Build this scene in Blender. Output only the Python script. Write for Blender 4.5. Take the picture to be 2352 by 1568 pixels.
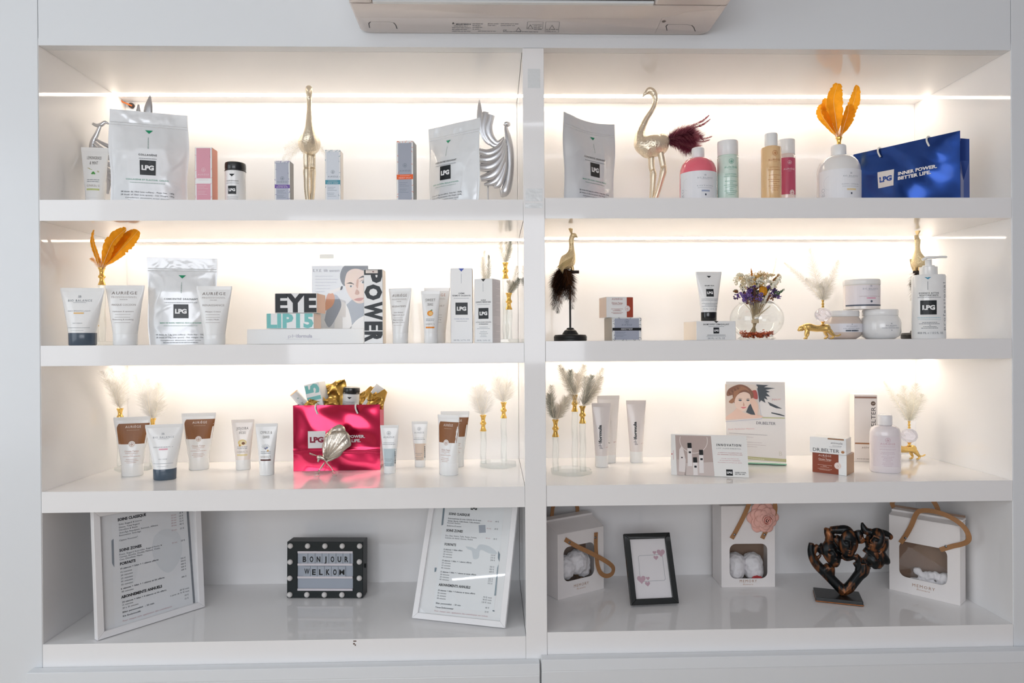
import bpy, math, random
from mathutils import Vector, Matrix, Euler, noise
R = random.Random(7)
PI = math.pi
sc = bpy.context.scene
for o in list(bpy.data.objects): bpy.data.objects.remove(o)
col = sc.collection
V = Vector
# ------------------------------------------------------------------ camera
Z0 = 1.30                                   # height of the second shelf above the floor
CAM = V((1.09711, -1.71177, 0.00779 + Z0)); YAW, PIT, ROL, FPX = 0.02656, -0.0025, -0.00596, 1595.4
_r = V((math.cos(YAW), -math.sin(YAW), 0)); _f = V((math.sin(YAW), math.cos(YAW), 0)); _u = V((0, 0, 1))
CF = _f*math.cos(PIT) + _u*math.sin(PIT); _u2 = _u*math.cos(PIT) - _f*math.sin(PIT)
CR = _r*math.cos(ROL) + _u2*math.sin(ROL); CU = _u2*math.cos(ROL) - _r*math.sin(ROL)
cd = bpy.data.cameras.new('camera'); co = bpy.data.objects.new('camera', cd); col.objects.link(co)
cd.sensor_width = 36; cd.lens = FPX/2352*36; cd.clip_start = .02
mw = Matrix.Identity(4)
for i in range(3):
    mw[i][0] = CR[i]; mw[i][1] = CU[i]; mw[i][2] = -CF[i]; mw[i][3] = CAM[i]
co.matrix_world = mw
sc.camera = co
# ------------------------------------------------------------------ light
w = bpy.data.worlds.new('world'); sc.world = w; w.use_nodes = True
w.node_tree.nodes['Background'].inputs[0].default_value = (.62, .72, .85, 1)
w.node_tree.nodes['Background'].inputs[1].default_value = .6
def area(name, loc, rot, sx, sy, power, colr):
    l = bpy.data.lights.new(name, 'AREA'); l.shape = 'RECTANGLE'; l.size = sx; l.size_y = sy; l.energy = power; l.color = colr
    o = bpy.data.objects.new(name, l); col.objects.link(o); o.location = loc; o.rotation_euler = rot
    return o
LED = 18.0                                  # radiance of the shelf light strips
area('window_daylight', (-1.58, -2.0, 1.55), (0, -PI/2, 0), 1.7, 2.2, 24, (.90, .955, 1.0))
area('rear_fill_light', (.6, -4.42, 1.75), (PI/2, 0, 0), 2.6, 1.3, 50, (.93, .95, 1.0))  # added fill from behind the viewer, brightens bay floors and item fronts
sc.view_settings.view_transform = 'Standard'; sc.view_settings.look = 'None'
sc.view_settings.exposure = 0.0; sc.view_settings.gamma = 1; sc.view_settings.use_curve_mapping = False
# ------------------------------------------------------------------ where a pixel of the photograph lies in the place
def ray(px, py): return CF + CR*((px-1176)/FPX) - CU*((py-784)/FPX)
def at(px, py, Y):
    d = ray(px, py); return CAM + d*((Y-CAM.y)/d.y)
def fl(px, py, z):
    d = ray(px, py); return CAM + d*((z-CAM.z)/d.z)
def sp(Y): return (Y-CAM.y)/FPX             # metres in one pixel at depth Y
# ------------------------------------------------------------------ materials
def lin(c):
    if isinstance(c, str):
        c = c.lstrip('#'); c = [int(c[i:i+2], 16)/255 for i in (0, 2, 4)]
    return tuple(x/12.92 if x <= .04045 else ((x+.055)/1.055)**2.4 for x in c) + (1,)
_M = {}
def mat(c, rough=.5, metal=0., coat=0., trans=0., sss=0., noise_=0., bump=0., scale=40., ior=1.45, alpha=1., aniso=0., sheen=0., spec=.5):
    k = (c, rough, metal, coat, trans, sss, noise_, bump, scale, ior, alpha, aniso, sheen, spec)
    if k in _M: return _M[k]
    m = bpy.data.materials.new('m_%d' % len(_M)); m.use_nodes = True; nt = m.node_tree; b = nt.nodes['Principled BSDF']
    I = b.inputs; L = lin(c)
    I['Base Color'].default_value = L; I['Roughness'].default_value = rough; I['Metallic'].default_value = metal
    I['Coat Weight'].default_value = coat; I['Coat Roughness'].default_value = .06
    I['Transmission Weight'].default_value = trans; I['IOR'].default_value = ior; I['Alpha'].default_value = alpha
    I['Specular IOR Level'].default_value = spec
    if sss: I['Subsurface Weight'].default_value = sss; I['Subsurface Radius'].default_value = (.006, .005, .004)
    if sheen: I['Sheen Weight'].default_value = sheen
    if noise_ or bump:
        tc = nt.nodes.new('ShaderNodeTexCoord'); n = nt.nodes.new('ShaderNodeTexNoise'); n.inputs['Scale'].default_value = scale
        n.inputs['Detail'].default_value = 4; nt.links.new(tc.outputs['Object'], n.inputs['Vector'])
        if noise_:
            mx = nt.nodes.new('ShaderNodeMix'); mx.data_type = 'RGBA'
            mx.inputs['A'].default_value = tuple(max(0, x*(1-noise_)) for x in L[:3]) + (1,)
            mx.inputs['B'].default_value = tuple(min(1, x*(1+noise_)) for x in L[:3]) + (1,)
            nt.links.new(n.outputs['Fac'], mx.inputs['Factor']); nt.links.new(mx.outputs['Result'], I['Base Color'])
        if bump:
            bp = nt.nodes.new('ShaderNodeBump'); bp.inputs['Strength'].default_value = bump; bp.inputs['Distance'].default_value = .002
            nt.links.new(n.outputs['Fac'], bp.inputs['Height']); nt.links.new(bp.outputs['Normal'], I['Normal'])
    _M[k] = m; return m
def scaly(c, rough, metal, scale, strength):
    m = bpy.data.materials.new('m_scaly'); m.use_nodes = True; nt = m.node_tree; b = nt.nodes['Principled BSDF']; N = nt.nodes.new; L = nt.links.new
    b.inputs['Base Color'].default_value = lin(c); b.inputs['Roughness'].default_value = rough; b.inputs['Metallic'].default_value = metal
    tc = N('ShaderNodeTexCoord'); vo = N('ShaderNodeTexVoronoi'); vo.inputs['Scale'].default_value = scale; bp = N('ShaderNodeBump'); bp.inputs['Strength'].default_value = strength; bp.inputs['Distance'].default_value = .002; bp.invert = True
    L(tc.outputs['Object'], vo.inputs['Vector']); L(vo.outputs['Distance'], bp.inputs['Height']); L(bp.outputs['Normal'], b.inputs['Normal']); return m
def glow(c, s):
    m = bpy.data.materials.new('m_glow'); m.use_nodes = True; b = m.node_tree.nodes['Principled BSDF']
    b.inputs['Base Color'].default_value = lin(c); b.inputs['Emission Color'].default_value = lin(c); b.inputs['Emission Strength'].default_value = s
    return m
LAM = mat('#f5f4f4', .05, bump=.006, scale=9, spec=.5)         # white gloss laminate
PNT = mat('#e6e9ec', .22, bump=.02, scale=14)                  # white lacquered panels
WHT = '#f1f1f0'
PAPER = mat('#eceded', .45); CARD = mat('#f0efec', .35, coat=.15)
def thin_glass(c, refl=.5, refr=0.):
    m = bpy.data.materials.new('m_glass'); m.use_nodes = True; nt = m.node_tree; nt.nodes.remove(nt.nodes['Principled BSDF']); N = nt.nodes.new; L = nt.links.new
    t = N('ShaderNodeBsdfTransparent'); t.inputs[0].default_value = lin(c); g = N('ShaderNodeBsdfGlossy'); g.inputs['Roughness'].default_value = .02; f = N('ShaderNodeLayerWeight'); f.inputs[0].default_value = .5; x = N('ShaderNodeMixShader'); pw = N('ShaderNodeMath'); pw.operation = 'POWER'; pw.inputs[1].default_value = 6.; L(f.outputs['Facing'], pw.inputs[0])
    k = N('ShaderNodeMath'); k.operation = 'MULTIPLY_ADD'; k.inputs[1].default_value = refl*.5; k.inputs[2].default_value = refl*.032; L(pw.outputs[0], k.inputs[0]); L(k.outputs[0], x.inputs[0]); L(t.outputs[0], x.inputs[1]); L(g.outputs[0], x.inputs[2]); last = x
    if refr:
        r = N('ShaderNodeBsdfGlass'); r.inputs['IOR'].default_value = 1.45; r.inputs['Color'].default_value = lin(c); y = N('ShaderNodeMixShader'); y.inputs[0].default_value = refr; L(x.outputs[0], y.inputs[1]); L(r.outputs[0], y.inputs[2]); last = y
    L(last.outputs[0], nt.nodes['Material Output'].inputs[0]); return m
GLASS = thin_glass('#fdffff', 1., .13); CLEAR = thin_glass('#ffffff', .95); BOWL = thin_glass('#fdfefe', 1.6)
GOLD = mat('#f2c76e', .2, .95, noise_=.08, scale=60); CHAMP = mat('#eaddc6', .38, .8, bump=.25, scale=260, noise_=.12)
SILV = mat('#c9cace', .24, 1., noise_=.06, scale=30)
BLACK = mat('#15181a', .35)
# ------------------------------------------------------------------ objects
def link(name, me, parent=None, m=None):
    o = bpy.data.objects.new(name, me); col.objects.link(o)
    if parent is not None: o.parent = parent
    if m is not None and me is not None: me.materials.append(m)
    return o
def tag(o, label, cat, group=None):
    o['label'] = label; o['category'] = cat
    if group: o['group'] = group
    return o
def thing(name, label, cat, loc, rz=0., group=None, rx=0., ry=0.):
    o = bpy.data.objects.new(name, None); col.objects.link(o); o.empty_display_size = .01
    o.location = loc; o.rotation_euler = (rx, ry, rz)
    return tag(o, label, cat, group)
class B:
    """collects shapes; build() links them as one mesh"""
    def __init__(s): s.v = []; s.f = []; s.T = None
    def add(s, vs, fs):
        n = len(s.v)
        s.v += [tuple(s.T @ V(p)) for p in vs] if s.T else [tuple(p) for p in vs]
        s.f += [tuple(n+i for i in f) for f in fs]; return s
    def box(s, x0, x1, y0, y1, z0, z1):
        return s.add([(x, y, z) for x in (x0, x1) for y in (y0, y1) for z in (z0, z1)],
                     [(0, 1, 3, 2), (4, 6, 7, 5), (0, 4, 5, 1), (2, 3, 7, 6), (0, 2, 6, 4), (1, 5, 7, 3)])
    def rings(s, rs, closed=True, cap0=True, cap1=True, loop=False):
        n = len(rs[0]); vs = [p for r in rs for p in r]; fs = []; m = len(rs)
        for i in range(m if loop else m-1):
            for j in range(n if closed else n-1):
                a = i*n+j; b_ = i*n+(j+1) % n; c = ((i+1) % m)*n+(j+1) % n; d = ((i+1) % m)*n+j
                fs.append((a, b_, c, d))
        if cap0 and not loop: fs.append(tuple(range(n-1, -1, -1)))
        if cap1 and not loop: fs.append(tuple((m-1)*n+j for j in range(n)))
        return s.add(vs, fs)
    def lathe(s, prof, n=24, sx=1., sy=1., cx=0., cy=0., cap0=True, cap1=True):
        return s.rings([[(cx+r*sx*math.cos(2*PI*j/n), cy+r*sy*math.sin(2*PI*j/n), z) for j in range(n)] for r, z in prof], cap0=cap0, cap1=cap1)
    def sup(s, secs, n=32, e=2.6, cap0=True, cap1=True):
        """superellipse sections (a, b, z[, cx, cy])"""
        rs = []
        for q in secs:
            a, b_, z = q[:3]; cx, cy = (q[3], q[4]) if len(q) > 3 else (0, 0); r = []
            for j in range(n):
                t = 2*PI*j/n; c, d = math.cos(t), math.sin(t)
                r.append((cx+a*math.copysign(abs(c)**(2/e), c), cy+b_*math.copysign(abs(d)**(2/e), d), z))
            rs.append(r)
        return s.rings(rs, cap0=cap0, cap1=cap1)
    def tube(s, pts, rad, n=10, flat=None, up=None, cap=True):
        """sweep along pts; rad a number, list or list of (a, b)"""
        pts = [V(p) for p in pts]; m = len(pts); rs = []; prev = None
        for i, p in enumerate(pts):
            t = (pts[min(i+1, m-1)]-pts[max(i-1, 0)]).normalized()
            if prev is None:
                u = V(up) if up else (V((0, 0, 1)) if abs(t.z) < .9 else V((0, 1, 0)))
                a = t.cross(u).normalized()
            else: a = (prev - t*prev.dot(t)).normalized()
            prev = a; b_ = t.cross(a)
            r = rad[i] if isinstance(rad, (list, tuple)) else rad
            ra, rb = r if isinstance(r, (list, tuple)) else (r, r)
            rs.append([tuple(p+a*ra*math.cos(2*PI*j/n)+b_*rb*math.sin(2*PI*j/n)) for j in range(n)])
        return s.rings(rs, cap0=cap, cap1=cap)
    def ball(s, c, r, n=14, m=9):
        rx, ry, rz = r if isinstance(r, (tuple, list)) else (r, r, r)
        rs = []
        for i in range(1, m):
            a = PI*i/m; rs.append([(c[0]+rx*math.sin(a)*math.cos(2*PI*j/n), c[1]+ry*math.sin(a)*math.sin(2*PI*j/n), c[2]-rz*math.cos(a)) for j in range(n)])
        return s.rings(rs)
    def prism(s, pts, y0, y1):
        """outline in x,z pushed from y0 to y1"""
        n = len(pts)
        return s.add([(x, y0, z) for x, z in pts]+[(x, y1, z) for x, z in pts],
                     [tuple(range(n)), tuple(range(2*n-1, n-1, -1))]+[(i, i+n, (i+1) % n+n, (i+1) % n) for i in range(n)])
    def frame(s, out, inn, y0, y1):
        """a ring between two outlines of equal length in x,z, y0 front to y1 back"""
        n = len(out)
        rs = [[(x, y0, z) for x, z in out], [(x, y0, z) for x, z in inn], [(x, y1, z) for x, z in inn], [(x, y1, z) for x, z in out]]
        return s.rings(rs, loop=True)
    def mesh(s, name, smooth=None):
        me = bpy.data.meshes.new(name); me.from_pydata(s.v, [], s.f); me.validate(); me.update()
        if smooth is not None:
            me.polygons.foreach_set('use_smooth', [True]*len(me.polygons))
            if smooth < 179:
                bpy_smooth(me, smooth)
        return me
    def build(s, name, m, parent=None, smooth=None, bev=0., seg=2):
        o = link(name, s.mesh(name, smooth), parent, m)
        if bev:
            md = o.modifiers.new('edge', 'BEVEL'); md.width = bev; md.segments = seg; md.limit_method = 'ANGLE'; md.angle_limit = .6
        return o
def bpy_smooth(me, deg):
    """sharp edges beyond an angle"""
    import bmesh
    bm = bmesh.new(); bm.from_mesh(me); bmesh.ops.recalc_face_normals(bm, faces=bm.faces)
    for e in bm.edges:
        if len(e.link_faces) == 2 and e.calc_face_angle(0) > math.radians(deg): e.smooth = False
    bm.to_mesh(me); bm.free()
def fused(b, name, m, parent, voxel=.0012, it=4, fac=.5):
    """one continuous skin over everything in b"""
    o = link(name+'_tmp', b.mesh(name), None, None)
    md = o.modifiers.new('r', 'REMESH'); md.mode = 'VOXEL'; md.voxel_size = voxel; md.use_smooth_shade = True
    ms = o.modifiers.new('s', 'SMOOTH'); ms.iterations = it; ms.factor = fac
    dg = bpy.context.evaluated_depsgraph_get(); me = bpy.data.meshes.new_from_object(o.evaluated_get(dg))
    bpy.data.objects.remove(o); me.name = name
    return link(name, me, parent, m)
def rrect(x0, x1, z0, z1, r, n=5):
    p = []
    for cx, cz, a0 in ((x1-r, z1-r, 0), (x0+r, z1-r, 90), (x0+r, z0+r, 180), (x1-r, z0+r, 270)):
        for i in range(n+1):
            a = math.radians(a0+90*i/n); p.append((cx+r*math.cos(a), cz+r*math.sin(a)))
    return p
def spline(P, n=8):
    """Catmull-Rom through points of any dimension"""
    out = []; m = len(P)
    for i in range(m-1):
        p0, p1, p2, p3 = P[max(i-1, 0)], P[i], P[i+1], P[min(i+2, m-1)]
        for k in range(n):
            t = k/n
            out.append(tuple(.5*((2*b)+(-a+c)*t+(2*a-5*b+4*c-d)*t*t+(-a+3*b-3*c+d)*t**3) for a, b, c, d in zip(p0, p1, p2, p3)))
    out.append(tuple(P[-1])); return out
# ------------------------------------------------------------------ print: lettering and flat marks laid on a surface
_G = {}
def _conv(t, b):
    cu = bpy.data.curves.new('t', 'FONT'); cu.body = t; cu.size = 1; cu.resolution_u = 2; cu.offset = b; cu.fill_mode = 'FRONT'
    ob = bpy.data.objects.new('t', cu); me = bpy.data.meshes.new_from_object(ob)
    vs = [(v.co.x, v.co.y) for v in me.vertices]; fs = [tuple(p.vertices) for p in me.polygons]
    bpy.data.objects.remove(ob); bpy.data.curves.remove(cu); bpy.data.meshes.remove(me)
    return vs, fs
def glyph(c, b):
    k = (c, b)
    if k not in _G:
        if c == ' ': _G[k] = ([], [], .32)
        else:
            vs, fs = _conv('|'+c+'|', 0); w3 = max(x for x, y in vs)
            if '||' not in _G:
                v2, _ = _conv('||', 0); _G['||'] = max(x for x, y in v2)
            vs, fs = _conv(c, b); _G[k] = (vs, fs, w3-_G['||'])
    return _G[k]
class Print:
    """marks in (u, v) metres of a surface; fn(u, v, lift) gives the point"""
    def __init__(s, parent, fn): s.p = parent; s.fn = fn; s.L = {}
    def _b(s, c, name='print'):
        k = (c, name)
        if k not in s.L: s.L[k] = B()
        return s.L[k]
    def lift(s, l): return .00025+.00018*l
    def poly(s, pts, c, l=0, name='print'):
        s._b(c, name).add([s.fn(u, v, s.lift(l)) for u, v in pts], [tuple(range(len(pts)))]); return s
    def rect(s, u0, v0, u1, v1, c, l=0, nu=1, nv=1, name='print'):
        vs = [s.fn(u0+(u1-u0)*i/nu, v0+(v1-v0)*j/nv, s.lift(l)) for j in range(nv+1) for i in range(nu+1)]
        s._b(c, name).add(vs, [(j*(nu+1)+i, j*(nu+1)+i+1, (j+1)*(nu+1)+i+1, (j+1)*(nu+1)+i) for j in range(nv) for i in range(nu)]); return s
    def disc(s, u, v, r, c, l=0, n=18, ry=None):
        q = ry or r; vs = [s.fn(u, v, s.lift(l))]+[s.fn(u+r*k*math.cos(2*PI*i/n), v+q*k*math.sin(2*PI*i/n), s.lift(l)) for k in (.5, 1.) for i in range(n)]
        s._b(c, 'print').add(vs, [(0, 1+i, 1+(i+1) % n) for i in range(n)]+[(1+i, 1+n+i, 1+n+(i+1) % n, 1+(i+1) % n) for i in range(n)]); return s
    def tri(s, u, v0, v1, hw, c, l=0, n=6):
        """triangle pointing down from v0 to v1, cut finely to follow a curved surface"""
        for i in range(n):
            a, b_ = u-hw+2*hw*i/n, u-hw+2*hw*(i+1)/n; h_ = lambda x: v0+(v1-v0)*(1-abs(x-u)/hw); s.poly([(a, v0), (a, h_(a)), (b_, h_(b_)), (b_, v0)], c, l)
        return s
    def line(s, pts, wd, c, l=0):
        for (a, b_), (d, e) in zip(pts, pts[1:]):
            q = math.hypot(d-a, e-b_) or 1; nx, ny = -(e-b_)/q*wd/2, (d-a)/q*wd/2
            s.poly([(a+nx, b_+ny), (a-nx, b_-ny), (d-nx, e-ny), (d+nx, e+ny)], c, l)
        return s
    def ring(s, u, v, r, wd, c, l=0, n=24, a0=0, a1=360):
        return s.line([(u+r*math.cos(math.radians(a0+(a1-a0)*i/n)), v+r*math.sin(math.radians(a0+(a1-a0)*i/n))) for i in range(n+1)], wd, c, l)
    def text(s, t, u, v, h, c, bold=0., w=None, sx=1., spc=0., al='c', rot=0., l=1, sh=0., name='lettering', fit=False):
        """h is the cap height; w stretches the line to that width; v is the baseline"""
        k = h/.7; adv = 0; G = []
        for ch in t:
            vs, fs, a = glyph(ch, bold); G.append((vs, fs, adv)); adv += a+spc
        adv -= spc
        if not G: return s
        xs = [x+a for vs, fs, a in G for x, y in vs]; ys = [y for vs, fs, a in G for x, y in vs]
        if not xs: return s
        i0, i1 = (min(xs), max(xs)) if w else (0, adv)
        sx_ = w/((i1-i0)*k) if w else sx; yo_, ky = 0., 1.
        if fit: yo_ = -min(ys); ky = .7/(max(ys)-min(ys))
        off = {'c': -(i0+i1)/2, 'l': -i0, 'r': -i1}[al]
        cr, sr = math.cos(math.radians(rot)), math.sin(math.radians(rot)); b_ = s._b(c, name); li = s.lift(l)
        for vs, fs, a in G:
            if not vs: continue
            P = []
            for x, y in vs:
                X = (x+a+off)*k*sx_ + y*k*sh; Y = (y+yo_)*ky*k; P.append(s.fn(u+X*cr-Y*sr, v+X*sr+Y*cr, li))
            b_.add(P, fs)
        return s
    def tiny(s, u, v, w, h, c, al='c', rot=0., l=1, seed=None):
        """a line of small print too fine to read: word-long dashes"""
        h *= .72; rr = random.Random(seed if seed is not None else int((u+v*7+w)*1e5)); x = 0; W = []
        while x < w-.0005:
            q = min(w-x, h*rr.uniform(1.6, 5.)); W.append((x, x+q)); x += q+h*.6
        off = {'c': -w/2, 'l': 0, 'r': -w}[al]; cr, sr = math.cos(math.radians(rot)), math.sin(math.radians(rot)); b_ = s._b(c, 'print'); li = s.lift(l)
        for a, q in W:
            b_.add([s.fn(u+X*cr-Y*sr, v+X*sr+Y*cr, li) for X, Y in ((a+off, 0), (q+off, 0), (q+off, h), (a+off, h))], [(0, 1, 2, 3)])
        return s
    def lpg(s, u, v, q, bg='#1d2124', fg='#f2f2f2', l=0, nu=1, qv=None):
        qv = qv or q; s.rect(u-q/2, v-qv/2, u+q/2, v+qv/2, bg, l, nu, nu)
        return s.text('LPG', u, v-q*.15, q*.30, fg, bold=.055, w=q*.78, spc=-.03, l=l+1)
    def emblem(s, u, v, r, c, l=1):
        s.ring(u, v, r, r*.13, c, l)
        for k in (-.45, .05, .5): s.ring(u+k*r*.4, v+k*r, r*.5, r*.12, c, l, 8, 200 if k > 0 else 20, 340 if k > 0 else 160)
        return s.line([(u, v-r*.8), (u+r*.1, v), (u, v+r*.8)], r*.12, c, l)
    def balance(s, u, v, k, c, l=1):
        s.text('B', u, v+.0105*k, .0042*k, c, sx=1.2, l=l); s.line([(u-.003*k, v+.0102*k), (u-.003*k, v+.0150*k)], .0005*k, c, l)
        return s.text('BIO BALANCE', u, v+.0035*k, .0038*k, c, w=.041*k, spc=.15, l=l).tiny(u, v+.0016*k, .022*k, .0007*k, c, l=l)
    def done(s, rough=.4, metal=0.):
        for (c, name), b_ in s.L.items():
            m = mat(c, rough, metal) if isinstance(c, str) else c
            b_.build(name, m, s.p)
        s.L = {}
def front(yf, flip=1): return lambda u, v, l: (u, yf-l*flip, v)
def side(xf, sgn): return lambda u, v, l: (xf+l*sgn, u*sgn, v)
def top(zf): return lambda u, v, l: (u, v, zf+l)
cy_ = sc.cycles; cy_.max_bounces = 7; cy_.diffuse_bounces = 4; cy_.glossy_bounces = 3; cy_.transmission_bounces = 5; cy_.transparent_max_bounces = 12; cy_.use_light_tree = False; cy_.caustics_reflective = False; cy_.caustics_refractive = False; cy_.use_adaptive_sampling = True; cy_.adaptive_threshold = .035
# ------------------------------------------------------------------ the room
def struct(name, b, m, bev=0.):
    o = b.build(name, m, None, bev=bev); o['kind'] = 'structure'; return o
D = .40
FZ = {'1': 1.65306, '2': 1.30, '3': .94575, '4': .57605, '1r': 1.65715, '2r': 1.30362, '3r': .94714, '4r': .58464}
BZ = {'1': 1.60228, '2': 1.2505, '3': .89488, '4': .50, '1r': 1.60626, '2r': 1.25288, '3r': .89587, '4r': .509}
XL, XR, HB = 1.17267, 1.22512, 2.02661
ROOM = mat('#dcdcda', .7, noise_=.02, scale=3)
struct('floor', B().box(-1.7, 4.3, -4.6, .5, -.05, 0), mat('#b9a68e', .35, noise_=.25, scale=5))
struct('ceiling', B().box(-1.7, 4.3, -4.6, .5, 2.75, 2.8), mat('#e6e6e4', .8, noise_=.02, scale=4))
struct('wall_back', B().box(-1.7, 4.3, .45, .55, 0, 2.75), ROOM)
struct('wall_right', B().box(4.2, 4.3, -4.6, .5, 0, 2.75), mat('#9c94a4', .7, noise_=.02, scale=3))
struct('wall_front', B().frame([(-1.7, 0), (4.3, 0), (4.3, 2.75), (-1.7, 2.75)], [(-.75, 1.05), (1.95, 1.05), (1.95, 2.45), (-.75, 2.45)], -4.6, -4.5), ROOM)
lw = B(); lw.T = Matrix.Rotation(PI/2, 4, 'Z')
lw.frame([(-4.6, 0), (.5, 0), (.5, 2.75), (-4.6, 2.75)], [(-3.15, .65), (-.85, .65), (-.85, 2.45), (-3.15, 2.45)], 1.6, 1.7)
struct('wall_left', lw, ROOM)
# panels of the built-in wall: stiles beside the shelves and the fascia above
struct('trim_1', B().box(-1.55, -.0012, 0, .05, 0, 2.75), PNT, .001)
struct('trim_2', B().box(2.4012, 4.2, 0, .05, 0, 2.75), PNT, .001)
struct('wall_header', B().box(.0002, 2.3998, .0, .03, HB, 2.75), PNT, .001)
lmp = thing('ceiling_light', 'long slim light line on the ceiling behind the viewer', 'lamp', (1.3, -2.87, 2.75)); h_ = 2.75; lmp['kind'] = 'structure'; del lmp['category']
B().box(-h_, h_, -.018, .018, -.022, -.0005).build('lamp_housing', mat('#dfe0e0', .4), lmp); B().box(-h_+.005, h_-.005, -.011, .011, -.0235, -.0222).build('diffuser', glow('#f4f8ff', 22.), lmp)
# ------------------------------------------------------------------ the lit shelving
U = thing('shelving_unit', 'white gloss built-in shelving in two bays with recessed light strips', 'shelf', (0, 0, 0))
B().box(-.018, 0, .002, D+.018, .1, HB+.018).build('side_panel', LAM, U)
B().box(2.4, 2.418, .002, D+.018, .1, HB+.018).build('side_panel', LAM, U)
B().box(XL, XR, -.001, D-.0005, .40, HB-.001).build('divider', LAM, U, bev=.0008)
B().box(.0005, XL-.0005, D, D+.018, .4, HB+.02).build('back_panel', LAM, U)
B().box(XR+.0005, 2.3995, D, D+.018, .4, HB+.02).build('back_panel', LAM, U)
STRIP = glow('#fff0dc', LED); ALU = mat('#d8d9da', .3, .8)
S0, S1 = .329, .345
for x0, x1, r in ((0, XL, ''), (XR, 2.4, 'r')):
    tp = {'1': HB+.018, '2': BZ['1'+r], '3': BZ['2'+r]}
    cell = B().box(x0+.0006, x1-.0006, .0305, S0-.0015, HB, HB+.017).build('top_panel', LAM, U)
    B().box(x0+.0006, x1-.0006, S1+.0015, D-.0005, HB, HB+.017).build('top_panel', LAM, U)
    for k in '1234':
        q = B(); z0, z1 = BZ[k+r], FZ[k+r]
        if k in '12':                      # boards with a light channel underneath, near the back
            q.box(x0+.0006, x1-.0006, 0, S0-.0015, z0, z1).box(x0+.0006, x1-.0006, S1+.0015, D-.0006, z0, z1).box(x0+.0006, x1-.0006, S0-.0015, S1+.0015, z0+.012, z1)
        else: q.box(x0+.0006, x1-.0006, 0, D-.0006, z0, z1)
        q.build('shelf', LAM, U)
    for k in '123':
        z = {'1': HB, '2': BZ['1'+r], '3': BZ['2'+r]}[k]
        B().box(x0+.001, x1-.001, S0-.001, S1+.001, z+.004, z+.010).build('light_channel', ALU, U)
        B().box(x0+.0015, x1-.0015, S0, S1, z-.0022, z+.0038).build('light_strip', STRIP, U)
for (x0_, x1_, y0_, y1_) in ((1212, 1241, 158, 202), (1207, 1246, 433, 462), (1206, 1246, 466, 478)):      # clear tape left on the divider
    a_, b_ = at(x0_, y0_, -.0012), at(x1_, y1_, -.0012)
    B().box(a_.x, b_.x, -.0014, -.0011, b_.z, a_.z).build('tape_strip', mat('#e4e7e8', .12, coat=.5, bump=.6, scale=60), U)
for px_, py_, w_, h_ in ((815, 1472, 6, 2), (813, 1478, 3, 3), (816, 1481, 2, 3)):        # a chip out of the lowest board's edge
    a_ = at(px_, py_, -.0004); B().box(a_.x-w_*.0006, a_.x+w_*.0006, -.0005, .0005, a_.z-h_*.0006, a_.z+h_*.0006).build('chip_stain', mat('#5a4030', .8), U)
# base cabinets below, each with a projecting top lip
for i, (x0, x1, zt, zb, lab) in enumerate(((-.02, 1.2045, .5215, .4945, 'white base cabinet with lipped top edge below the shelf holding the marquee light box'),
                                  (1.2085, 2.44, .5305, .5035, 'white base cabinet with lipped top edge below the shelf holding the gift boxes'))):
    c = thing('base_cabinet', lab, 'cabinet', ((x0+x1)/2, -.02, .02), group='base cabinets'); h = (x1-x0)/2
    B().box(-h, h, -.012, .018, 0, zb-.02).build('door', PNT, c, bev=.002)
    B().add([(-h, .018, zt-.02), (-h, -.010, zt-.02), (-h, -.014, zb-.02), (-h, .018, zb-.02), (h, .018, zt-.02), (h, -.010, zt-.02), (h, -.014, zb-.02), (h, .018, zb-.02)],
            [(0, 1, 2, 3), (7, 6, 5, 4), (0, 4, 5, 1), (1, 5, 6, 2), (2, 6, 7, 3), (3, 7, 4, 0)]).build('lip', PNT, c, bev=.0015)
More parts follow.
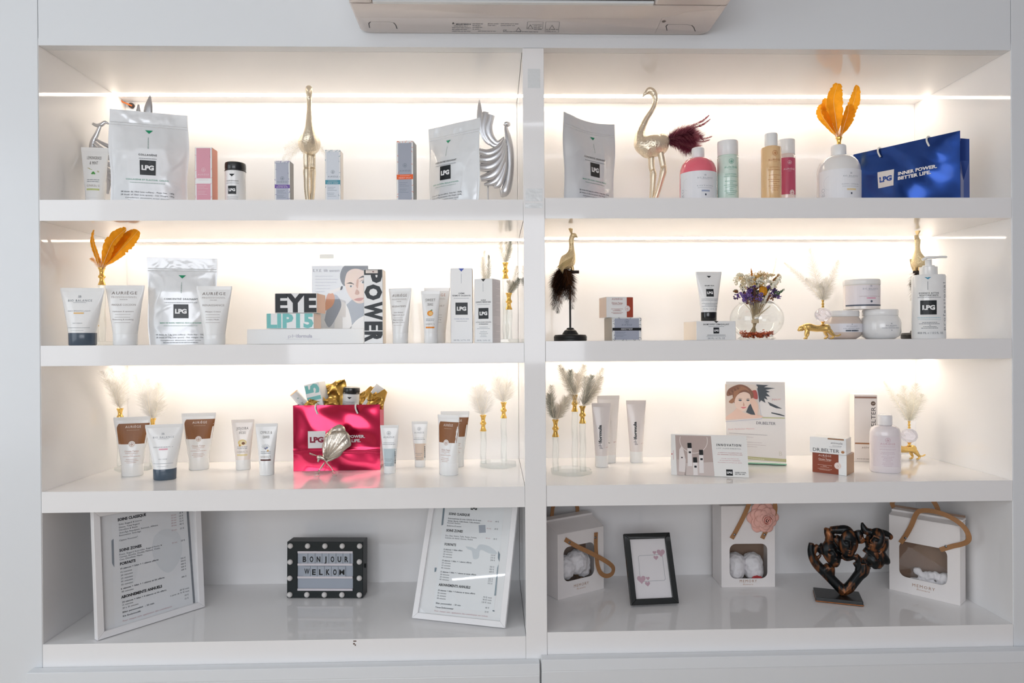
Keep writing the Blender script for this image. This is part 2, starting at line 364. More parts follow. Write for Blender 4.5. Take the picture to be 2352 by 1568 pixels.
# ------------------------------------------------------------------ kinds of things on the shelves
def place(x0, x1, yt, Y, k, rz=0.):
    """foot point, width and height of a thing seen between x0 and x1 with its top at yt"""
    xm = (x0+x1)/2; t = at(xm, yt, Y); z = FZ[k]+.0003; W = (x1-x0)*sp(Y); yc = (yt+(1608-784/1)*.0+770)/2
    for _ in range(12):
        d = W/2*math.sin(rz); a, b_ = at(x0, yc, Y-d).x, at(x1, yc, Y+d).x; W = .5*W+.5*(b_-a)/math.cos(rz)
    return V(((a+b_)/2, Y, z)), W, t.z-z
def rad(d): return math.radians(d)
def tube(label, x0, x1, yt, Y, k, pr=None, rz=0., cw=.6, ch=.19, cap=WHT, body=WHT, dr=.8, group=None, tilt=0., crimp=.06, caprough=.25, coat=.3, cat='tube', H=None, Wd=None, name='cosmetic_tube', loc=None, flare=0.):
    rz = rad(rz); p, W, h = place(x0, x1, yt, Y, k, rz); W = Wd or W; H = H or h
    T = thing(name, label, cat, loc or p, rz, group, rx=rad(tilt)); r = cw*W/2; c1 = ch*H; top_ = (1-crimp)*H
    def hw(v):
        t = min(1, max(0, (v-c1)/(top_-c1))); return r*.985+(W/2-r*.985)*t
    def hd(v):
        t = min(1, max(0, (v-c1)/(top_-c1))); return r*dr*.985*(1-t)**.85+.0011
    N = 9
    secs = [(hw(c1), hd(c1), c1)] + [(hw(v), hd(v), v) for v in [c1+(top_-c1)*i/N for i in range(1, N+1)]]
    bm = mat(body, .22, coat=coat)
    B().sup(secs, 28, 2.05).build('tube_body', bm, T, smooth=40)
    s = B(); s.sup([(W/2+flare, .0011, top_), (W/2+.0004+flare, .0012, top_+.001), (W/2+.0004+flare, .0009, H)], 16, 6).build('crimp', bm, T, smooth=40)
    cp = mat(cap, caprough, coat=.2)
    B().sup([(r*.93, r*dr*.93, 0), (r*.985, r*dr*.985, .0018), (r*1.0, r*dr, c1-.001), (r*.985, r*dr*.985, c1)], 32, 2.05).build('cap', cp, T, smooth=40)
    cl = lambda u, h_: max(-.992*h_, min(.992*h_, u))
    fn = lambda u, v, l: (cl(u, hw(v)), -hd(v)*math.sqrt(max(0, 1-(cl(u, hw(v))/hw(v))**2))-l-.0002, v) if v > c1 else (cl(u, r), -r*dr*math.sqrt(max(0, 1-(cl(u, r)/r)**2))-l-.0002, v)
    if pr:
        P = Print(T, fn); pr(P, W, H); P.done()
    return T
def pouch(label, x0, x1, yt, Y, k, pr, rz, sag=0., bulge=.022, group=None, seed=1, lean=0.):
    rz_ = rad(rz); p, W, H = place(x0, x1, yt, Y, k, rz_)
    T = thing('foil_pouch', label, 'pouch', p, rz_, group, rx=rad(lean)); nu, nv = 44, 60
    def th(u, v):
        a = min(1, abs(u)/(W/2-.004)) if abs(u) < W/2-.004 else 1.; b_ = v/H
        f_ = max(0, 1-a**2.6); g = min(1, max(0, (.86-b_)/.25))**.8 if b_ < .86 else 0
        return bulge*f_*g*(.85+.3*(1-b_))
    def wr(u, v):
        q = V((u*15+seed*9, v*11, seed)); e = 1-min(1, abs(abs(u)/(W/2)-.62)/.4)
        n1 = noise.noise(q); n2 = noise.noise(V((u*60+v*22, v*46-u*18, seed*3)))
        rd = abs(noise.noise(V((u*16-v*9, v*10+u*6, seed*5))))
        tb = math.exp(-((v/H-.9)/.07)**2); r2 = abs(noise.noise(V((u*30+v*55, v*30-u*30, seed*2))))
        return .0034*n1*(.3+.7*e)+.0004*n2-.0016*max(0, .12-rd)*8*(.2+.8*e)-tb*.0022*max(0, .25-r2)*3
    def wid(v):
        b_ = v/H; return W/2*(1-.035*max(0, .55-b_)*2+(.02*math.sin(b_*9+seed)))
    def yz(u, v, sgn):
        a = u/(W/2); e = max(0, 1-abs(a)**6)
        return sgn*(th(u, v)*.5+.0006)+wr(u, v)*e*(1 if v > .02 else .5)+.012*sag*math.sin(a*2.2+v*5)
    def zz(u, v): return v-sag*.07*H*(v/H)**3*(1-(u/(W/2))**2)
    def sheet(s):
        b_ = B(); vs = []; fs = []
        for j in range(nv+1):
            v = H*j/nv
            for i in range(nu+1):
                a = -1+2*i/nu; u = a*wid(v); vs.append((u, yz(u*W/2/wid(v)*.999, v, s), zz(u*W/2/wid(v), v)))
        for j in range(nv):
            for i in range(nu):
                q = j*(nu+1)+i; fs.append((q, q+1, q+nu+2, q+nu+1))
        return b_.add(vs, fs)
    foil = mat('#e6e8ea', .24, metal=.1, coat=.4)
    bz = sheet(-1); sheet_b = sheet(1); n = len(bz.v); bz.v += sheet_b.v; bz.f += [tuple(n+i for i in reversed(f)) for f in sheet_b.f]
    def idx(i, j): return j*(nu+1)+i
    for j in range(nv): bz.f += [(idx(0, j), idx(0, j+1), n+idx(0, j+1), n+idx(0, j)), (idx(nu, j), n+idx(nu, j), n+idx(nu, j+1), idx(nu, j+1))]
    for i in range(nu): bz.f += [(idx(i, nv), idx(i+1, nv), n+idx(i+1, nv), n+idx(i, nv)), (idx(i, 0), n+idx(i, 0), n+idx(i+1, 0), idx(i+1, 0))]
    bz.build('pouch_body', foil, T, smooth=75)
    zb = B(); V_ = .845*H
    for dv in (0, .006): zb.rings([[(u*wid(V_)*.97, yz(u*W/2*.97, V_+dv, -1)-.0012*c_, zz(u*W/2*.97, V_+dv)+.0012*s_) for c_, s_ in ((0, -1), (1, 0), (0, 1))] for u in [-1+2*i/40 for i in range(41)]], closed=False, cap0=False, cap1=False)
    zb.build('zip_ridge', foil, T, smooth=60)
    fn = lambda u, v, l: (u*wid(v)/(W/2), yz(u, v, -1)-l-.0006, zz(u, v))
    P = Print(T, fn); pr(P, W, H); P.done(.3)
    return T
def carton(label, x0, x1, yt, Y, k, d, pr=None, rz=0., c=WHT, sidec=None, W=None, H=None, loc=None, group=None, flap='top', name='carton', rough=.3, tilt=0., ry=0., cat='box', topc=None):
    rz_ = rad(rz); p, w_, h_ = place(x0, x1, yt, Y, k, rz_); W = W or w_; H = H or h_
    if loc is None:
        loc = p + V((-math.sin(rz_)*d/2, math.cos(rz_)*d/2, 0))
    T = thing(name, label, cat, loc, rz_, group, rx=rad(tilt), ry=rad(ry)); m = mat(c, rough, coat=.15)
    B().box(-W/2, W/2, -d/2, d/2, 0, H-.0006).build('carton_body', m, T, bev=.0007)
    B().box(-W/2+.0006, W/2-.0006, -d/2+.0012, d/2-.0004, H-.0007, H+.0002).build('flap', mat(topc or c, rough, coat=.15), T, bev=.0004)
    if sidec:
        for sg in (-1, 1):
            P = Print(T, side(sg*W/2, sg)); P.rect(-d/2+.0005, .0005, d/2-.0005, H-.001, sidec); P.done(.3)
    if pr:
        P = Print(T, front(-d/2)); pr(P, W, H); P.done()
    return T
def swirls(P, W, H, c, edges='lr', n=9, seed=1, size=.004):
    rr = random.Random(seed)
    for e in edges:
        for i in range(n):
            t = (i+rr.uniform(.1, .9))/n
            u, v = {'l': (-W/2+size*.55, t*H), 'r': (W/2-size*.55, t*H), 't': ((t-.5)*W, H-size*.55), 'b': ((t-.5)*W, size*.55)}[e]
            r_ = size*rr.uniform(.45, .85); a = rr.uniform(0, 360)
            if u+r_ > W/2: u = W/2-r_
            if u-r_ < -W/2: u = -W/2+r_
            v = min(H-r_-.0005, max(r_+.0005, v)); P.ring(u, v, r_*.9, .0009, c, 0, 7, a, a+rr.uniform(90, 190))
def cyl(rf): return lambda u, v, l: (math.sin(u/rf(v))*(rf(v)+l), -math.cos(u/rf(v))*(rf(v)+l), v)
def fmat(c, tr=.45):
    k = ('f', c, tr); pale = min(lin(c)[:3]) > .3
    if k in _M: return _M[k]
    m = bpy.data.materials.new('m_feather'); m.use_nodes = True; nt = m.node_tree; out = nt.nodes['Material Output']; nt.nodes.remove(nt.nodes['Principled BSDF'])
    a = nt.nodes.new('ShaderNodeBsdfDiffuse'); b_ = nt.nodes.new('ShaderNodeBsdfTranslucent'); x = nt.nodes.new('ShaderNodeMixShader')
    tc = nt.nodes.new('ShaderNodeTexCoord'); n = nt.nodes.new('ShaderNodeTexNoise'); n.inputs['Scale'].default_value = 55; mx = nt.nodes.new('ShaderNodeMix'); mx.data_type = 'RGBA'
    L = lin(c); mx.inputs['A'].default_value = tuple(q*.75 for q in L[:3])+(1,); mx.inputs['B'].default_value = tuple(min(1, q*1.2) for q in L[:3])+(1,)
    nt.links.new(tc.outputs['Object'], n.inputs['Vector']); nt.links.new(n.outputs['Fac'], mx.inputs['Factor'])
    for q in (a, b_): nt.links.new(mx.outputs['Result'], q.inputs['Color'])
    x.inputs[0].default_value = tr; nt.links.new(a.outputs[0], x.inputs[1]); nt.links.new(b_.outputs[0], x.inputs[2]); last = x
    if pale:                                  # downy barbs let light straight through between their hairs
        t = nt.nodes.new('ShaderNodeBsdfTransparent'); y = nt.nodes.new('ShaderNodeMixShader'); y.inputs[0].default_value = .38; nt.links.new(x.outputs[0], y.inputs[1]); nt.links.new(t.outputs[0], y.inputs[2]); last = y
    nt.links.new(last.outputs[0], out.inputs[0])
    _M[k] = m; return m
def feather(path, width, c, N=60, bw=.0006, fluff=.3, ang=45, t0=.06, prof=None, nrm=(0, -1, 0), parent=None, label=None, group=None, seed=0, quill='#e9dfc8', tip=None, name='feather', curl=.25):
    """a rachis with barbs on both sides; path in world metres (or in the parent's frame)"""
    rr = random.Random(seed*977+N); P = spline([tuple(p) for p in path], 10); m = len(P); o0 = V(P[0]) if parent is None else V((0, 0, 0))
    b_ = B(); tp = B(); nrm = V(nrm).normalized(); prof = prof or (lambda t: math.sin(PI*min(1, t*.92+.1))**.6)
    for i in range(N):
        t = t0+(1-t0)*(i+rr.random()*.6)/N; f_ = t*(m-1); j = min(m-2, int(f_)); p = V(P[j]).lerp(V(P[j+1]), f_-j); T = (V(P[j+1])-V(P[j])).normalized(); S = T.cross(nrm).normalized()
        for sg in (-1, 1):
            L = width*prof(t)*rr.uniform(.75, 1.1); a = rad(ang*rr.uniform(.75, 1.2))*(1-.35*t)
            d0 = (S*sg*math.sin(a)+T*math.cos(a)+nrm*rr.uniform(-1, 1)*fluff).normalized()
            d1 = (d0+T*curl*rr.uniform(-.4, 1)+nrm*rr.uniform(-1, 1)*fluff+V((0, 0, -1))*fluff*.3).normalized()
            q1 = p+d0*L*.5; q2 = q1+d1*L*.5; wv = T*(bw/2); q = tp if (tip and t > .8) else b_
            q.add([tuple(x-o0) for x in (p-wv, p+wv, q1+wv, q1-wv, q2)], [(0, 1, 2, 3), (3, 2, 4)])
    ob = b_.build(name, fmat(c), parent)
    if parent is None:
        ob.location = o0; tag(ob, label, 'feather', group)
    if tip: tp.build('feather_tip', fmat(tip), ob)
    q = B().tube([V(x)-o0 for x in P], [max(.00018, .0007*(1-i/m)) for i in range(m)], 6); q.build('quill', mat(quill, .5), ob)
    return ob
def vane(path, width, c, label=None, group=None, seed=0, nrm=(0, -1, 0), lop=0., twist=0.):
    """a broad closed feather: one curved vane with a few splits, and its quill"""
    rr = random.Random(seed*31+5); P = spline([tuple(p) for p in path], 12); m = len(P); o0 = V(P[0]); n0 = V(nrm).normalized(); b_ = B(); vs = []; K = 6
    cut = [rr.random() for _ in range(5)]
    for i in range(m):
        t = i/(m-1); T = (V(P[min(i+1, m-1)])-V(P[max(i-1, 0)])).normalized(); S = T.cross(n0).normalized(); N_ = S.cross(T)
        S = S*math.cos(twist*t)+N_*math.sin(twist*t); N_ = S.cross(T)
        w_ = width*(max(0, math.sin(PI*min(1, max(0, (t-.16)/.84))**.85))**.62 if t > .16 else .05)+.0007
        for k in range(-K, K+1):
            a = k/K; q = 1.; ed = abs(a)
            for ci in cut:
                if ed > .6: q -= .22*(ed-.6)/.4*max(0, 1-abs(t-(.35+.6*ci))/.02)
            ww = w_*(1+lop*(1 if a > 0 else -1))*q*(1+.04*math.sin(t*90+k))
            vs.append(tuple(V(P[i])-o0+S*a*ww+T*ed*w_*.55+N_*(ed**2*w_*.35+.0006*math.sin(t*60+seed))))
    n = 2*K+1; b_.add(vs, [(i*n+j, i*n+j+1, (i+1)*n+j+1, (i+1)*n+j) for i in range(m-1) for j in range(n-1)])
    ob = b_.build('feather', fmat(c, .5), None, smooth=180); ob.location = o0; tag(ob, label, 'feather', group)
    B().tube([V(x)-o0-n0*-.0006 for x in P], [max(.0002, .0009*(1-i/m)) for i in range(m)], 6).build('quill', mat('#f0dcae', .5), ob)
    return ob
NECK = [(.0085, 0), (.0095, .001), (.0080, .005), (.0058, .011), (.0055, .017), (.0085, .020), (.0090, .0225), (.0080, .025), (.0056, .028), (.0054, .034), (.0068, .040), (.0092, .045), (.0088, .046), (.0070, .044), (.003, .040)]
def neck(T, x, y, z, k=1.):
    B().lathe([(r*k, z+h*k) for r, h in NECK], 20, cx=x, cy=y, cap1=True).build('gold_neck', GOLD, T, smooth=50)
def vase(label, loc, cols, base=.055, rz=0., group='twisted crystal feather vases', k=1., name='crystal_vase'):
    T = thing(name, label, 'vase', loc, rz, group)
    b_ = B(); n = 8
    b_.rings([[(q*math.cos(2*PI*(j+.5)/n), q*math.sin(2*PI*(j+.5)/n), z) for j in range(n)] for q, z in ((base*.97, 0), (base, .001), (base, .009), (base*.97, .010))]); b_.build('base_plate', GLASS, T, bev=.0006)
    for x, y, h in cols:
        rs = []; mz = 40; nn = 18
        for i in range(mz+1):
            z = .0102+(h-.0102)*i/mz; tw = z*85
            rs.append([(x+.0085*k*(1+.10*math.cos(3*a+tw))*math.cos(a), y+.0085*k*(1+.10*math.cos(3*a+tw))*math.sin(a), z) for a in [2*PI*j/nn for j in range(nn)]])
        B().rings(rs).build('twisted_column', GLASS, T, smooth=60)
        neck(T, x, y, h+.0002, k)
    return T
# ------------------------------------------------------------------ top shelves
INK = '#3a3d42'; GRY = '#8d9298'
def lpg_pouch(title, sub, green, lines, hv, cx=0., ls=33):
    def pr(P, W, H):
        q = hv/200; u = cx*q; t = lambda a: H-a*q
        P.poly([(u-8*q, t(42)), (u+8*q, t(42)), (u, t(50))], '#1d9468')
        P.tiny(u-.5*q, t(85), 26*q, 1.6*q, '#7d9b92', al='l', rot=90)
        P.text(title, u-2*q, t(101), 3.9*q, '#23272b', bold=.02, spc=.12); P.tiny(u-2*q, t(108), len(title)*4*q, 1.6*q, GRY)
        P.lpg(u-2*q, t(128), ls*q, nu=6)
        P.text(green, u-3*q, t(157), 2.9*q, '#4aa283', bold=.01, w=90*q, spc=.05); P.tiny(u-3*q, t(163), 74*q, 1.7*q, '#a3b8b0')
        for i, (x, hh) in enumerate(zip(lines, (3.4, 3.2, 2.6))): P.text(x, u-3*q, t(185+6.5*i), hh*q, '#4c5157', w=112*q if i < 2 else 92*q)
        
        for a_, w_ in ((203, 80), (209, 60)):
            if t(a_) > .004: P.tiny(u-3*q, t(a_), w_*q, 2*q, '#6d7277')
    return pr
DRA = ('28 doses de 5,6g (une cuillère) - Poids Net : 156,8g', '28 doses of 5,6g (one spoon) - Net Weight: 156,8g', 'Complément alimentaire saveur cerise')
pouch('silvery stand-up pouch with green triangle beside the pink carton', 252, 434, 258, .10, '1',
      lpg_pouch('COLLAGÈNE', '', 'COLLAGÈNE ET ÉLASTINE, CACAO', ('28 doses de 10ml (une cuillère) - Poids Net : 140g', '28 doses of 10ml (one spoon) - Net Weight: 140g', 'Complément alimentaire saveur chocolat'), 200*sp(.1)), 17, seed=2)
pouch('silvery stand-up pouch turned in front of the pleated silver sculpture', 987, 1103, 284, .10, '1', lpg_pouch('CONCENTRÉ DRAINANT', '', 'MARC DE RAISIN, FEUILLE D’OLIVIER', DRA, 176*sp(.1), -14, 36), -36, seed=5, bulge=.03)
pouch('silvery stand-up pouch with a sagging top edge beside the divider', 1292, 1413, 272, .09, '1r', lpg_pouch('CONCENTRÉ DRAINANT', '', 'MARC DE RAISIN, HIBISCUS, FEUILLE', DRA, 186*sp(.1), 10, 34), 34, sag=.45, seed=8, bulge=.03)
def hand_tube(t1, t2, c, band, art=None):
    def pr(P, W, H):
        P.text(t1, 0, H*.80, H*.052, '#6c665f', w=W*.52, spc=.1)
        if t2: P.text(t2, 0, H*.715, H*.052, '#6c665f', w=W*.30, spc=.1)
        if art: art(P, W, H)
        P.tiny(0, H*.455, W*.44, H*.014, GRY); P.tiny(0, H*.425, W*.44, H*.014, GRY)
        P.text('GINKEL’S', 0, H*.345, H*.035, '#a59a8f', w=W*.46, spc=.12)
        P.rect(-W*.23, H*.285, W*.23, H*.315, band, nu=4)
    return pr
def art_lemon(P, W, H):
    P.line([(-W*.22, H*.655), (W*.20, H*.60)], .0014, '#b9a86a', 1); P.line([(-W*.16, H*.64), (W*.2, H*.585)], .0011, '#a3b56a', 1)
    for a in range(5): P.disc(-W*.04+a*W*.02, H*.585-abs(a-2)*.002, .0026, '#3f8f3f' if a % 2 else '#5cab52', 2, 9, .0018)
tube('white hand cream tube with lemongrass picture in front of the silver sculpture', 188, 251, 339, .12, '1', hand_tube('LEMONGRASS', '& MINT', '', '#c6cf8e', art_lemon), cw=.7, ch=.16, rz=8)
def serum(panel, swirl, band, bt, c2=None, gap=False):
    def pr(P, W, H, pan=panel):
        m = W*.09
        if gap:
            P.rect(-W/2+m, H*.47, W/2-m, H*.985, pan); P.rect(-W/2+m, 0.001, W/2-m, H*.38, pan); P.tiny(0, H*.44, W*.6, .001, '#e0c0c6'); ink = '#f0d5da'
        else:
            P.rect(-W/2+m, .001, W/2-m, H*.965, pan); ink = '#6f7c88'
            P.rect(-W/2+.0004, H*.40, W/2-.0004, H*.475, band, 2); P.tiny(0, H*.452, W*.6, .0009, '#f0e6e6', l=3); P.text(bt, 0, H*.412, .0030, '#f4eeee', w=W*.74, spc=.1, l=3)
        P.emblem(0, H*.615, W*.115, ink, 1); P.text('AURIÈGE', 0, H*.52, .0042, ink, w=W*.66, spc=.12)
        for i in range(3): P.tiny(-W*.34, H*(.345-.026*i), W*(.5, .4, .6)[i], .0010, ink, al='l')
        for i in range(3): P.tiny(-W*.34, H*(.245-.026*i), W*(.45, .4, .55)[i], .0010, ink, al='l')
        swirls(P, W, H, swirl, 'lrt' if not gap else 'lr', 7, int(W*1e5) % 97, .0036)
    return pr
carton('pink tall carton with salmon side beside the collagen pouch', 449, 488, 338, .08, '1', .036, serum('#df9fae', '#e7a3b0', None, '', gap=True), sidec='#f19a7c', rough=.35)
carton('small grey tall carton with purple band beside the brass-coloured flamingo', 632, 667, 369, .09, '1', .033, serum('#b4b8c6', '#6d55a3', '#6f4fa3', 'BOOSTER NUTRI'), sidec='#9d9a97')
carton('pale tall carton with teal band beside the front-facing flamingo', 748, 783, 344, .10, '1', .034, serum('#d9dee5', '#4c92a8', '#4c97a9', 'CREME SORBET'), sidec='#efe7dd')
carton('tall grey carton with orange band and orange curls', 912, 950, 323, .07, '1', .040, serum('#a6abb8', '#ee6b2a', '#f0641f', 'PERFECT ECLAT'), sidec='#848786', rz=-6)
def canister(T, r, H, base=0.):
    B().lathe([(r*.95, base), (r, base+.002), (r, base+H*.80), (r*.98, base+H*.805)], 32).build('canister_body', mat(WHT, .25, coat=.3), T, smooth=40)
    B().lathe([(r*1.0, base+H*.805), (r*1.03, base+H*.81), (r*1.03, base+H*.83), (r*.99, base+H*.84), (r*1.02, base+H*.87), (r*1.02, base+H*.95), (r*.98, base+H*.99), (r*.9, base+H)], 32).build('lid', mat('#1c2022', .3, coat=.4), T, smooth=35)
    P = Print(T, cyl(lambda v: r+.0001)); z = lambda f_: base+H*f_
    P.tri(0, z(.72), z(.66), r*.28, '#17191b')
    P.text('POUDRE EXFOLIANTE', 0, z(.555), .0030, INK, w=r*1.25); P.text('PURE EXFOLIATION', 0, z(.51), .0024, GRY, w=r*1.3)
    P.lpg(0, z(.37), r*.82, nu=4); P.tiny(0, z(.21), r*1.2, .0012, GRY); P.tiny(0, z(.17), r*1.2, .001, GRY); P.done()
p, W_, H_ = place(519, 565, 377, .115, '1')
c_ = thing('canister', 'white canister with black screw lid beside the pink carton', 'canister', p); canister(c_, W_/2, H_+.002)
# --- pleated silver sculptures
def blades(T, paths, Y, name='pleat', m=SILV, flat=.45):
    for pts, rr in paths:
        q = [at(x, y, Y+dy)-T.location for x, y, dy in [(a+(0,))[:3] for a in pts]]; q = spline([tuple(v) for v in q], 6)
        n = len(q); r_ = spline([(v,) for v in rr], max(1, round((n-1)/(len(rr)-1)))) if len(rr) > 1 else [(rr[0],)]*n
        r_ = [r_[min(len(r_)-1, int(i*len(r_)/n))][0]*sp(Y) for i in range(n)]
        B().tube(q, [(a, a*flat) for a in r_], 12, up=(0, 1, 0)).build(name, m, T, smooth=60)
Ys = .27
b0 = at(1121, 458, Ys); S2 = thing('silver_sculpture', 'pleated silver winged sculpture on a thin rod beside the divider', 'sculpture', (b0.x, Ys, FZ['1']+.0003), group='pleated silver sculptures')
B().lathe([(.030, 0), (.031, .002), (.031, .008), (.028, .010)], 28).build('base', SILV, S2, smooth=40)
B().tube([(0, 0, .008), (0, 0, .10)], .0024, 10).build('rod', SILV, S2, smooth=60)
blades(S2, [([(1163, 286), (1162, 296), (1166, 315), (1170, 345), (1171, 380), (1167, 415), (1159, 440), (1152, 452)], [4, 5, 8, 10, 10, 11, 12, 3])], Ys, 'body', flat=.7)
B().ball(at(1164, 285, Ys)-S2.location, (.011, .009, .008)).build('head', SILV, S2, smooth=180)
blades(S2, [([(1101, 229), (1102, 262), (1105, 292), (1120, 325), (1148, 334)], [1, 7, 7, 6, 2]), ([(1116, 257), (1111, 285), (1116, 312), (1135, 333), (1155, 325)], [7, 8, 7, 6, 2]),
            ([(1128, 264), (1122, 290), (1127, 313), (1142, 328), (1158, 315)], [9, 9, 8, 6, 2])], Ys-.006, 'plume', flat=.35)
blades(S2, [([(1158, 318), (1146, 340), (1122, 352), (1096, 345)], [3, 8, 10, 7]), ([(1159, 322), (1148, 350), (1125, 365), (1095, 365)], [3, 9, 11, 8]), ([(1160, 328), (1150, 362), (1128, 382), (1098, 384)], [3, 9, 12, 8]),
            ([(1162, 332), (1153, 372), (1134, 400), (1104, 410)], [3, 9, 12, 7]), ([(1163, 338), (1156, 385), (1138, 415), (1112, 424)], [2, 7, 9, 3]), ([(1164, 345), (1158, 390), (1146, 420), (1134, 430)], [2, 7, 9, 4])], Ys-.01, 'pleat', flat=.5)
Ys = .195; b0 = at(300, 458, Ys); S1 = thing('silver_sculpture', 'pleated silver sculpture with forked crest half hidden by the collagen pouch', 'sculpture', (b0.x, Ys, FZ['1']+.0003), group='pleated silver sculptures')
B().lathe([(.030, 0), (.031, .002), (.031, .008), (.028, .010)], 28).build('base', SILV, S1, smooth=40)
B().tube([(0, 0, .008), (0, 0, .12)], .0024, 10).build('rod', SILV, S1, smooth=60)
blades(S1, [([(213, 284), (222, 288), (232, 287), (241, 281), (250, 284)], [3, 4, 5, 4, 2])], Ys, 'crest', flat=.8)
blades(S1, [([(231, 286), (223, 306), (213, 330), (216, 360), (235, 390), (262, 405), (290, 400)], [4, 5, 7, 9, 10, 11, 8])], Ys, 'body', flat=.7)
blades(S1, [([(345, 218), (341, 245), (337, 280), (325, 330), (300, 380)], [1, 9, 11, 10, 6]), ([(318, 240), (316, 280), (305, 340)], [2, 9, 7]), ([(246, 402), (250, 420), (247, 445)], [6, 5, 3])], Ys, 'plume', flat=.4)
blades(S1, [([(218, 318), (238, 330), (262, 338), (300, 330)], [2, 4, 5, 5]), ([(216, 324), (236, 342), (264, 352), (300, 350)], [2, 4, 5, 5]), ([(214, 330), (236, 354), (266, 366), (300, 366)], [2, 5, 6, 5]),
            ([(214, 336), (236, 368), (266, 382), (300, 382)], [2, 5, 6, 5]), ([(214, 342), (234, 380), (262, 396), (300, 394)], [2, 5, 6, 5])], Ys-.008, 'pleat', flat=.5)
# --- cable by the light strip
cb = thing('power_cable', 'orange cable end with black grommet at the shelf corner near the light strip', 'cable', at(303, 243, .398))
B().tube([tuple(at(*q)-cb.location) for q in ((266, 214, .36), (270, 224, .37), (282, 234, .38), (296, 240, .385), (303, 243, .39))], .0022, 8).build('cord', mat('#d2691e', .4), cb, smooth=60)
B().tube([(0, .001, 0), (0, -.004, 0), (0, -.008, 0)], [.008, .0082, .007], 18).build('grommet', mat('#2c1a18', .4), cb, smooth=40)
# --- flamingos, beak towards -x
SCALE = scaly('#eaddc6', .36, .8, 190, .5)
def flamingo(T, s, tailc, tip, dirs, seed=0):
    b_ = B(); q = lambda x, z, y=0: (x*s, y*s, z*s)
    b_.tube(spline([q(-13, 245), q(-6, 250), q(2, 244), q(6, 230), q(0, 212), q(-13, 192), q(-24, 168), q(-26, 155), q(-22, 140), q(-8, 132)], 5),
            [(a*s, b__*s) for a, b__ in [(v[0], v[0]) for v in spline([(4,), (7,), (7,), (5.2,), (5,), (6,), (8,), (11,), (17,), (20,)], 5)]], 14)
    b_.tube([q(-11, 246), q(-16, 243), q(-21, 236)], [4.5*s, 3.4*s, 1.2*s], 10)
    b_.ball(q(2, 138), (31*s, 23*s, 23*s), 20, 14); b_.ball(q(18, 146), (17*s, 17*s, 16*s), 16, 10); b_.ball(q(-10, 134), (20*s, 19*s, 22*s), 16, 10)
    fused(b_, 'body', SCALE, T, .0016, 5)
    for i, (y, pts) in enumerate(((6, [(-2, 120), (-1, 95), (2, 80), (0, 45), (-4, 14), (-4, 3)]), (-6, [(14, 122), (19, 98), (20, 84), (10, 48), (-1, 14), (-3, 3)]))):
        P = spline([q(x, z, y*(1-.5*(z < 40))) for x, z in pts], 14); n = len(P)
        b_ = B().tube(P, [s*(6.2-1.8*k/n+(.7 if k % 2 else 0)+(1.2*math.exp(-((k-29)/4)**2))) for k in range(n)], 10); b_.build('leg', CHAMP, T, smooth=70)
    B().lathe([(20*s, 0), (21*s, .001), (21*s, .003), (8*s, .0045)], 24, cx=-3*s).build('foot_plate', CHAMP, T, smooth=40)
    for i, (d, L, wd, cc, N, bw, fl_) in enumerate(dirs):
        d = V(d).normalized(); p0 = V(q(28, 146)); side_ = V((0, 0, 1)).cross(d)
        path = [p0, p0+d*L*.45+V((0, 0, .006)), p0+d*L*.8, p0+d*L+V((0, 0, -.006 if fl_ > .3 else .006))]
        feather(path, wd, cc, N, bw, fl_, 50, parent=T, seed=seed+i, quill='#6a3a3a' if cc != '#f2ece2' else '#efe6d6', nrm=(0, -1, .2), tip=tip if bw > .001 else None)
Yf = .21; p = at(1500, 458, Yf)
F2 = thing('flamingo_figurine', 'champagne gold flamingo in profile with burgundy feather tail', 'figurine', (p.x, Yf, FZ['1r']+.0003), group='gold flamingo figurines')
s_ = (at(1500, 207, Yf).z-FZ['1r'])/251
rr = random.Random(3); BUR = '#7d2136'
dl = [((1, rr.uniform(-.3, .3), rr.uniform(-.42, .45)), rr.uniform(.06, .105), .034, ('#7a3448', '#8f4a5c', '#562230', '#b06a74')[i % 4], 120, .0007, .5) for i in range(24)]
dl += [((1, -.1, .55), .135, .009, '#8a4153', 70, .0016, .08), ((1, -.2, .43), .13, .008, '#7d2a40', 70, .0016, .08), ((1, .1, .1), .135, .009, '#a8666c', 60, .0014, .12), ((1, -.1, -.03), .12, .008, '#a05a62', 60, .0014, .12), ((1, 0, -.35), .1, .012, '#8e3347', 60, .0012, .3)]
flamingo(F2, s_, None, None, dl, 10)
p = at(708, 458, .12)
F1 = thing('flamingo_figurine', 'champagne gold flamingo facing out with pale feather tail', 'figurine', (p.x, .135, FZ['1']+.0003), rad(104), group='gold flamingo figurines', ry=rad(0))
s_ = (at(723, 197, .11).z-FZ['1'])/251
flamingo(F1, s_, None, None, [((1, a, b__), .10, .026, '#f2ece2', 70, .0008, .35) for a, b__ in ((.55, -.05), (.4, .2), (.75, -.3), (.9, .1), (-.4, .15), (-.6, -.1), (.2, -.1), (1.1, -.35))], 40)
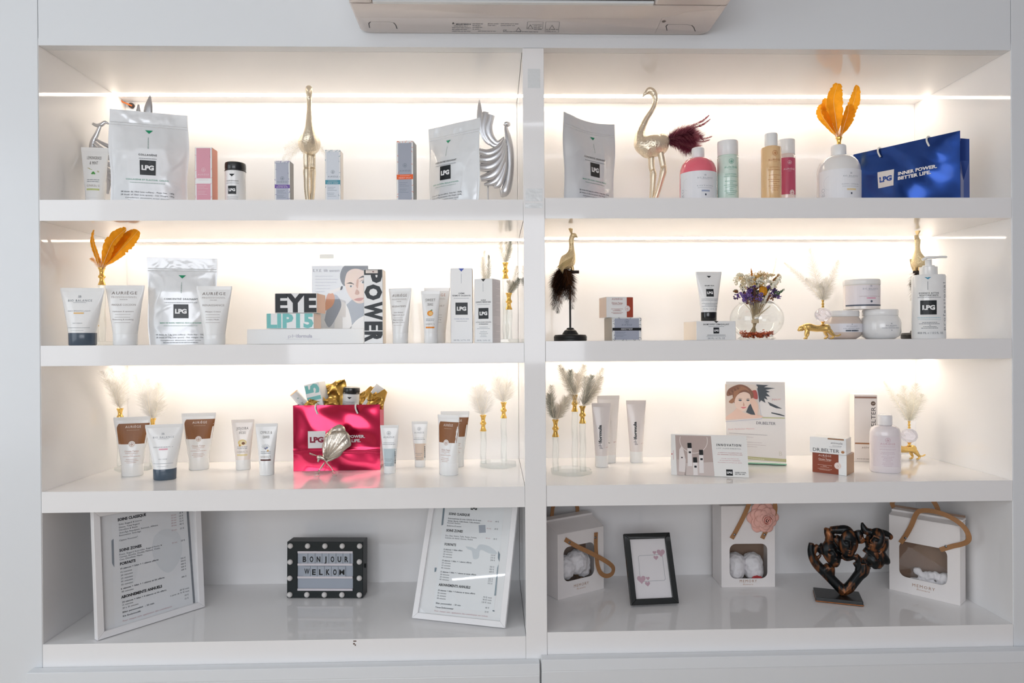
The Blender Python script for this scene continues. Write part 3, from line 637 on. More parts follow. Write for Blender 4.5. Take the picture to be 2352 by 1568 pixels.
# --- bottles
def bottle(label, x0, x1, yt, Y, k, prof, capprof, c, pr=None, capc=WHT, group=None, rough=.12, trans=0., sx=1., inner=None):
    p, W, H = place(x0, x1, yt, Y+(x1-x0)/2*sp(Y), k); r = W/2; T = thing('bottle', label, 'bottle', p, 0, group)
    B().lathe([(a*r, b_*H) for a, b_ in prof], 36).build('bottle_body', mat(c, rough, coat=.5, trans=trans), T, smooth=50)
    B().lathe([(a*r, b_*H) for a, b_ in capprof], 32).build('cap', mat(capc, .3, coat=.2), T, smooth=40)
    P = Print(T, cyl(lambda v: r+.0001))
    if pr: pr(P, W, H)
    P.done(); return T
def lotion(line1, band):
    def pr(P, W, H):
        r = W/2; P.rect(-r*1.5, H*.03, r*1.5, H*.545, '#eeeef1', 0, 26)
        P.balance(r*.12, H*.39, 1.0, '#9aa0a8'); P.text(line1, r*.12, H*.285, .0026, '#9aa0a8', w=r*.9); P.tiny(r*.12, H*.255, r*.85, .0011, '#a8adb4')
        P.rect(-r*.1, H*.195, r*.36, H*.222, band, 1, 3); P.disc(r*.12, H*.145, .0022, '#333c52', 1, 10, .0028)
        P.ring(-r*.85, H*.33, r*.33, .0005, '#cfd2d8', 1, 16, 100, 260); P.text('BIO', -r*1.12, H*.12, .011, '#c2c5cc', sx=.9, rot=90, al='l')
    return pr
DOME = [(.94, 0), (1, .02), (1, .55), (.97, .63), (.88, .71), (.72, .775), (.5, .81), (.34, .82), (.33, .84)]
BCAP = [(.345, .825), (.35, .83), (.35, .965), (.33, .99), (.28, 1)]
bottle('pink lotion bottle with domed shoulder and white label', 1563, 1645, 340, .07, '1r', DOME, BCAP, '#ef7080', lotion('LOTION', '#9aa5c2'), group='domed lotion bottles')
bottle('milky white domed bottle standing before the orange feathers', 1881, 1973, 334, .06, '1r', DOME, BCAP, '#eceae8', lotion('FACEWASH - CLEANSING MILK', '#ecd6a6'), group='domed lotion bottles')
def clear_print(c, y0, emb, band=None):
    def pr(P, W, H):
        r = W/2
        if band: P.rect(-r*1.55, H*.21, r*1.55, H*.73, band, 0, 20)
        P.emblem(0, H*y0, .0062 if not band else .005, emb, 1); P.text('AURIÈGE', 0, H*(y0-.105), .0046, emb, w=r*1.32, spc=.1)
        P.tiny(0, H*(y0-.125), r*.4, .0008, emb)
        if not band:
            P.line([(-r*.8, H*(y0-.165)), (r*.8, H*(y0-.165))], .0003, emb, 1); P.tiny(0, H*(y0-.20), r*1.1, .0012, emb); P.text('LOTION TONIFIANTE', 0, H*(y0-.24), .0026, emb, w=r*1.4)
            for i in range(8): P.tiny(0, H*(y0-.31-.03*i), r*(1.2, .3, 1.4, 1.1, .4, 1.3, 1.0, .6)[i], .0013, emb)
        else:
            P.disc(r*.3, H*.235, .0075, '#efe3de', 1); P.emblem(r*.3, H*.235, .0058, '#c2586c', 2); P.text('Chrono', 0, H*.145, .0032, '#c2586c', w=r*.8); P.tiny(0, H*.12, r, .0012, '#d59a96')
    return pr
STR = [(.96, 0), (1, .012), (1, .735), (.985, .745), (.93, .75), (.93, .765), (.985, .77)]
bottle('clear pale green toner bottle with wide white cap', 1649, 1696, 326, .08, '1r', STR, [(.95, .768), (.97, .772), (.97, .985), (.95, 1)], '#d6e8dc', clear_print('', .66, '#5aa890'), group='straight toner bottles')
bottle('amber oil bottle with narrow white cap', 1750, 1794, 308, .07, '1r', [(.96, 0), (1, .012), (1, .775), (.97, .80), (.7, .81), (.64, .82)], [(.62, .818), (.64, .82), (.64, .985), (.6, 1)], '#ecc492', clear_print('', .70, '#bd7440'), group='straight toner bottles')
bottle('raspberry toner bottle half behind the amber bottle', 1786, 1826, 323, .15, '1r', [(.96, 0), (1, .012), (1, .76), (.93, .77), (.93, .785), (.985, .79)], [(.95, .788), (.97, .792), (.97, .985), (.95, 1)], '#ecd9d2', clear_print('', .66, '#f0dfe2', '#c1506c'), group='straight toner bottles')
# --- orange feathers in gold neck behind the milky bottle
OR = '#f0a52c'
def fan(base, tips, wds, c, label, group, N=70, bw=.0016, fluff=.06, seed=0, Yd=0., mid=.5, bow=0., prof=None, ang=42, t0=.1, tip=None):
    for i, (tp, wd) in enumerate(zip(tips, wds)):
        b0 = V(base)+V(((i-len(tips)/2)*.0012, ((i*7) % 3-1)*.0015, 0)); e = V(tp); e.z = min([e.z]+[z-.014 for z in (BZ['1'], BZ['2'], HB) if b0.z < z < e.z+.014]); m_ = b0.lerp(e, mid)+V((bow*(1 if e.x > b0.x else -1), 0, .004))
        feather([b0, m_, e], wd, c if isinstance(c, str) else c[i % len(c)], N, bw, fluff, ang, t0=t0, label=label, group=group, seed=seed+i, prof=prof, tip=tip)
pv = at(1927, 316, .21); hz = pv.z-FZ['1r']-.046
vase('crystal column vase with gold neck behind the milky domed bottle', (pv.x, .21, FZ['1r']+.0003), [(0, 0, hz)], base=.04)
vb = (pv.x, .21, FZ['1r']+hz+.042)
def vanes(vb, items, label, group, seed):
    for i, (x, y, Y, wd, bow, lop, tw) in enumerate(items):
        b0 = V(vb)+V(((i-2)*.0012, ((i*7) % 3-1)*.002, -.004)); e = at(x, y, Y); e.z = min([e.z]+[z-.010 for z in (BZ['1'], BZ['2'], HB) if b0.z < z < e.z+.010])
        vane([b0, b0.lerp(e, .35)+V((bow*.6, 0, .004)), b0.lerp(e, .7)+V((bow, 0, .003)), e], wd, OR, label[i] if isinstance(label, list) else label, group, seed+i, lop=lop, twist=tw)
vanes(vb, ((1924, 192, .195, .021, -.012, .05, .2), (1968, 196, .20, .018, .008, -.2, -.5), (1888, 240, .23, .014, -.016, .1, .6), (1950, 240, .18, .017, .004, .1, -.3), (1898, 225, .225, .014, -.012, 0, .4)),
      ['tall upright orange goose feather behind the milky bottle', 'orange goose feather leaning towards the blue bag', 'short pale orange feather leaning away from the blue bag', 'foremost orange goose feather with a white quill behind the milky bottle', 'orange feather tucked behind the tall upright one'], 'orange feathers on the top shelf', 60)
fan(vb, [V(vb)+V((a, b__, .03)) for a, b__ in ((-.02, -.01), (.018, -.012), (0, -.02), (-.012, .01))], [.012]*4, OR, 'small downy orange tuft at the gold neck behind the milky bottle', 'orange tufts on the top shelf', 50, .0006, .5, 80)
# --- foil carrier bags
def foil(c): return mat(c, .19, metal=.85, coat=.3, bump=.03, scale=30)
def carrier(label, loc, rz, W, d, H, c, pr, open_=True, seed=1, fold=.3, dip=0.):
    T = thing('gift_bag', label, 'bag', loc, rz, 'foil gift bags'); m = foil(c); nu, nv = 48, 36
    def wr(u, v):
        e = max(0, 1-abs(u/(W/2))**5)*max(0, 1-abs(2*v/H-1)**6)
        return .011*noise.noise(V((u*8+seed, v*10, seed)))*e+.0035*noise.noise(V((u*18+v*14, v*15, seed+4)))*e-.0022*max(0, 1-abs(v-fold*H)/.004)
    b_ = B(); vs = []
    for y in (0, .0009):
        for j in range(nv+1):
            for i in range(nu+1):
                u, v = -W/2+W*i/nu, H*j/nv; vs.append((u, -d/2+wr(u, v)+y, v))
    n = (nu+1)*(nv+1); fs = []
    for j in range(nv):
        for i in range(nu):
            q = j*(nu+1)+i; fs += [(q, q+1, q+nu+2, q+nu+1), (n+q+nu+1, n+q+nu+2, n+q+1, n+q)]
    b_.add(vs, fs).build('front_panel', m, T, smooth=180)
    B().box(-W/2, W/2, d/2-.0008, d/2, 0, H-dip).build('back_panel', m, T)
    for sg in (-1, 1):
        inn = sg*(W/2-.010); e = sg*W/2
        B().rings([[(e, -d/2+.0012, z), (inn if z > H*.35 else e-sg*.003, 0, z), (e, d/2-.001, z)] for z in (.0006, H*.3, H*.6, H-.0005-dip)], closed=False, cap0=False, cap1=False).build('side_panel', m, T)
    B().box(-W/2+.001, W/2-.001, -d/2+.002, d/2-.001, 0, .0008).build('bottom_panel', m, T)
    rp = mat('#f0eee9', .7, bump=.5, scale=400)
    for x in (-.24, .22):
        P = [(W*x+.006, -d/2-.003, H-.024), (W*x+.001, -d/2-.0045, H-.012), (W*x, -d/2-.004, H-.002), (W*x+.002, -d/2+.0015, H+.003), (W*x+.006, -d/2+.007, H-.004), (W*x+.01, -d/2+.009, H-.02)]
        B().tube(spline(P, 5), .0024, 8).build('rope_handle', rp, T, smooth=60)
    P = Print(T, lambda u, v, l: (u, -d/2+wr(u, v)-l-.0007, v)); pr(P, W, H); P.done(.35); return T
def slogan(lq, lx, lz, c, tx, th):
    def pr(P, W, H):
        q = lq*W; P.lpg(lx*W, lz*H, q, '#e6e2e2', c, nu=6)
        P.text('INNER POWER.', tx*W, lz*H+th*.35, th, '#ece8ea', bold=.04, al='l', w=W*.36); P.text('BETTER LIFE.', tx*W, lz*H-th*1.15, th, '#ece8ea', bold=.04, al='l', w=W*.31)
    return pr
a_ = at(2205, 300, .02); best = min((abs(at(1960, 355, y/1000).z-a_.z), y/1000) for y in range(0, 390)); b_ = at(1960, 355, best[1])
W_ = math.hypot(a_.x-b_.x, a_.y-b_.y); rz_ = math.atan2(a_.y-b_.y, a_.x-b_.x); dB = .055
nv_ = V((-math.sin(rz_), math.cos(rz_), 0))
carrier('shiny blue foil gift bag with white rope handles and white square emblem', V(((a_.x+b_.x)/2, (a_.y+b_.y)/2, FZ['1r']+.0003))+nv_*dB/2, rz_, W_, dB, a_.z-FZ['1r'], '#2a4fa0', slogan(.16, -.17, .50, '#2a4fa0', -.05, .0085), seed=3, fold=-1, dip=.012)
# ------------------------------------------------------------------ second shelves
def bal_tube(l1, band, l2):
    def pr(P, W, H):
        P.balance(-W*.02, H*.725, W/.075, '#8c9198'); P.text(l1, -W*.02, H*.585, H*.020, '#9a9ea4', w=W*.52); P.rect(-W*.13, H*.545, W*.10, H*.568, band, 1, 4)
        P.text(l2, -W*.02, H*.375, H*.015, '#8d9298', w=W*.22); P.tiny(-W*.02, H*.30, W*.52, H*.008, '#8d9298'); P.tiny(-W*.02, H*.255, W*.3, H*.006, '#a4a8ad')
    return pr
def pro_tube(l1, ls, c='#8a7f7b', prof=True, big=1.):
    def pr(P, W, H):
        P.text('AURIÈGE', 0, H*.845, H*.050*big, c, w=W*.66, spc=.1)
        if prof: P.text('PROFESSIONNEL', 0, H*.785, H*.030, '#bdb6b2', w=W*.66, spc=.12); P.tiny(0, H*.755, W*.2, H*.010, '#a59d99')
        P.text(l1, 0, H*.655, H*.032, '#aaa29e', w=W*.62)
        for i, x in enumerate(ls):
            v = H*(.55-.045*i)
            if x: P.text(x, 0, v, H*.021, '#94898a', w=W*min(.54, .036*len(x)))
            else: P.tiny(0, v, W*.4, H*.008, '#b0a8a6')
    return pr
tube('white tube with slate blue cap beside the orange feathers', 139, 240, 661, .04, '2', bal_tube('SILKY SMOOTH LIGHT', '#f0c27a', 'DAY CREAM'), cw=.62, ch=.215, cap='#4b5866', rz=4, group='cream tubes')
tube('white facial tube between the slate capped tube and the silvery pouch', 243, 332, 655, .06, '2', pro_tube('MASQUE COCOON', ['Hydratant & apaisant', '', '', 'Moisturizing & soothing', '']), cw=.62, ch=.19, rz=4)
pouch('silvery stand-up pouch behind two white facial tubes', 339, 499, 592, .11, '2', lpg_pouch('CONCENTRÉ DRAINANT', '', 'MARC DE RAISIN, HIBISCUS, FEUILLE D’OLIVIER', DRA, 190*sp(.11), 0, 33), 14, seed=12, bulge=.028)
tube('white facial tube overlapping the silvery pouch', 452, 533, 657, .05, '2', pro_tube('RENAISSANCE', ['Masque Crème', '', '', 'Cream Mask', '']), cw=.60, ch=.17, rz=4)
# flat box and the cartons with giant lettering on it
TEAL = '#7cc6c3'
fb = carton('long flat white box lying under the giant-lettered cartons', 567, 836, 755, .09, '2', .17, lambda P, W, H: (P.text('pH', W*-.075, H*.42, H*.22, '#cfcdd6', w=.022, al='r'), P.text('formula', W*-.07, H*.42, H*.22, '#c3c1cd', bold=.03, al='l'), P.tiny(W*-.02, H*.30, W*.29, .0009, '#d5d3da')), name='flat_box')
zf = fb.location.z+(at(700, 755, .09).z-FZ['2'])+.0008
def block(label, x0, x1, Y, z, H, d, t, c, sidec, rz=0., fill=.94, **kw):
    p = at((x0+x1)/2, 740, Y); W = (x1-x0)*sp(Y)
    return carton(label, x0, x1, 0, Y, '2', d, lambda P, W, H: P.text(t, 0, H*.02, H*.96, c, bold=.05, w=W*.985, l=0, spc=.02, fit=True), rz=rz, W=W, H=H, loc=V((p.x, Y+d/2, z)), sidec=sidec, flap='top', **kw)
hl = at(700, 719, .10).z-zf
lipb = block('white carton with giant teal lettering stacked on the flat box', 613, 720, .10, zf, hl, .075, 'LIP15', TEAL, '#e3c6b4', group='giant-lettered cartons')
eyeb = block('white carton with giant black lettering topmost of the stack', 633, 728, .097, zf+hl+.0008, at(700, 673, .097).z-zf-hl-.0008, .085, 'EYE', '#1f2326', '#e0b9a0', group='giant-lettered cartons', rz=-1)
def power(P, W, H):
    hx = W*.96
    for i, ch in enumerate('POWER'):
        hs = (.20, .235, .275, .135, .155)[i]
        hs *= .985; v0 = H-H*.985*sum((.20, .235, .275, .135, .155)[:i]); b__ = H*hs
        P.text(ch, -W*.48, v0-b__*.03, hx, '#20262b', bold=.06, w=b__*.92, al='l', rot=-90, l=0, fit=True)
    P.rect(-W*.40, H*.945, W*.25, H*.988, '#eadfd6', 3); P.text('48', 0, H*.957, .0035, '#6a2f2c', bold=.03, l=4)
carton('tall white carton with giant black lettering running down it', 836, 879, 618, .06, '2', .05, power, sidec='#f1e2d0', group='giant-lettered cartons')
# clear stand with the eye serum poster
Yp = .275; p = at(782, 750, Yp); W_ = 128*sp(Yp); zt = at(782, 579, Yp).z; zp0 = at(782, 755, Yp).z
ps = thing('poster_stand', 'clear acrylic stand with eye serum poster of a dark-haired model', 'stand', (p.x, Yp, zf), group='poster stands')
B().box(-W_/2-.001, W_/2+.001, -.0035, -.0015, 0, zt-zf).build('acrylic_panel', CLEAR, ps, bev=.0004)
B().box(-W_/2-.001, W_/2+.001, -.03, .03, -.0000, .002).build('acrylic_foot', CLEAR, ps, bev=.0004)
hp = at(782, 610, Yp).z-zf
B().box(-W_/2, W_/2, -.0006, .0006, .0025, hp).build('poster', mat('#dfe3e8', .4), ps)
P = Print(ps, front(-.0006))
def blob(P, cx, cy, pts, c, l, sx=1., n=6):
    q = spline([(cx+a*sx, cy+b_) for a, b_ in pts+[pts[0]]], n)[:-1]; P.poly(q, c, l); return P
def pic(P, x0, y0, s): return lambda pts, c, l=1, n=5: P.poly(spline([(x0+a*s, y0+b_*s) for a, b_ in pts+[pts[0]]], n)[:-1], c, l)
e = W_/128; G = pic(P, -W_/2, hp-144*e, e)           # poster pixels, y up
P.rect(-W_/2, .003, W_/2, hp, '#dde2e8', 0)
G([(70, 0), (128, 0), (128, 62), (100, 70), (84, 60), (64, 36)], '#8b97a6', 1); G([(50, 0), (88, 0), (84, 40), (70, 62), (56, 44)], '#f1f3f4', 2); G([(84, 0), (128, 0), (128, 30), (104, 22)], '#eef1f3', 2)
P.poly([(-W_/2+a*e, hp-144*e+b__*e) for a, b__ in spline([(72, 98), (66, 108), (64, 122), (68, 136), (74, 143.5)], 4)+[(127.8, 143.8), (127.8, 96)]], '#3e444e', 2)
G([(74, 104), (80, 128), (98, 137), (120, 131), (129, 122), (128, 70), (118, 60), (104, 58), (90, 68), (80, 84)], '#e6cdbf', 3)
G([(80, 104), (84, 122), (96, 132), (108, 131), (98, 120), (92, 100), (90, 82), (84, 86)], '#f0dccf', 4); G([(120, 118), (128, 112), (128, 74), (118, 64), (120, 90)], '#d8b8a6', 4); G([(83, 97), (88, 99.5), (94, 97), (88, 94.5)], '#f0eeee', 5); P.disc(-W_/2+88.5*e, hp-47*e, 2.2*e, '#4d5d68', 6); G([(110, 106), (116, 109.5), (123, 106), (116, 103)], '#f0eeee', 5); P.disc(-W_/2+116.5*e, hp-38*e, 2.6*e, '#46545f', 6); G([(108, 107), (116, 111.5), (124, 107), (116, 110)], '#4d545e', 6); G([(78, 103), (88, 106), (96, 101), (88, 103)], '#3d4149', 4); G([(104, 113), (116, 121), (127, 115), (116, 117)], '#2f343b', 4)
G([(97, 80), (102, 90), (108, 82), (103, 77)], '#cfa797', 4); G([(94, 66), (104, 70), (118, 70), (108, 63)], '#c98f8b', 4); G([(100, 98), (102, 112), (106, 110), (104, 92)], '#d3ab99', 4)
G([(28, 20), (40, 66), (54, 78), (66, 60), (62, 40), (40, 4)], '#9aa4b4', 3); G([(28, 40), (34, 76), (46, 82), (52, 70), (46, 52)], '#d9a083', 4); G([(40, 86), (42, 80), (68, 90), (66, 95)], '#f4f3f3', 5); G([(64, 88), (66, 96), (70, 97), (69, 90)], '#4a4d55', 6)
P.text('E.Y.E. lift serum', -W_/2+3*e, hp-14*e, 6.2*e, '#5d6370', al='l', w=60*e, l=2)
for i, x in enumerate(('Aide poches et cernes', 'Améliore la fermeté cutanée', 'Hydratation longue durée', 'Application prise &', 'L’absorption des', 'ingrédients')): P.text(x, -W_/2+8*e, hp-(25+7*i)*e, 2.5*e, '#8d93a0', al='l', w=(40, 52, 48, 34, 33, 21)[i]*e, l=2)
P.rect(-W_/2+18*e, hp+16*e, -W_/2+50*e, hp+26*e, '#e6e6dc', 0); P.done()
# small tubes and cartons towards the divider
tube('white facial tube with grey print beside the giant-lettered tall carton', 894, 945, 662, .06, '2', pro_tube('REGENATEMPS', ['Soin Global', 'Régénérant Jour', '', 'Regenerating', 'Smart Day Cream', '']), cw=.64, ch=.19, rz=-22)
def art_orange(P, W, H):
    P.disc(0, H*.57, W*.16, '#f09a2c', 1, 14, H*.052); P.disc(W*.03, H*.565, W*.10, '#f7c978', 2, 12, H*.032); P.poly([(-W*.02, H*.62), (W*.1, H*.645), (W*.13, H*.62)], '#3f7d3a', 2)
tube('white hand cream tube with orange fruit picture', 968, 1011, 668, .05, '2', hand_tube('SWEET', 'ORANGE', '', '#f0912a', art_orange), cw=.72, ch=.21, rz=-6)
tube('white facial tube half behind the orange fruit hand cream', 975, 1034, 661, .12, '2', pro_tube('CONFORT', ['Soin', '', '', 'Nourishing', ''], c='#c79a8a'), cw=.64, ch=.19, rz=-6)
def lpg_box(tri, t1, t2, g1, g2, vol, extra=False):
    def pr(P, W, H):
        P.poly([(-W*.13, H*.999), (W*.13, H*.999), (0, H*.955)], tri); P.tiny(0, H*.80, H*.13, .0011, '#9aa0ad', al='l', rot=90)
        P.text(t1, 0, H*.655, .0036, INK, bold=.01); P.text(t2, 0, H*.625, .0036, INK, bold=.01, w=W*.84); P.tiny(0, H*.597, W*.7, .0012, GRY)
        P.lpg(0, H*.46, W*.56); P.text(g1, 0, H*.315, .0028, '#9299b5' if not extra else INK, w=W*.68 if not extra else W*.86); P.tiny(0, H*.29, W*.5, .0012, GRY)
        if extra:
            P.text(g2, 0, H*.285, .0026, INK, w=W*.5, l=2)
            for i, x in enumerate((.45, .7, .0, .36, .46, .3, .36)): P.tiny(0, H*(.245-.025*i), W*x+.001, .0012, GRY)
        P.text(vol, 0, H*.028, .0038, '#9a9fa6', w=W*.74)
    return pr
def fine_side(T, W, d, H, rows, c, sg=1, mid=True):
    P = Print(T, side(sg*W/2, sg))
    for i in range(rows):
        v = H*(.965-.9*i/rows)
        if .30 < v/H < .42 and mid: continue
        P.tiny(-d*.42*1, v, d*.84*(1 if i % 5 else .45), .0010, c, al='l', seed=i)
    P.done()
t1 = carton('tall white carton with blue triangle and black square emblem', 1035, 1085, 616, .07, '2', .055, lpg_box('#3c54b4', 'CRÈME', 'FERMETÉ GALBANTE', 'ZONES RELÂCHÉES', '', '200 ML / 6.7 FL. OZ'), sidec='#ecd9c6', group='white cartons with black square emblem')
fine_side(t1, 50*sp(.07), .055, at(1060, 616, .07).z-FZ['2'], 42, '#c6a58c')
t2 = carton('shorter white carton with black triangle and black square emblem', 1090, 1131, 640, .045, '2', .055, lpg_box('#17191b', 'HUILE', 'EXPERTE VERGETURES', 'ACTION ZONES MARQUÉES', 'ET PRÉVENTION', '100 ML / 3.4 FL. OZ', True), rz=-22, sidec='#dcd6d8', group='white cartons with black square emblem')
fine_side(t2, 41*sp(.045)/math.cos(rad(22)), .055, at(1110, 640, .045).z-FZ['2'], 40, '#a9a5ab')
# --- vases of the second shelf
pv = at(234, 655, .165); hz = pv.z-FZ['2']
vase('twisted crystal column vase behind the slate capped tube', (pv.x, .165, FZ['2']+.0003), [(0, 0, hz), (.034, .018, .06), (-.03, .02, .05)], base=.05)
vb = (pv.x, .165, FZ['2']+hz+.043)
PF = lambda t: math.sin(PI*min(1, max(0, t*.86+.14)))**.55
vanes(vb, ((216, 508, .08, .006, -.008, 0, .3), (290, 502, .06, .019, -.012, .1, .3), (303, 505, .09, .010, -.006, 0, -.4), (318, 525, .085, .020, .004, -.1, -.5), (213, 540, .12, .004, -.004, 0, 0)),
      ['narrow orange feather standing nearest the shelf side above the slate capped tube', 'broad orange goose feather reaching the shelf above the slate capped tube', 'slim orange feather between two broad ones above the slate capped tube', 'broad orange goose feather bending towards the silvery pouch', 'thin orange wisp above the slate capped tube'], 'orange feathers on the second shelf', 90)
fan(vb, [V(vb)+V((a, b__, .028)) for a, b__ in ((-.022, -.01), (.02, -.012), (0, -.02), (-.012, .01), (.012, .01))], [.014]*5, OR, 'small downy orange tuft at the gold neck above the slate capped tube', 'orange tufts on the second shelf', 60, .0006, .6, 110)
GF = ['#b4b1a4', '#c9c2b2', '#8f9389', '#ded6c8']
def grey_vase(label, loc, cols, tipsets, flabel, group, rz=0., base=.06, seed=0, N=70, wd=.018, k=1.):
    vase(label, loc, cols, base=base, rz=rz, k=k); M_ = Matrix.Rotation(rz, 4, 'Z')
    for (x, y, h), tips in zip(cols, tipsets):
        b0 = V(loc)+M_ @ V((x, y, h+.042*k)); fan(b0, [at(*q) for q in tips], [wd]*len(tips), GF, flabel[cols.index((x, y, h))], group, N*2, .0006, .42, seed, bow=.004); seed += 10
pb = at(1160, 785, .24); q1 = at(1162, 641, .27); q2 = at(1170, 713, .2); q3 = at(1113, 650, .27); lc = V((pb.x-.012, .24, FZ['2']+.0003))
def colat(px, py, Y, lc): q = at(px, py, Y); return (q.x-lc.x, Y-lc.y, q.z-lc.z)
grey_vase('three-column crystal vase with grey feathers behind the white cartons', lc, [colat(1161, 640, .27, lc), colat(1169, 711, .205, lc), colat(1117, 690, .26, lc)],
          [[(1163, 555, .27), (1150, 535, .28), (1172, 545, .26)], [(1182, 650, .19), (1168, 645, .2), (1192, 640, .2), (1188, 610, .21)], [(1113, 575, .26), (1108, 590, .25), (1122, 585, .27)]],
          ['mottled grey feather in the highest gold neck behind the white cartons', 'mottled grey feather in the lowest gold neck beside the shorter white carton', 'mottled grey feather rising straight behind the shorter white carton'], 'grey feathers on the second shelf', seed=200, base=.056)
# --- peacocks on black stands
def peacock(label, px, py, Y, k, rz, s, seed):
    """profile with the beak towards +x; s metres in one photo pixel; tail hangs at -x"""
    p = at(px, py, Y); T = thing('peacock_figurine', label, 'figurine', (p.x, Y, FZ[k]+.0003), rz, 'peacock figurines'); q = lambda x, z, y=0: (x*s, y*s, z*s)
    B().lathe([(a*s, b_*s) for a, b_ in ((37, 0), (38.5, 1), (38.5, 4), (38, 5), (38.5, 6), (38.5, 10), (36, 14), (19, 15), (18, 18), (15, 22), (14, 24), (9, 27), (8, 30), (3, 31))], 40).build('stand_base', mat('#17191a', .4), T, smooth=30)
    B().tube([q(0, 29), q(0, 160)], 2.3*s, 10).build('stand_rod', mat('#1b1a19', .45), T, smooth=60)
    B().tube([q(-12, 161), q(21, 161)], 3.8*s, 12).build('perch', mat('#2a1d16', .6, bump=.5, scale=90), T, smooth=50)
    b_ = B()
    b_.tube(spline([q(8, 246), q(4, 238), q(4, 225), q(4, 212), q(2, 200), q(-4, 188), q(-13, 178), q(-24, 168)], 5), [v[0]*s for v in spline([(5,), (6.5,), (5.5,), (7,), (12,), (18,), (15,), (5,)], 5)], 16)
    b_.ball(q(9, 246), (8*s, 5.5*s, 6*s), 14, 9); b_.tube([q(13, 245), q(17, 242), q(20, 239)], [3*s, 2*s, .6*s], 8)
    fused(b_, 'body', scaly('#ecd7ac', .42, .75, 300, .6), T, .0014, 4)
    b_ = B()
    for i in range(-2, 3):
        b_.tube([q(5, 249), q(3+i, 256, i*1.5), q(2+i*1.4, 262, i*2.4)], [1.6*s, 1.8*s, 3.2*s], 8)
    b_.build('crest', mat('#e4cd9c', .45, .75), T, smooth=60)
    for sg in (-1, 1):
        b_ = B()
        for i in range(7): b_.tube(spline([q(6-i, 194-i*2.5, sg*15), q(-10-i, 186-i*3.2, sg*16.5), q(-30+i*2, 172-i*2.6, sg*9)], 4), [(2.6*s, 1.2*s)]*8+[(1*s, .6*s)], 8)
        b_.build('wing', mat('#ecd9b0', .42, .75), T, smooth=60)
        P = spline([q(3, 180, sg*5), q(5, 172, sg*5), q(6, 165, sg*5)], 5); B().tube(P, 3.4*s, 8).build('leg', mat('#dcbf8e', .42, .9), T, smooth=60)
    rr = random.Random(seed)
    for i in range(34):
        dx, dz, dy = -rr.uniform(.1, 1), -rr.uniform(40, 108), rr.uniform(-.55, .6); L = rr.uniform(.75, 1.05)
        e_ = (-16-27*L*abs(dx)-2, 166+dz*L, dy*30*L) if i % 3 else (8-rr.uniform(0, 22), 166+dz*L*.85, -8-rr.uniform(0, 12))
        feather([q(-14+rr.uniform(-6, 6), 172, rr.uniform(-6, 6)), q(-14+(e_[0]+14)*.55, 166+(e_[2]*0)+(e_[1]-166)*.32, e_[2]*.55), q(*e_[:2], e_[2])], .034, ('#241a16', '#3a2419', '#171513', '#5a3a26')[i % 4], 70, .0008, .35, 40, parent=T, seed=seed+i, quill='#2a1d16', nrm=(.2, -1, .1))
    return T
peacock('gold peacock with brown feather tail perched on a black stand beside the divider', 1310, 780, .11, '2r', 0, sp(.11)*.985, 300)
peacock('gold peacock with feather tail perched on a black stand behind the pump bottle', 2110, 776, .185, '2r', rad(215), .00114, 340)
# --- cartons beside the first peacock
def grey_box(P, W, H):
    P.rect(-W*.42, H*.04, W*.42, H*.96, '#a7acbb'); P.emblem(0, H*.83, .0052, '#6b7484', 1); P.text('AURIÈGE', 0, H*.645, .0046, '#6b7484', w=W*.36, spc=.1)
    P.rect(-W/2+.0004, H*.435, W/2-.0004, H*.555, '#15181b', 2); P.tiny(0, H*.515, W*.38, .0012, '#c9ccd0', l=3); P.text('PERFECT NUIT', 0, H*.455, .0040, '#d9dbde', w=W*.40, l=3)
    for i in range(4): P.tiny(-W*.38, H*(.36-.05*i-(.03 if i > 1 else 0)), W*(.34, .3, .36, .26)[i], .0012, '#7a8290', al='l')
    swirls(P, W, H, '#3a3d44', 'tblr', 5, 4, .0055)
gb = carton('grey square carton with black band and dark curls', 1406, 1473, 729, .10, '2r', .062, grey_box, rz=10, sidec='#a79f92', group='square cream cartons')
hb = at(1440, 729, .10).z-FZ['2r']+.0006
def chrono(bg, fg, bar, flip=1):
    def pr(P, W, H):
        x = W*.26*flip
        P.rect(min(x, flip*W/2*.995), .0005, max(x, flip*W/2*.995), H-.0012, bar); P.disc(x+W*.02*flip, H*.43, .0078, bg if bg != WHT else '#f1efee', 1); P.emblem(x+W*.02*flip, H*.43, .0060, '#c9a09a', 2)
        P.text('AURIÈGE', -W*.10*flip, H*.85, .0045, fg, w=W*.40, spc=.1, l=2); P.text('Chrono Temps', -W*.10*flip, H*.665, .0040, fg, bold=.01, w=W*.42, l=2); P.tiny(-W*.10*flip, H*.62, W*.36, .0011, fg, l=2)
        for i, q in enumerate((.46, .2, .34, .44, .32)): P.tiny(-W*.10*flip, H*(.40-.045*i-(.04 if i > 2 else 0)), W*q, .0012, fg, l=2)
    return pr
carton('white square carton with brick red end stacked on the grey carton', 1395, 1456, 681, .105, '2r', .062, chrono(WHT, '#a8594c', '#a5452f'), rz=9, H=at(1425, 681, .105).z-FZ['2r']-hb-.0004, loc=V((at(1424, 700, .105).x-.005, .137, FZ['2r']+hb)), sidec='#e9d2c0', group='square cream cartons')
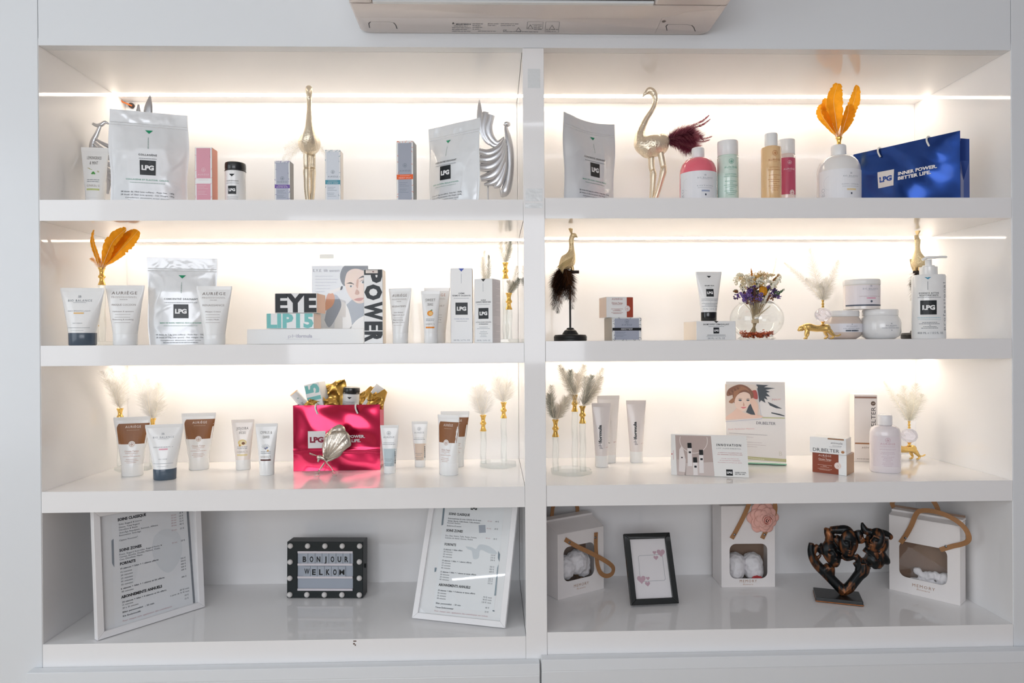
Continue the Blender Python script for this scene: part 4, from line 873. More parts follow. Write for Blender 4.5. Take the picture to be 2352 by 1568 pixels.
# --- eye cream on its white box
wb = carton('wide white carton with black square emblem under the eye cream tube', 1600, 1690, 737, .09, '2r', .085, lambda P, W, H: (P.poly([(-W*.06, H*.998), (W*.06, H*.998), (0, H*.90)], '#17191b'), P.text('BAUME EXPERT DÉMAQUILLANT', 0, H*.785, .0040, '#33373c', bold=.01, w=W*.66), P.tiny(0, H*.70, W*.4, .0014, GRY),
     P.lpg(0, H*.50, .0158), P.tiny(0, H*.245, W*.46, .0016, '#5c6066'), P.tiny(0, H*.185, W*.5, .0011, GRY), P.text('200 ML / 6.7 FL. OZ', 0, H*.05, .0042, '#7b8087', w=W*.44)), rz=7, sidec='#f3e6d6', group='white cartons with black square emblem')
hb2 = at(1640, 737, .09).z-FZ['2r']+.0008
def eye(P, W, H):
    P.tri(0, H*.915, H*.875, W*.09, '#17191b'); P.text('BAUME YEUX', 0, H*.705, .0028, INK, bold=.02, w=W*.36); P.tiny(0, H*.68, W*.2, .001, GRY); P.lpg(0, H*.57, W*.29, nu=6)
    for i, q in enumerate((.62, .62, 0, .6, .4, .6)): P.tiny(0, H*(.44-.03*i), W*q+.001, .0014, '#7d8288')
    P.text('75 ML / 2.54 FL. OZ', 0, H*.225, .0038, '#868b91', w=W*.54)
tube('white eye cream tube with black cap standing on the wide carton', 1602, 1661, 623, .12, '2r', eye, cw=.60, ch=.18, cap='#17191b', rz=3, H=at(1631, 623, .12).z-FZ['2r']-hb2, loc=V((at(1631, 700, .12).x, .132, FZ['2r']+hb2)), caprough=.15)
# --- glass bowl with dried bouquet
pb = at(1738, 780, .155); bl = V((pb.x, .155, FZ['2r']+.0003)); rb = 60*sp(.155); hB = at(1738, 694, .155).z-bl.z
gbw = thing('glass_bowl', 'round glass bowl holding the dried bouquet and orange petals', 'bowl', bl)
prof = [(.001, .0), (rb*.60, 0), (rb*.72, .003)]+[(rb*math.cos(rad(a)), rb*.80+rb*.80*math.sin(rad(a))) for a in range(-55, 66, 10)]+[(rb*.62, hB-.004), (rb*.66, hB)]
inn = [(max(.001, r-.0014), min(z, hB-.0002)+(.0016 if z < .004 else 0)) for r, z in reversed(prof)]
B().lathe(prof+inn, 48, cap0=False, cap1=False).build('bowl_wall', BOWL, gbw, smooth=60)
pet = thing('petal_litter', 'orange dried petals strewn in the bottom of the glass bowl', 'petals', bl+V((0, 0, .003)))
pet['kind'] = 'stuff'
rr = random.Random(5); b_ = [B(), B()]
for i in range(300):
    r_ = rb*.60*math.sqrt(rr.random()); a = rr.uniform(0, 2*PI); z = .002+rr.random()*.012+.012*max(0, r_/rb-.45)/.2; q = b_[i % 2]; L = rr.uniform(.007, .013)
    q.T = Matrix.Translation((r_*math.cos(a), r_*math.sin(a), z)) @ Euler((rr.uniform(-.6, .6), rr.uniform(-.6, .6), rr.uniform(0, 6.3))).to_matrix().to_4x4()
    q.add([(-L/2, 0, 0), (-L*.2, -L*.3, .001), (L*.3, -L*.28, .002), (L/2, 0, .0005), (L*.3, L*.28, .002), (-L*.2, L*.3, .001)], [(0, 1, 2, 3, 4, 5)])
b_[0].build('petals_stuff', mat('#d9601f', .7, noise_=.3), pet)['kind'] = 'stuff'; b_[1].build('petals_stuff', mat('#c04a1a', .7, noise_=.3), pet)['kind'] = 'stuff'
bq = thing('dried_bouquet', 'tied dried flower bouquet of lavender and cream blooms in the bowl', 'bouquet', bl+V((-.004, 0, .018)))
tie = V((0, 0, .033)); rr = random.Random(9); zt_ = hB+.03
b_ = B()
for i in range(46):
    a = rr.uniform(0, 2*PI); r0 = rr.uniform(.001, .011); sp_ = rr.uniform(.0, .034); r1 = .0065*math.sqrt(rr.random())
    e_ = V((sp_*math.cos(a)+.006, sp_*math.sin(a)*.7, .10+rr.uniform(-.01, .02)-sp_*.3)); lo_ = V((-r0*math.cos(a)-.006, -r0*math.sin(a), 0))
    lim = rb*.55; e_.x = max(-lim, min(lim, e_.x)) if e_.z < .07 else e_.x
    b_.tube([lo_, tie+V((r1*math.cos(a), r1*math.sin(a), 0)), (tie+V((e_.x*.45, e_.y*.45, .03))), e_], .0008, 5)
b_.build('flower_stem', mat('#b09a70', .7, noise_=.2), bq)
B().lathe([(.0088, .027), (.0094, .028), (.0094, .036), (.0088, .037)], 20).build('wrap_band', mat('#d9c4a2', .6), bq, smooth=40)
b_ = B()
for i in range(10): b_.tube(spline([(-.008, -.008, .036+i*.0008), (.004+i*.003, -.012, .045+i*.0025), (.018+i*.0022, -.008, .055+i*.0022)], 4), .0006, 5)
b_.build('raffia_tie_thread', mat('#d8c6a4', .8), bq)
def bloom(c, pos, r, kind, m_=None):
    b_ = B(); m_ = m_ or mat(c, .8, noise_=.25, scale=200); rr2 = random.Random(int(pos[0]*9e4+pos[2]*7e4))
    if kind == 'cluster':
        for i in range(16):
            d = V((rr2.gauss(0, 1), rr2.gauss(0, 1), rr2.gauss(0, .8))).normalized()*r*rr2.uniform(.5, 1); b_.ball(V(pos)+d, r*.24, 7, 5)
    elif kind == 'spike':
        ax = V((pos[0]*.9, pos[1]*.5-.01, .05)).normalized()
        for i in range(14):
            t = i/13; b_.ball(V(pos)+ax*(t-.4)*r*4+V((rr2.uniform(-1, 1), rr2.uniform(-1, 1), 0))*r*.18, (r*(.55-.4*t), r*(.55-.4*t), r*.5), 7, 5)
    elif kind == 'bud':
        for i in range(7):
            a = 2*PI*i/7; b_.ball(V(pos)+V((math.cos(a)*r*.4, math.sin(a)*r*.4, 0)), (r*.42, r*.42, r), 8, 6)
    else:
        for i in range(26):
            d = V((rr2.gauss(0, 1), rr2.gauss(0, 1), abs(rr2.gauss(0, 1))+.2)).normalized()*r
            b_.tube([V(pos), V(pos)+d*.6, V(pos)+d], [.0005, .0006, .0009], 4)
    o = b_.build('bloom', m_, bq, smooth=180)
e = sp(.15); J = lambda px, py, y=0: (at(px, py, .155+y)-bq.location)
for px, py, r, kd, c in ((1690, 640, 8, 'cluster', '#efe3cb'), (1700, 632, 8, 'cluster', '#f1e6d0'), (1712, 645, 9, 'cluster', '#ead9ba'), (1703, 655, 9, 'cluster', '#f0e4cd'), (1717, 634, 7, 'cluster', '#efe2c8'), (1735, 640, 9, 'tuft', '#eec27a'), (1748, 632, 11, 'tuft', '#e7cfa2'), (1762, 636, 11, 'tuft', '#dbb98e'), (1744, 648, 10, 'cluster', '#f0e5d2'),
                          (1775, 655, 9, 'cluster', '#ece0c8'), (1782, 648, 7, 'cluster', '#e9dcc2'), (1727, 628, 4.6, 'spike', '#c07a28'), (1782, 638, 4.6, 'spike', '#8a5a26'), (1708, 668, 7, 'spike', '#4a3550'), (1722, 664, 7, 'spike', '#6b4030'), (1733, 672, 7, 'spike', '#5d3d38'),
                          (1753, 668, 12, 'bud', '#c98a1e'), (1698, 678, 8, 'cluster', '#6a4f93'), (1709, 681, 7, 'cluster', '#6f5698'), (1775, 668, 9, 'cluster', '#6a5295'), (1784, 680, 7, 'cluster', '#7a62a4'), (1738, 684, 8, 'cluster', '#77609f'), (1692, 670, 5, 'cluster', '#8a5a34'), (1768, 680, 8, 'tuft', '#e6dcc4'), (1720, 682, 7, 'cluster', '#3c3a52'), (1737, 655, 6, 'bud', '#5b7a5f')):
    bloom(c, J(px, py, rr.uniform(-.02, .01)), r*e, kd)
for i in range(110):
    px, py = 1738+rr.gauss(0, 24), rr.uniform(630, 692); px = max(1690, min(1788, px)); py = min(py, 682) if abs(px-1738) > 30 else py; t_ = (py-630)/62
    cs = (('#efe3cb', '#f3ead8', '#e9d6b0', '#e2b86a') if t_ < .45 else ('#7a62a4', '#6a4f93', '#8c5a38', '#efe4d2', '#4f6a4c', '#54406a'))
    bloom(rr.choice(cs), J(px, py, rr.uniform(-.03, .02)), rr.uniform(5, 8.5)*e, rr.choice(('cluster', 'cluster', 'tuft', 'spike' if t_ > .3 else 'cluster')))
feather([bq.location+V((.02, 0, .06)), at(1778, 620, .15), at(1783, 590, .16)], .008, '#f1ead9', 60, .0007, .2, label='thin cream plume standing up from the dried bouquet', seed=400)
# --- leopards with crystal ball and feathers
def leopard(label, loc, rz, s, flabel, group, tips, k, seed, fc='#f6ece2'):
    T = thing('leopard_figurine', label, 'figurine', loc, rz, 'gold leopard feather holders'); b_ = B(); q = lambda x, z, y=0: (x*s, y*s, z*s)
    b_.tube(spline([q(-40, 32), q(-26, 33), q(-8, 29), q(10, 29), q(22, 29), q(28, 26)], 5), [v[0]*s for v in spline([(8,), (10,), (9,), (9,), (11,), (7,)], 5)], 14)
    b_.ball(q(-46, 29), (8*s, 7*s, 7.5*s), 14, 9); b_.ball(q(-52, 25), (4.5*s, 4.5*s, 4*s), 10, 7)
    for sg in (-1, 1): b_.ball(q(-42, 36, sg*5), (2*s, 1.8*s, 2.4*s), 8, 6)
    for x, y, pts in ((-28, 5, [(0, 26), (2, 14), (-2, 6), (0, 3.6), (-6, 3)]), (-32, -5, [(0, 26), (-4, 14), (-3, 6), (-4, 3.6), (-10, 3)]), (20, 5, [(0, 24), (2, 15), (6, 9), (3, 3.6), (-3, 3)]), (24, -5, [(0, 24), (8, 15), (14, 9), (11, 3.6), (5, 3)])):
        b_.tube(spline([q(x+a, c, y) for a, c in pts], 5), [v[0]*s for v in spline([(6,), (4.2,), (3,), (2.8,), (2.4,)], 5)], 9)
    b_.tube(spline([q(29, 30), q(36, 22), q(42, 12), q(50, 9), q(60, 13)], 6), 2.1*s, 9)
    fused(b_, 'body', mat('#ecc679', .25, .92, bump=.5, scale=220, noise_=.2), T, .0011, 3)
    B().lathe([(6*s, 38*s), (3.5*s, 41*s), (3*s, 43*s), (6*s, 47*s)], 16, cx=12*s).build('ball_mount', GOLD, T, smooth=50)
    g = B(); rB = 21*s; rs = [[(12*s+rB*math.cos(rad(a))*math.cos(2*PI*(j+.5*(i % 2))/10), rB*math.cos(rad(a))*math.sin(2*PI*(j+.5*(i % 2))/10), 65*s+rB*.9*math.sin(rad(a))) for j in range(10)] for i, a in enumerate((-68, -42, -14, 14, 42, 68))]
    g.rings(rs).build('crystal_ball', thin_glass('#fafaff', 1.2, .3), T)
    neck(T, 12*s, 0, 84*s, 18*s/.046*1.08)
    b0 = V(loc)+Matrix.Rotation(rz, 4, 'Z') @ V((12*s, 0, 101*s))
    for i, (px, py, Y, wd) in enumerate(tips):
        e_ = at(px, py, Y); m_ = b0.lerp(e_, .5)+V((.004*(i-1), 0, .006)); feather([b0, m_, e_], wd, fc, 240, .0005, .6, 54, label=flabel, group=group, seed=seed+i)
    return T
pl = at(1880, 779, .115); s_ = sp(.115)
leopard('gold leopard carrying a crystal ball and cream feathers beside the glass bowl', V((pl.x, .115, FZ['2r']+.0003)), rad(0), s_*.88, 'cream feather above the leopard beside the glass bowl', 'cream feathers over the leopard beside the bowl', [(1860, 570, .115, .026), (1800, 602, .1, .016), (1926, 596, .13, .02), (1885, 650, .10, .024), (1850, 640, .12, .022), (1895, 640, .13, .024)], '2r', 420)
# --- cream jars
def jar(label, x0, x1, yt, Y, z, lidf, prof, bodyc, pr, yb=None, H=None):
    p = at((x0+x1)/2, (yt+770)/2, Y); r = (x1-x0)/2*sp(Y); H = H or at((x0+x1)/2, yt, Y).z-z
    T = thing('cream_jar', label, 'jar', (p.x, Y, z), 0, 'white lidded cream jars'); f_ = lambda v: next(((a+(c-a)*(v/H-b_)/(d-b_))*r for (a, b_), (c, d) in zip(prof, prof[1:]) if b_ <= v/H <= d), r)
    B().lathe([(a*r, b_*H) for a, b_ in prof], 40).build('jar_body', mat(bodyc, .18, coat=.5), T, smooth=45)
    a = lidf; B().lathe([(a*r, prof[-1][1]*H+.0002), (a*r*1.015, (prof[-1][1]+.02)*H), (a*r*1.015, .96*H), (a*r*.98, H)], 40).build('lid', mat('#eeedec', .25, coat=.3), T, smooth=40)
    P = Print(T, cyl(lambda v: f_(v)+.0002)); pr(P, r, H); P.done(); return T
JB = [(.66, 0), (.72, .015), (.92, .10), (1, .24), (1, .55), (.95, .66), (.86, .76), (.84, .79)]
def jar_pr(l1, bar, bc, full=False, lab='#e9e8ee'):
    def pr(P, r, H):
        if full:
            P.rect(-r*1.5, H*.10, r*1.5, H*.79, '#ece6ea', 0, 24); P.rect(-r*1.5, H*.105, r*1.5, H*.155, '#4a5362', 1, 24)
            P.balance(r*.05, H*.60, 1.05, '#8d93a0'); P.text(l1, r*.05, H*.405, .0026, '#b59aa6', w=r*1.35); P.rect(-r*.22, H*.345, r*.32, H*.378, bc, 1, 4); P.disc(r*.05, H*.255, .0030, '#55606f', 1)
        else:
            if bc: P.rect(-r*1.45, H*.245, r*1.45, H*.545, lab, 0, 24)
            P.balance(r*.05, H*.40, .72, '#7f8692'); P.text(l1, r*.05, H*.355, .0024, '#7f8692', w=r*.95, l=2)
            if bc: P.rect(-r*.3, H*.27, r*.44, H*.32, bc, 1, 4)
            else: P.disc(r*.05, H*.29, .002, '#6b7482', 1, 3)
    return pr
z2 = FZ['2r']+.0003
jar('squat cream jar with slate bar on its label beside the leopard', 1893, 1976, 714, .17, z2, .86, JB, '#d9c9be', jar_pr('SUIT PEELING CREAM', True, '#46525f'))
jar('squat milky cream jar under the stacked jar', 1978, 2065, 711, .15, z2, .86, JB, '#ecebea', jar_pr('FACIAL MASSAGE CREAM', False, None))
zz_ = max(at(1935, 714, .17).z, at(2020, 711, .15).z)+.0006
jar('straight cream jar with pink and slate bands topmost of the jars', 1940, 2018, 643, .16, zz_, 1., [(.97, 0), (1, .012), (1, .80), (.985, .815)], '#eee7e2', jar_pr('CAMOMILLE CALENDULA MASK', True, '#e59ab4', True))
# --- pump bottle
p = at(2133, 770, .082); r = 36*sp(.06); H = at(2132, 629, .05).z-z2; pm = thing('pump_bottle', 'large white pump bottle with black square emblem in front of the peacock', 'bottle', (p.x, .05+r*.8, z2), rad(-10)); PW = mat(WHT, .18, coat=.4)
B().sup([(r*.97, r*.72, 0), (r, r*.75, .002), (r, r*.75, H-.004), (r*.95, r*.7, H)], 40, 2.3).build('bottle_body', PW, pm, smooth=40)
B().lathe([(r*.52, H), (r*.53, H+.001), (r*.52, H+.021), (r*.36, H+.022), (r*.34, H+.025)], 28).build('collar', PW, pm, smooth=40)
B().lathe([(r*.20, H+.024), (r*.20, H+.040), (r*.22, H+.041)], 20).build('pump_stem', PW, pm, smooth=40)
hd_ = B(); hd_.tube(spline([(-r*.35, .002, H+.040), (-r*.1, 0, H+.046), (r*.3, -.002, H+.046), (r*.75, -.003, H+.0465), (r*1.08, -.004, H+.046)], 5), [(.0035, .0060)]*6+[(.0035, .0064)]*6+[(.0030, .0046)]*8+[(.002, .003)], 12, up=(0, 1, 0)); hd_.build('pump_head', PW, pm, smooth=60)
P = Print(pm, lambda u, v, l: (u, -r*.75*(1-abs(u/r)**2.3)**(1/2.3)-l-.0002, v))
P.poly([(-r*.52, H*.955), (-r*.14, H*.955), (-r*.33, H*.92)], '#2f8fb0'); P.tiny(-r*.33, H*.76, H*.13, .0013, '#6c7278', al='l', rot=90)
P.text('ESSENCE ACTIVE', -r*.24, H*.695, .0042, '#33373c', bold=.01, w=r*1.1, spc=.1); P.text('REHYDRATANTE', -r*.24, H*.66, .0042, '#33373c', bold=.01, w=r*1.05, spc=.1); P.tiny(-r*.2, H*.638, r*1.3, .0016, '#7a7f86')
P.lpg(-r*.28, H*.485, r*.92, nu=6); P.tiny(-r*.22, H*.325, r*1.3, .0016, '#8fc3d2'); P.tiny(-r*.2, H*.297, r*1.3, .0013, '#a9c6cf')
for i, q in enumerate((.85, 1.15, .1, .75, .95)): P.tiny(-r*.22, H*(.25-.022*i), r*q, .0017, '#74797f')
P.text('400 ML ℮ / 13.5 FL. OZ.', -r*.12, H*.075, .0052, '#6d7278', w=r*1.5); P.text('professional', r*.80, H*.13, .0078, '#8b9096', w=H*.74, rot=90, al='l', spc=.1); P.done()
# ------------------------------------------------------------------ third shelves
def Mt(T): return Matrix.Translation(T.location) @ T.rotation_euler.to_matrix().to_4x4()
def lp(T, px, py, yl=0.):
    """the point of the plane y = yl of a thing's own frame that the photograph shows at a pixel"""
    M_ = Mt(T); n = M_.to_3x3() @ V((0, 1, 0)); p0 = M_ @ V((0, yl, 0)); d = ray(px, py); P = CAM+d*((p0-CAM).dot(n)/d.dot(n))
    return M_.inverted() @ P
BRN = '#8c5a33'
def brown(P, W, H):
    w0 = W*.5*.93; pts = []
    def hwid(v): return W*.5*(.60+.40*max(0, min(1, (v/H-.17)/.76)))*.97
    n = 12
    for j in range(n):
        a, b_ = H*(.545+.345*j/n), H*(.545+.345*(j+1)/n); cut = lambda v: max(0, (v/H-.80)/.09)
        for i in range(10):
            f_ = lambda v, t: -hwid(v)*(.90-.16*cut(v)**2)+t*(hwid(v)*(1.97-.16*cut(v)**2))
            P.poly([(f_(a, i/10), a), (f_(a, (i+1)/10), a), (f_(b_, (i+1)/10), b_), (f_(b_, i/10), b_)], BRN)
    P.text('AURIÈGE', W*.04, H*.815, H*.040, '#efe6de', w=W*.42, spc=.1); P.tiny(W*.04, H*.775, W*.34, H*.010, '#b99a80')
    P.disc(W*.02, H*.545, H*.052, '#f1efec', 1); P.emblem(W*.02, H*.545, H*.038, '#b0795f', 2)
    P.text('Chrono Temps', W*.02, H*.415, H*.026, '#b98672', w=W*.38)
    for i, q in enumerate((.34, .1, .46, .3, .36, .26)): P.tiny(W*.02, H*(.39-.027*i-(.02 if i > 2 else 0)), W*q, H*.009, '#c79f90')
tube('white and brown tube with slanting top beside the crystal vase', 260, 345, 957, .20, '3', brown, cw=.60, ch=.19, rz=14, group='white and brown tubes')
tube('white tube with slate blue cap in front of the white and brown tubes', 333, 421, 974, .145, '3', bal_tube('SENSIDERM +', '#eba6b6', 'DAY CREAM'), cw=.62, ch=.20, cap='#4a5968', rz=16)
tube('white and brown tube standing behind the slate capped tube', 416, 495, 948, .285, '3', brown, cw=.60, ch=.19, rz=11, group='white and brown tubes')
def art_avocado(P, W, H):
    P.disc(0, H*.545, W*.19, '#e6cf8e', 1, 16, H*.062); P.disc(W*.03, H*.535, W*.14, '#f1e3b4', 2, 14, H*.048); P.disc(W*.05, H*.53, W*.075, '#7a4a24', 3, 12, H*.028); P.disc(-W*.10, H*.49, W*.05, '#d9a441', 2, 10, H*.018)
def art_cedar(P, W, H):
    for i in range(7): a = rad(25+i*22); P.line([(0, H*.50), (W*.2*math.cos(a), H*.53+H*.08*math.sin(a))], .0007, '#9aa0a2', 1)
    P.disc(W*.06, H*.535, W*.035, '#4d5f9a', 2, 8); P.disc(-W*.02, H*.525, W*.03, '#6c5f8f', 2, 8); P.disc(W*.1, H*.48, W*.045, '#d9b06a', 2, 8, H*.02)
tube('white hand cream tube with avocado picture', 531, 583, 963, .275, '3', hand_tube('JOJOBA', 'AVOCADO', '', '#e6d6a0', art_avocado), cw=.66, ch=.20, rz=8, body='#f0e8e2', group='hand cream tubes')
tube('white hand cream tube with dark brown bar', 586, 637, 972, .19, '3', hand_tube('CYPRUS &', 'CEDARWOOD', '', '#5a2a1f', art_cedar), cw=.68, ch=.21, rz=4, group='hand cream tubes')
def small_au(c):
    def pr(P, W, H):
        P.emblem(-W*.03, H*.835, W*.105, '#8b8f94', 1); P.text('AURIÈGE', -W*.03, H*.735, H*.035, '#8b8f94', w=W*.60, spc=.1); P.line([(-W*.42, H*.66), (W*.36, H*.66)], .0003, '#b8bbbf', 1); P.tiny(-W*.03, H*.635, W*.6, H*.010, '#9a9ea3'); P.tiny(-W*.03, H*.60, W*.7, H*.016, '#9a9ea3')
        P.line([(-W*.42, H*.575), (W*.36, H*.575)], .0003, '#b8bbbf', 1)
        for j in range(8):
            a, b_ = H*(.155+.36*j/8), H*(.155+.36*(j+1)/8); h_ = lambda v: W*.5*(.66+.34*max(0, (v/H-.13)/.8))*.95
            for i in range(8): t0, t1 = -1+i/4, -1+(i+1)/4; P.poly([(t0*h_(a), a), (t1*h_(a), a), (t1*h_(b_), b_), (t0*h_(b_), b_)], c, 0)
        for i, q in enumerate((.42, .3, .5, .36)): P.tiny(-W*.05, H*(.30-.035*i-(.03 if i > 1 else 0)), W*q, H*.010, '#7d868c', l=2)
        P.tiny(W*.33, H*.20, H*.26, .0022, '#3c4348', al='l', rot=90, l=2)
    return pr
tube('small clear tube of pale blue cream beside the red gift bag', 873, 915, 976, .195, '3', small_au('#bccbd1'), cw=.66, ch=.13, group='small clear sample tubes')
tube('small clear tube of beige cream behind the pale blue one', 945, 982, 967, .285, '3', small_au('#dcc9b8'), cw=.66, ch=.13, group='small clear sample tubes')
tube('turned white and brown tube standing foremost before its twin', 1005, 1054, 953, .165, '3', brown, cw=.80, ch=.20, rz=-30, group='white and brown tubes')
tube('white and brown tube partly hidden by its turned twin', 1012, 1077, 944, .285, '3', brown, cw=.62, ch=.19, rz=-4, group='white and brown tubes')
# --- red bag and what sticks out of it
zb3 = FZ['3']+.0003; Wb, db, Hb = .239, .088, at(772, 930, .237).z-FZ['3']
rb_ = carrier('shiny red foil gift bag with white rope handles and gold paper', V((.657, .237+db/2, zb3)), rad(2), Wb, db, Hb, '#c4244c', slogan(.20, -.225, .48, '#8d1836', -.035, .0078), seed=7, fold=.30)
def inbag(px, py, Y): return at(px, py, Y)
def crumple(label, pts, seed):
    """gold tissue: a creased fan between outline points (px, py, Y)"""
    Q = [at(*p) for p in pts]; o = sum(Q, V())/len(Q); n = 16; b_ = B(); rr = random.Random(seed)
    for a, c in zip(Q[:-1:2], Q[1::2]): pass
    A0, A1, C1, C0 = Q[:4]; vs = []
    for j in range(n+1):
        for i in range(n+1):
            s, t = i/n, j/n; p = A0.lerp(A1, s).lerp(C0.lerp(C1, s), t)
            k = V((s*5+seed, t*5, seed)); d = .020*(abs(noise.noise(k*.55))-.2)+.0025*noise.noise(k*1.6); e = .5+.5*t
            vs.append(tuple(p-o+V((d*.4*e, d*e, d*.8*t))))
    b_.add(vs, [(j*(n+1)+i, j*(n+1)+i+1, (j+1)*(n+1)+i+1, (j+1)*(n+1)+i) for j in range(n) for i in range(n)])
    ob = b_.build('tissue_paper', mat('#d0a555', .3, .8, noise_=.1, scale=40), None, smooth=28); ob.location = o; md = ob.modifiers.new('t', 'SOLIDIFY'); md.thickness = .0006
    return tag(ob, label, 'paper', 'gold tissue in the red bag')
crumple('gold tissue paper peak rising between the teal carton and the canister', [(725, 940, .285), (800, 940, .29), (793, 868, .30), (748, 884, .295)], 1)
crumple('dark gold tissue fold lying at the front of the red bag', [(688, 938, .247), (786, 938, .25), (768, 912, .262), (712, 916, .258)], 4)
crumple('gold tissue paper wrapped round the small white tube', [(838, 940, .262), (880, 940, .265), (888, 898, .275), (846, 904, .262)], 8)
crumple('gold tissue paper scrap behind the small white tube', [(815, 940, .30), (870, 935, .305), (862, 886, .31), (826, 902, .305)], 11)
def along(T, pa, pb):
    d = (pb-pa).normalized(); T.rotation_mode = 'QUATERNION'; T.rotation_quaternion = d.to_track_quat('Z', 'Y')
def ctube(label, name, pa, pb, cat):
    T = thing(name, label, cat, pa); T.rotation_euler = (pb-pa).normalized().to_track_quat('Z', 'Y').to_euler(); return T
a_, b_ = at(712, 945, .285), at(675, 902, .27); T = ctube('white cylinder carton leaning out of the red bag', 'cylinder_carton', a_, b_, 'box'); L = (b_-a_).length
B().lathe([(.0125, 0), (.0128, .001), (.0128, L-.001), (.0122, L)], 28).build('cylinder_body', mat('#f0efee', .3), T, smooth=40); B().lathe([(.0124, L), (.0124, L+.001)], 28).build('end_disc', mat('#e5b98e', .4), T)
Mi = T.rotation_euler.to_matrix().inverted(); vd = Mi @ (CAM-a_); a0 = math.atan2(vd.x, -vd.y)
P = Print(T, lambda u, v, l: (math.sin(a0+u/.0128)*(.0128+l), -math.cos(a0+u/.0128)*(.0128+l), v)); P.text('AGELESS', .001, L*.22, .0042, '#5c564e', al='l', rot=90, w=.022); P.disc(-.001, L*.75, .0018, '#8fb5a0', 1); P.done()
lb = carton('white carton with giant teal numerals tilted in the red bag', 0, 100, 0, .27, '3', .040, lambda P, W, H: P.text('P15', W*.47, H*.985, W*.94, TEAL, bold=.05, w=H*.96, al='r', rot=90, l=0, fit=True) and None, W=.046, H=.085, loc=at(737, 947, .275), rz=-14, ry=-13, group='giant-lettered cartons')
P = None
cn = thing('canister', 'white canister with black screw lid peeking from the red bag', 'canister', at(804, 966, .285), 0, ry=rad(3)); canister(cn, .0235, .0965)
a_, b_ = at(828, 950, .272), at(875, 888, .285); T = ctube('small white tube poking out of the red bag with orange print', 'cosmetic_tube', a_, b_, 'tube'); L = (b_-a_).length
Mi = T.rotation_euler.to_matrix().inverted(); vd = Mi @ (CAM-a_); a0 = math.atan2(vd.x, -vd.y)
b1 = B(); b1.T = Matrix.Rotation(a0, 4, 'Z'); b1.sup([(.012, .010, 0), (.0135, .007, L*.5), (.0148, .0035, L*.85), (.015, .0012, L)], 24, 2.05); b1.build('tube_body', mat('#f2f1ef', .25, coat=.3), T, smooth=50)
P = Print(T, lambda u, v, l: tuple(Matrix.Rotation(a0, 3, 'Z') @ V((u, -.0092-l+.006*max(0, v/L-.2), v)))); P.disc(0, L*.36, .004, '#f0a23a', 1); P.disc(.003, L*.30, .0028, '#efbc62', 2); P.disc(.001, L*.40, .0015, '#3f7d3a', 2); P.done()
# --- leaf butterfly
Yb = .172; q0 = fl(752, 1092, FZ['3']); bf = thing('leaf_butterfly', 'silver butterfly ornament with leaf-veined wings before the red bag', 'ornament', (q0.x, Yb, zb3)); SB = mat('#cfc6ba', .3, 1., bump=.55, scale=170, noise_=.15)
c3 = lambda x, y, dy=0.: at(640+x/5.807, 850+y/5.807, Yb+dy)-bf.location
def leaf(name, o, dy, root):
    P_ = spline([tuple(c3(x, y, dy)) for x, y in o+[o[0]]], 5)[:-1]; r0 = c3(*root, dy); m = len(P_); K = 9; b_ = B(); vs = []
    for k in range(K+1):
        for p in P_:
            q = r0.lerp(V(p), k/K); a = math.atan2(q.z-r0.z, q.x-r0.x); vs.append((q.x, q.y-.010*math.sin(PI*k/K)+.0012*math.sin(a*26)*(k/K), q.z))
    b_.add(vs, [(k*m+j, k*m+(j+1) % m, (k+1)*m+(j+1) % m, (k+1)*m+j) for k in range(K) for j in range(m)])
    ob = b_.build(name, SB, bf, smooth=180); md = ob.modifiers.new('t', 'SOLIDIFY'); md.thickness = .0012
    for j in range(0, m, 4):
        e_ = V(P_[j]); B().tube([tuple(r0.lerp(e_, t)+V((0, -.010*math.sin(PI*t)-.001, 0))) for t in (.05, .3, .6, .95)], [.0011, .0009, .0007, .0003], 5).build('wing_vein', SB, bf, smooth=60)
leaf('wing', [(610, 1010), (600, 930), (640, 840), (720, 765), (810, 722), (870, 750), (890, 800), (900, 860), (760, 960)], .012, (640, 1190))
leaf('wing', [(590, 1120), (582, 1010), (625, 880), (720, 815), (830, 805), (925, 835), (968, 985), (930, 1030), (870, 1080), (825, 1140), (740, 1190), (650, 1215)], -.004, (640, 1190))
B().tube([c3(520, 1165), c3(560, 1158), c3(620, 1180), c3(650, 1225)], [.004, .0055, .005, .003], 12).build('body', SB, bf, smooth=60)
B().ball(c3(538, 1160), .006).build('head', SB, bf, smooth=180); B().tube([c3(545, 1180), c3(530, 1200), c3(525, 1222)], [.003, .0028, .0022], 8).build('proboscis', SB, bf, smooth=60)
for dx in (0, 12): B().tube([c3(515, 1140), c3(460, 1120+dx), c3(412, 1103+dx)], [.0007, .0007, .0011], 6).build('antenna', SB, bf, smooth=60)
def toground(v): return V((v.x, v.y, .0036))
for pts, dy in (([(610, 1230), (555, 1310), (540, 1400)], -.006), ([(615, 1230), (575, 1300), (530, 1400)], .016), ([(635, 1230), (700, 1300), (725, 1390)], -.006), ([(640, 1230), (695, 1290), (720, 1380)], .016)):
    L_ = [c3(x, y, dy*i/2) for i, (x, y) in enumerate(pts)]
    for q_ in L_: q_.z = max(q_.z, .010)
    e_ = toground(L_[-1]+V((0, dy, 0))); e_.z = .0062; sg = 1 if pts[-1][0] > 620 else -1
    B().tube(spline([tuple(p) for p in L_+[e_, e_+V((sg*.005, -.002, -.0040)), e_+V((sg*.012, -.003, -.0042))]], 5), .0011, 7).build('leg', SB, bf, smooth=60)
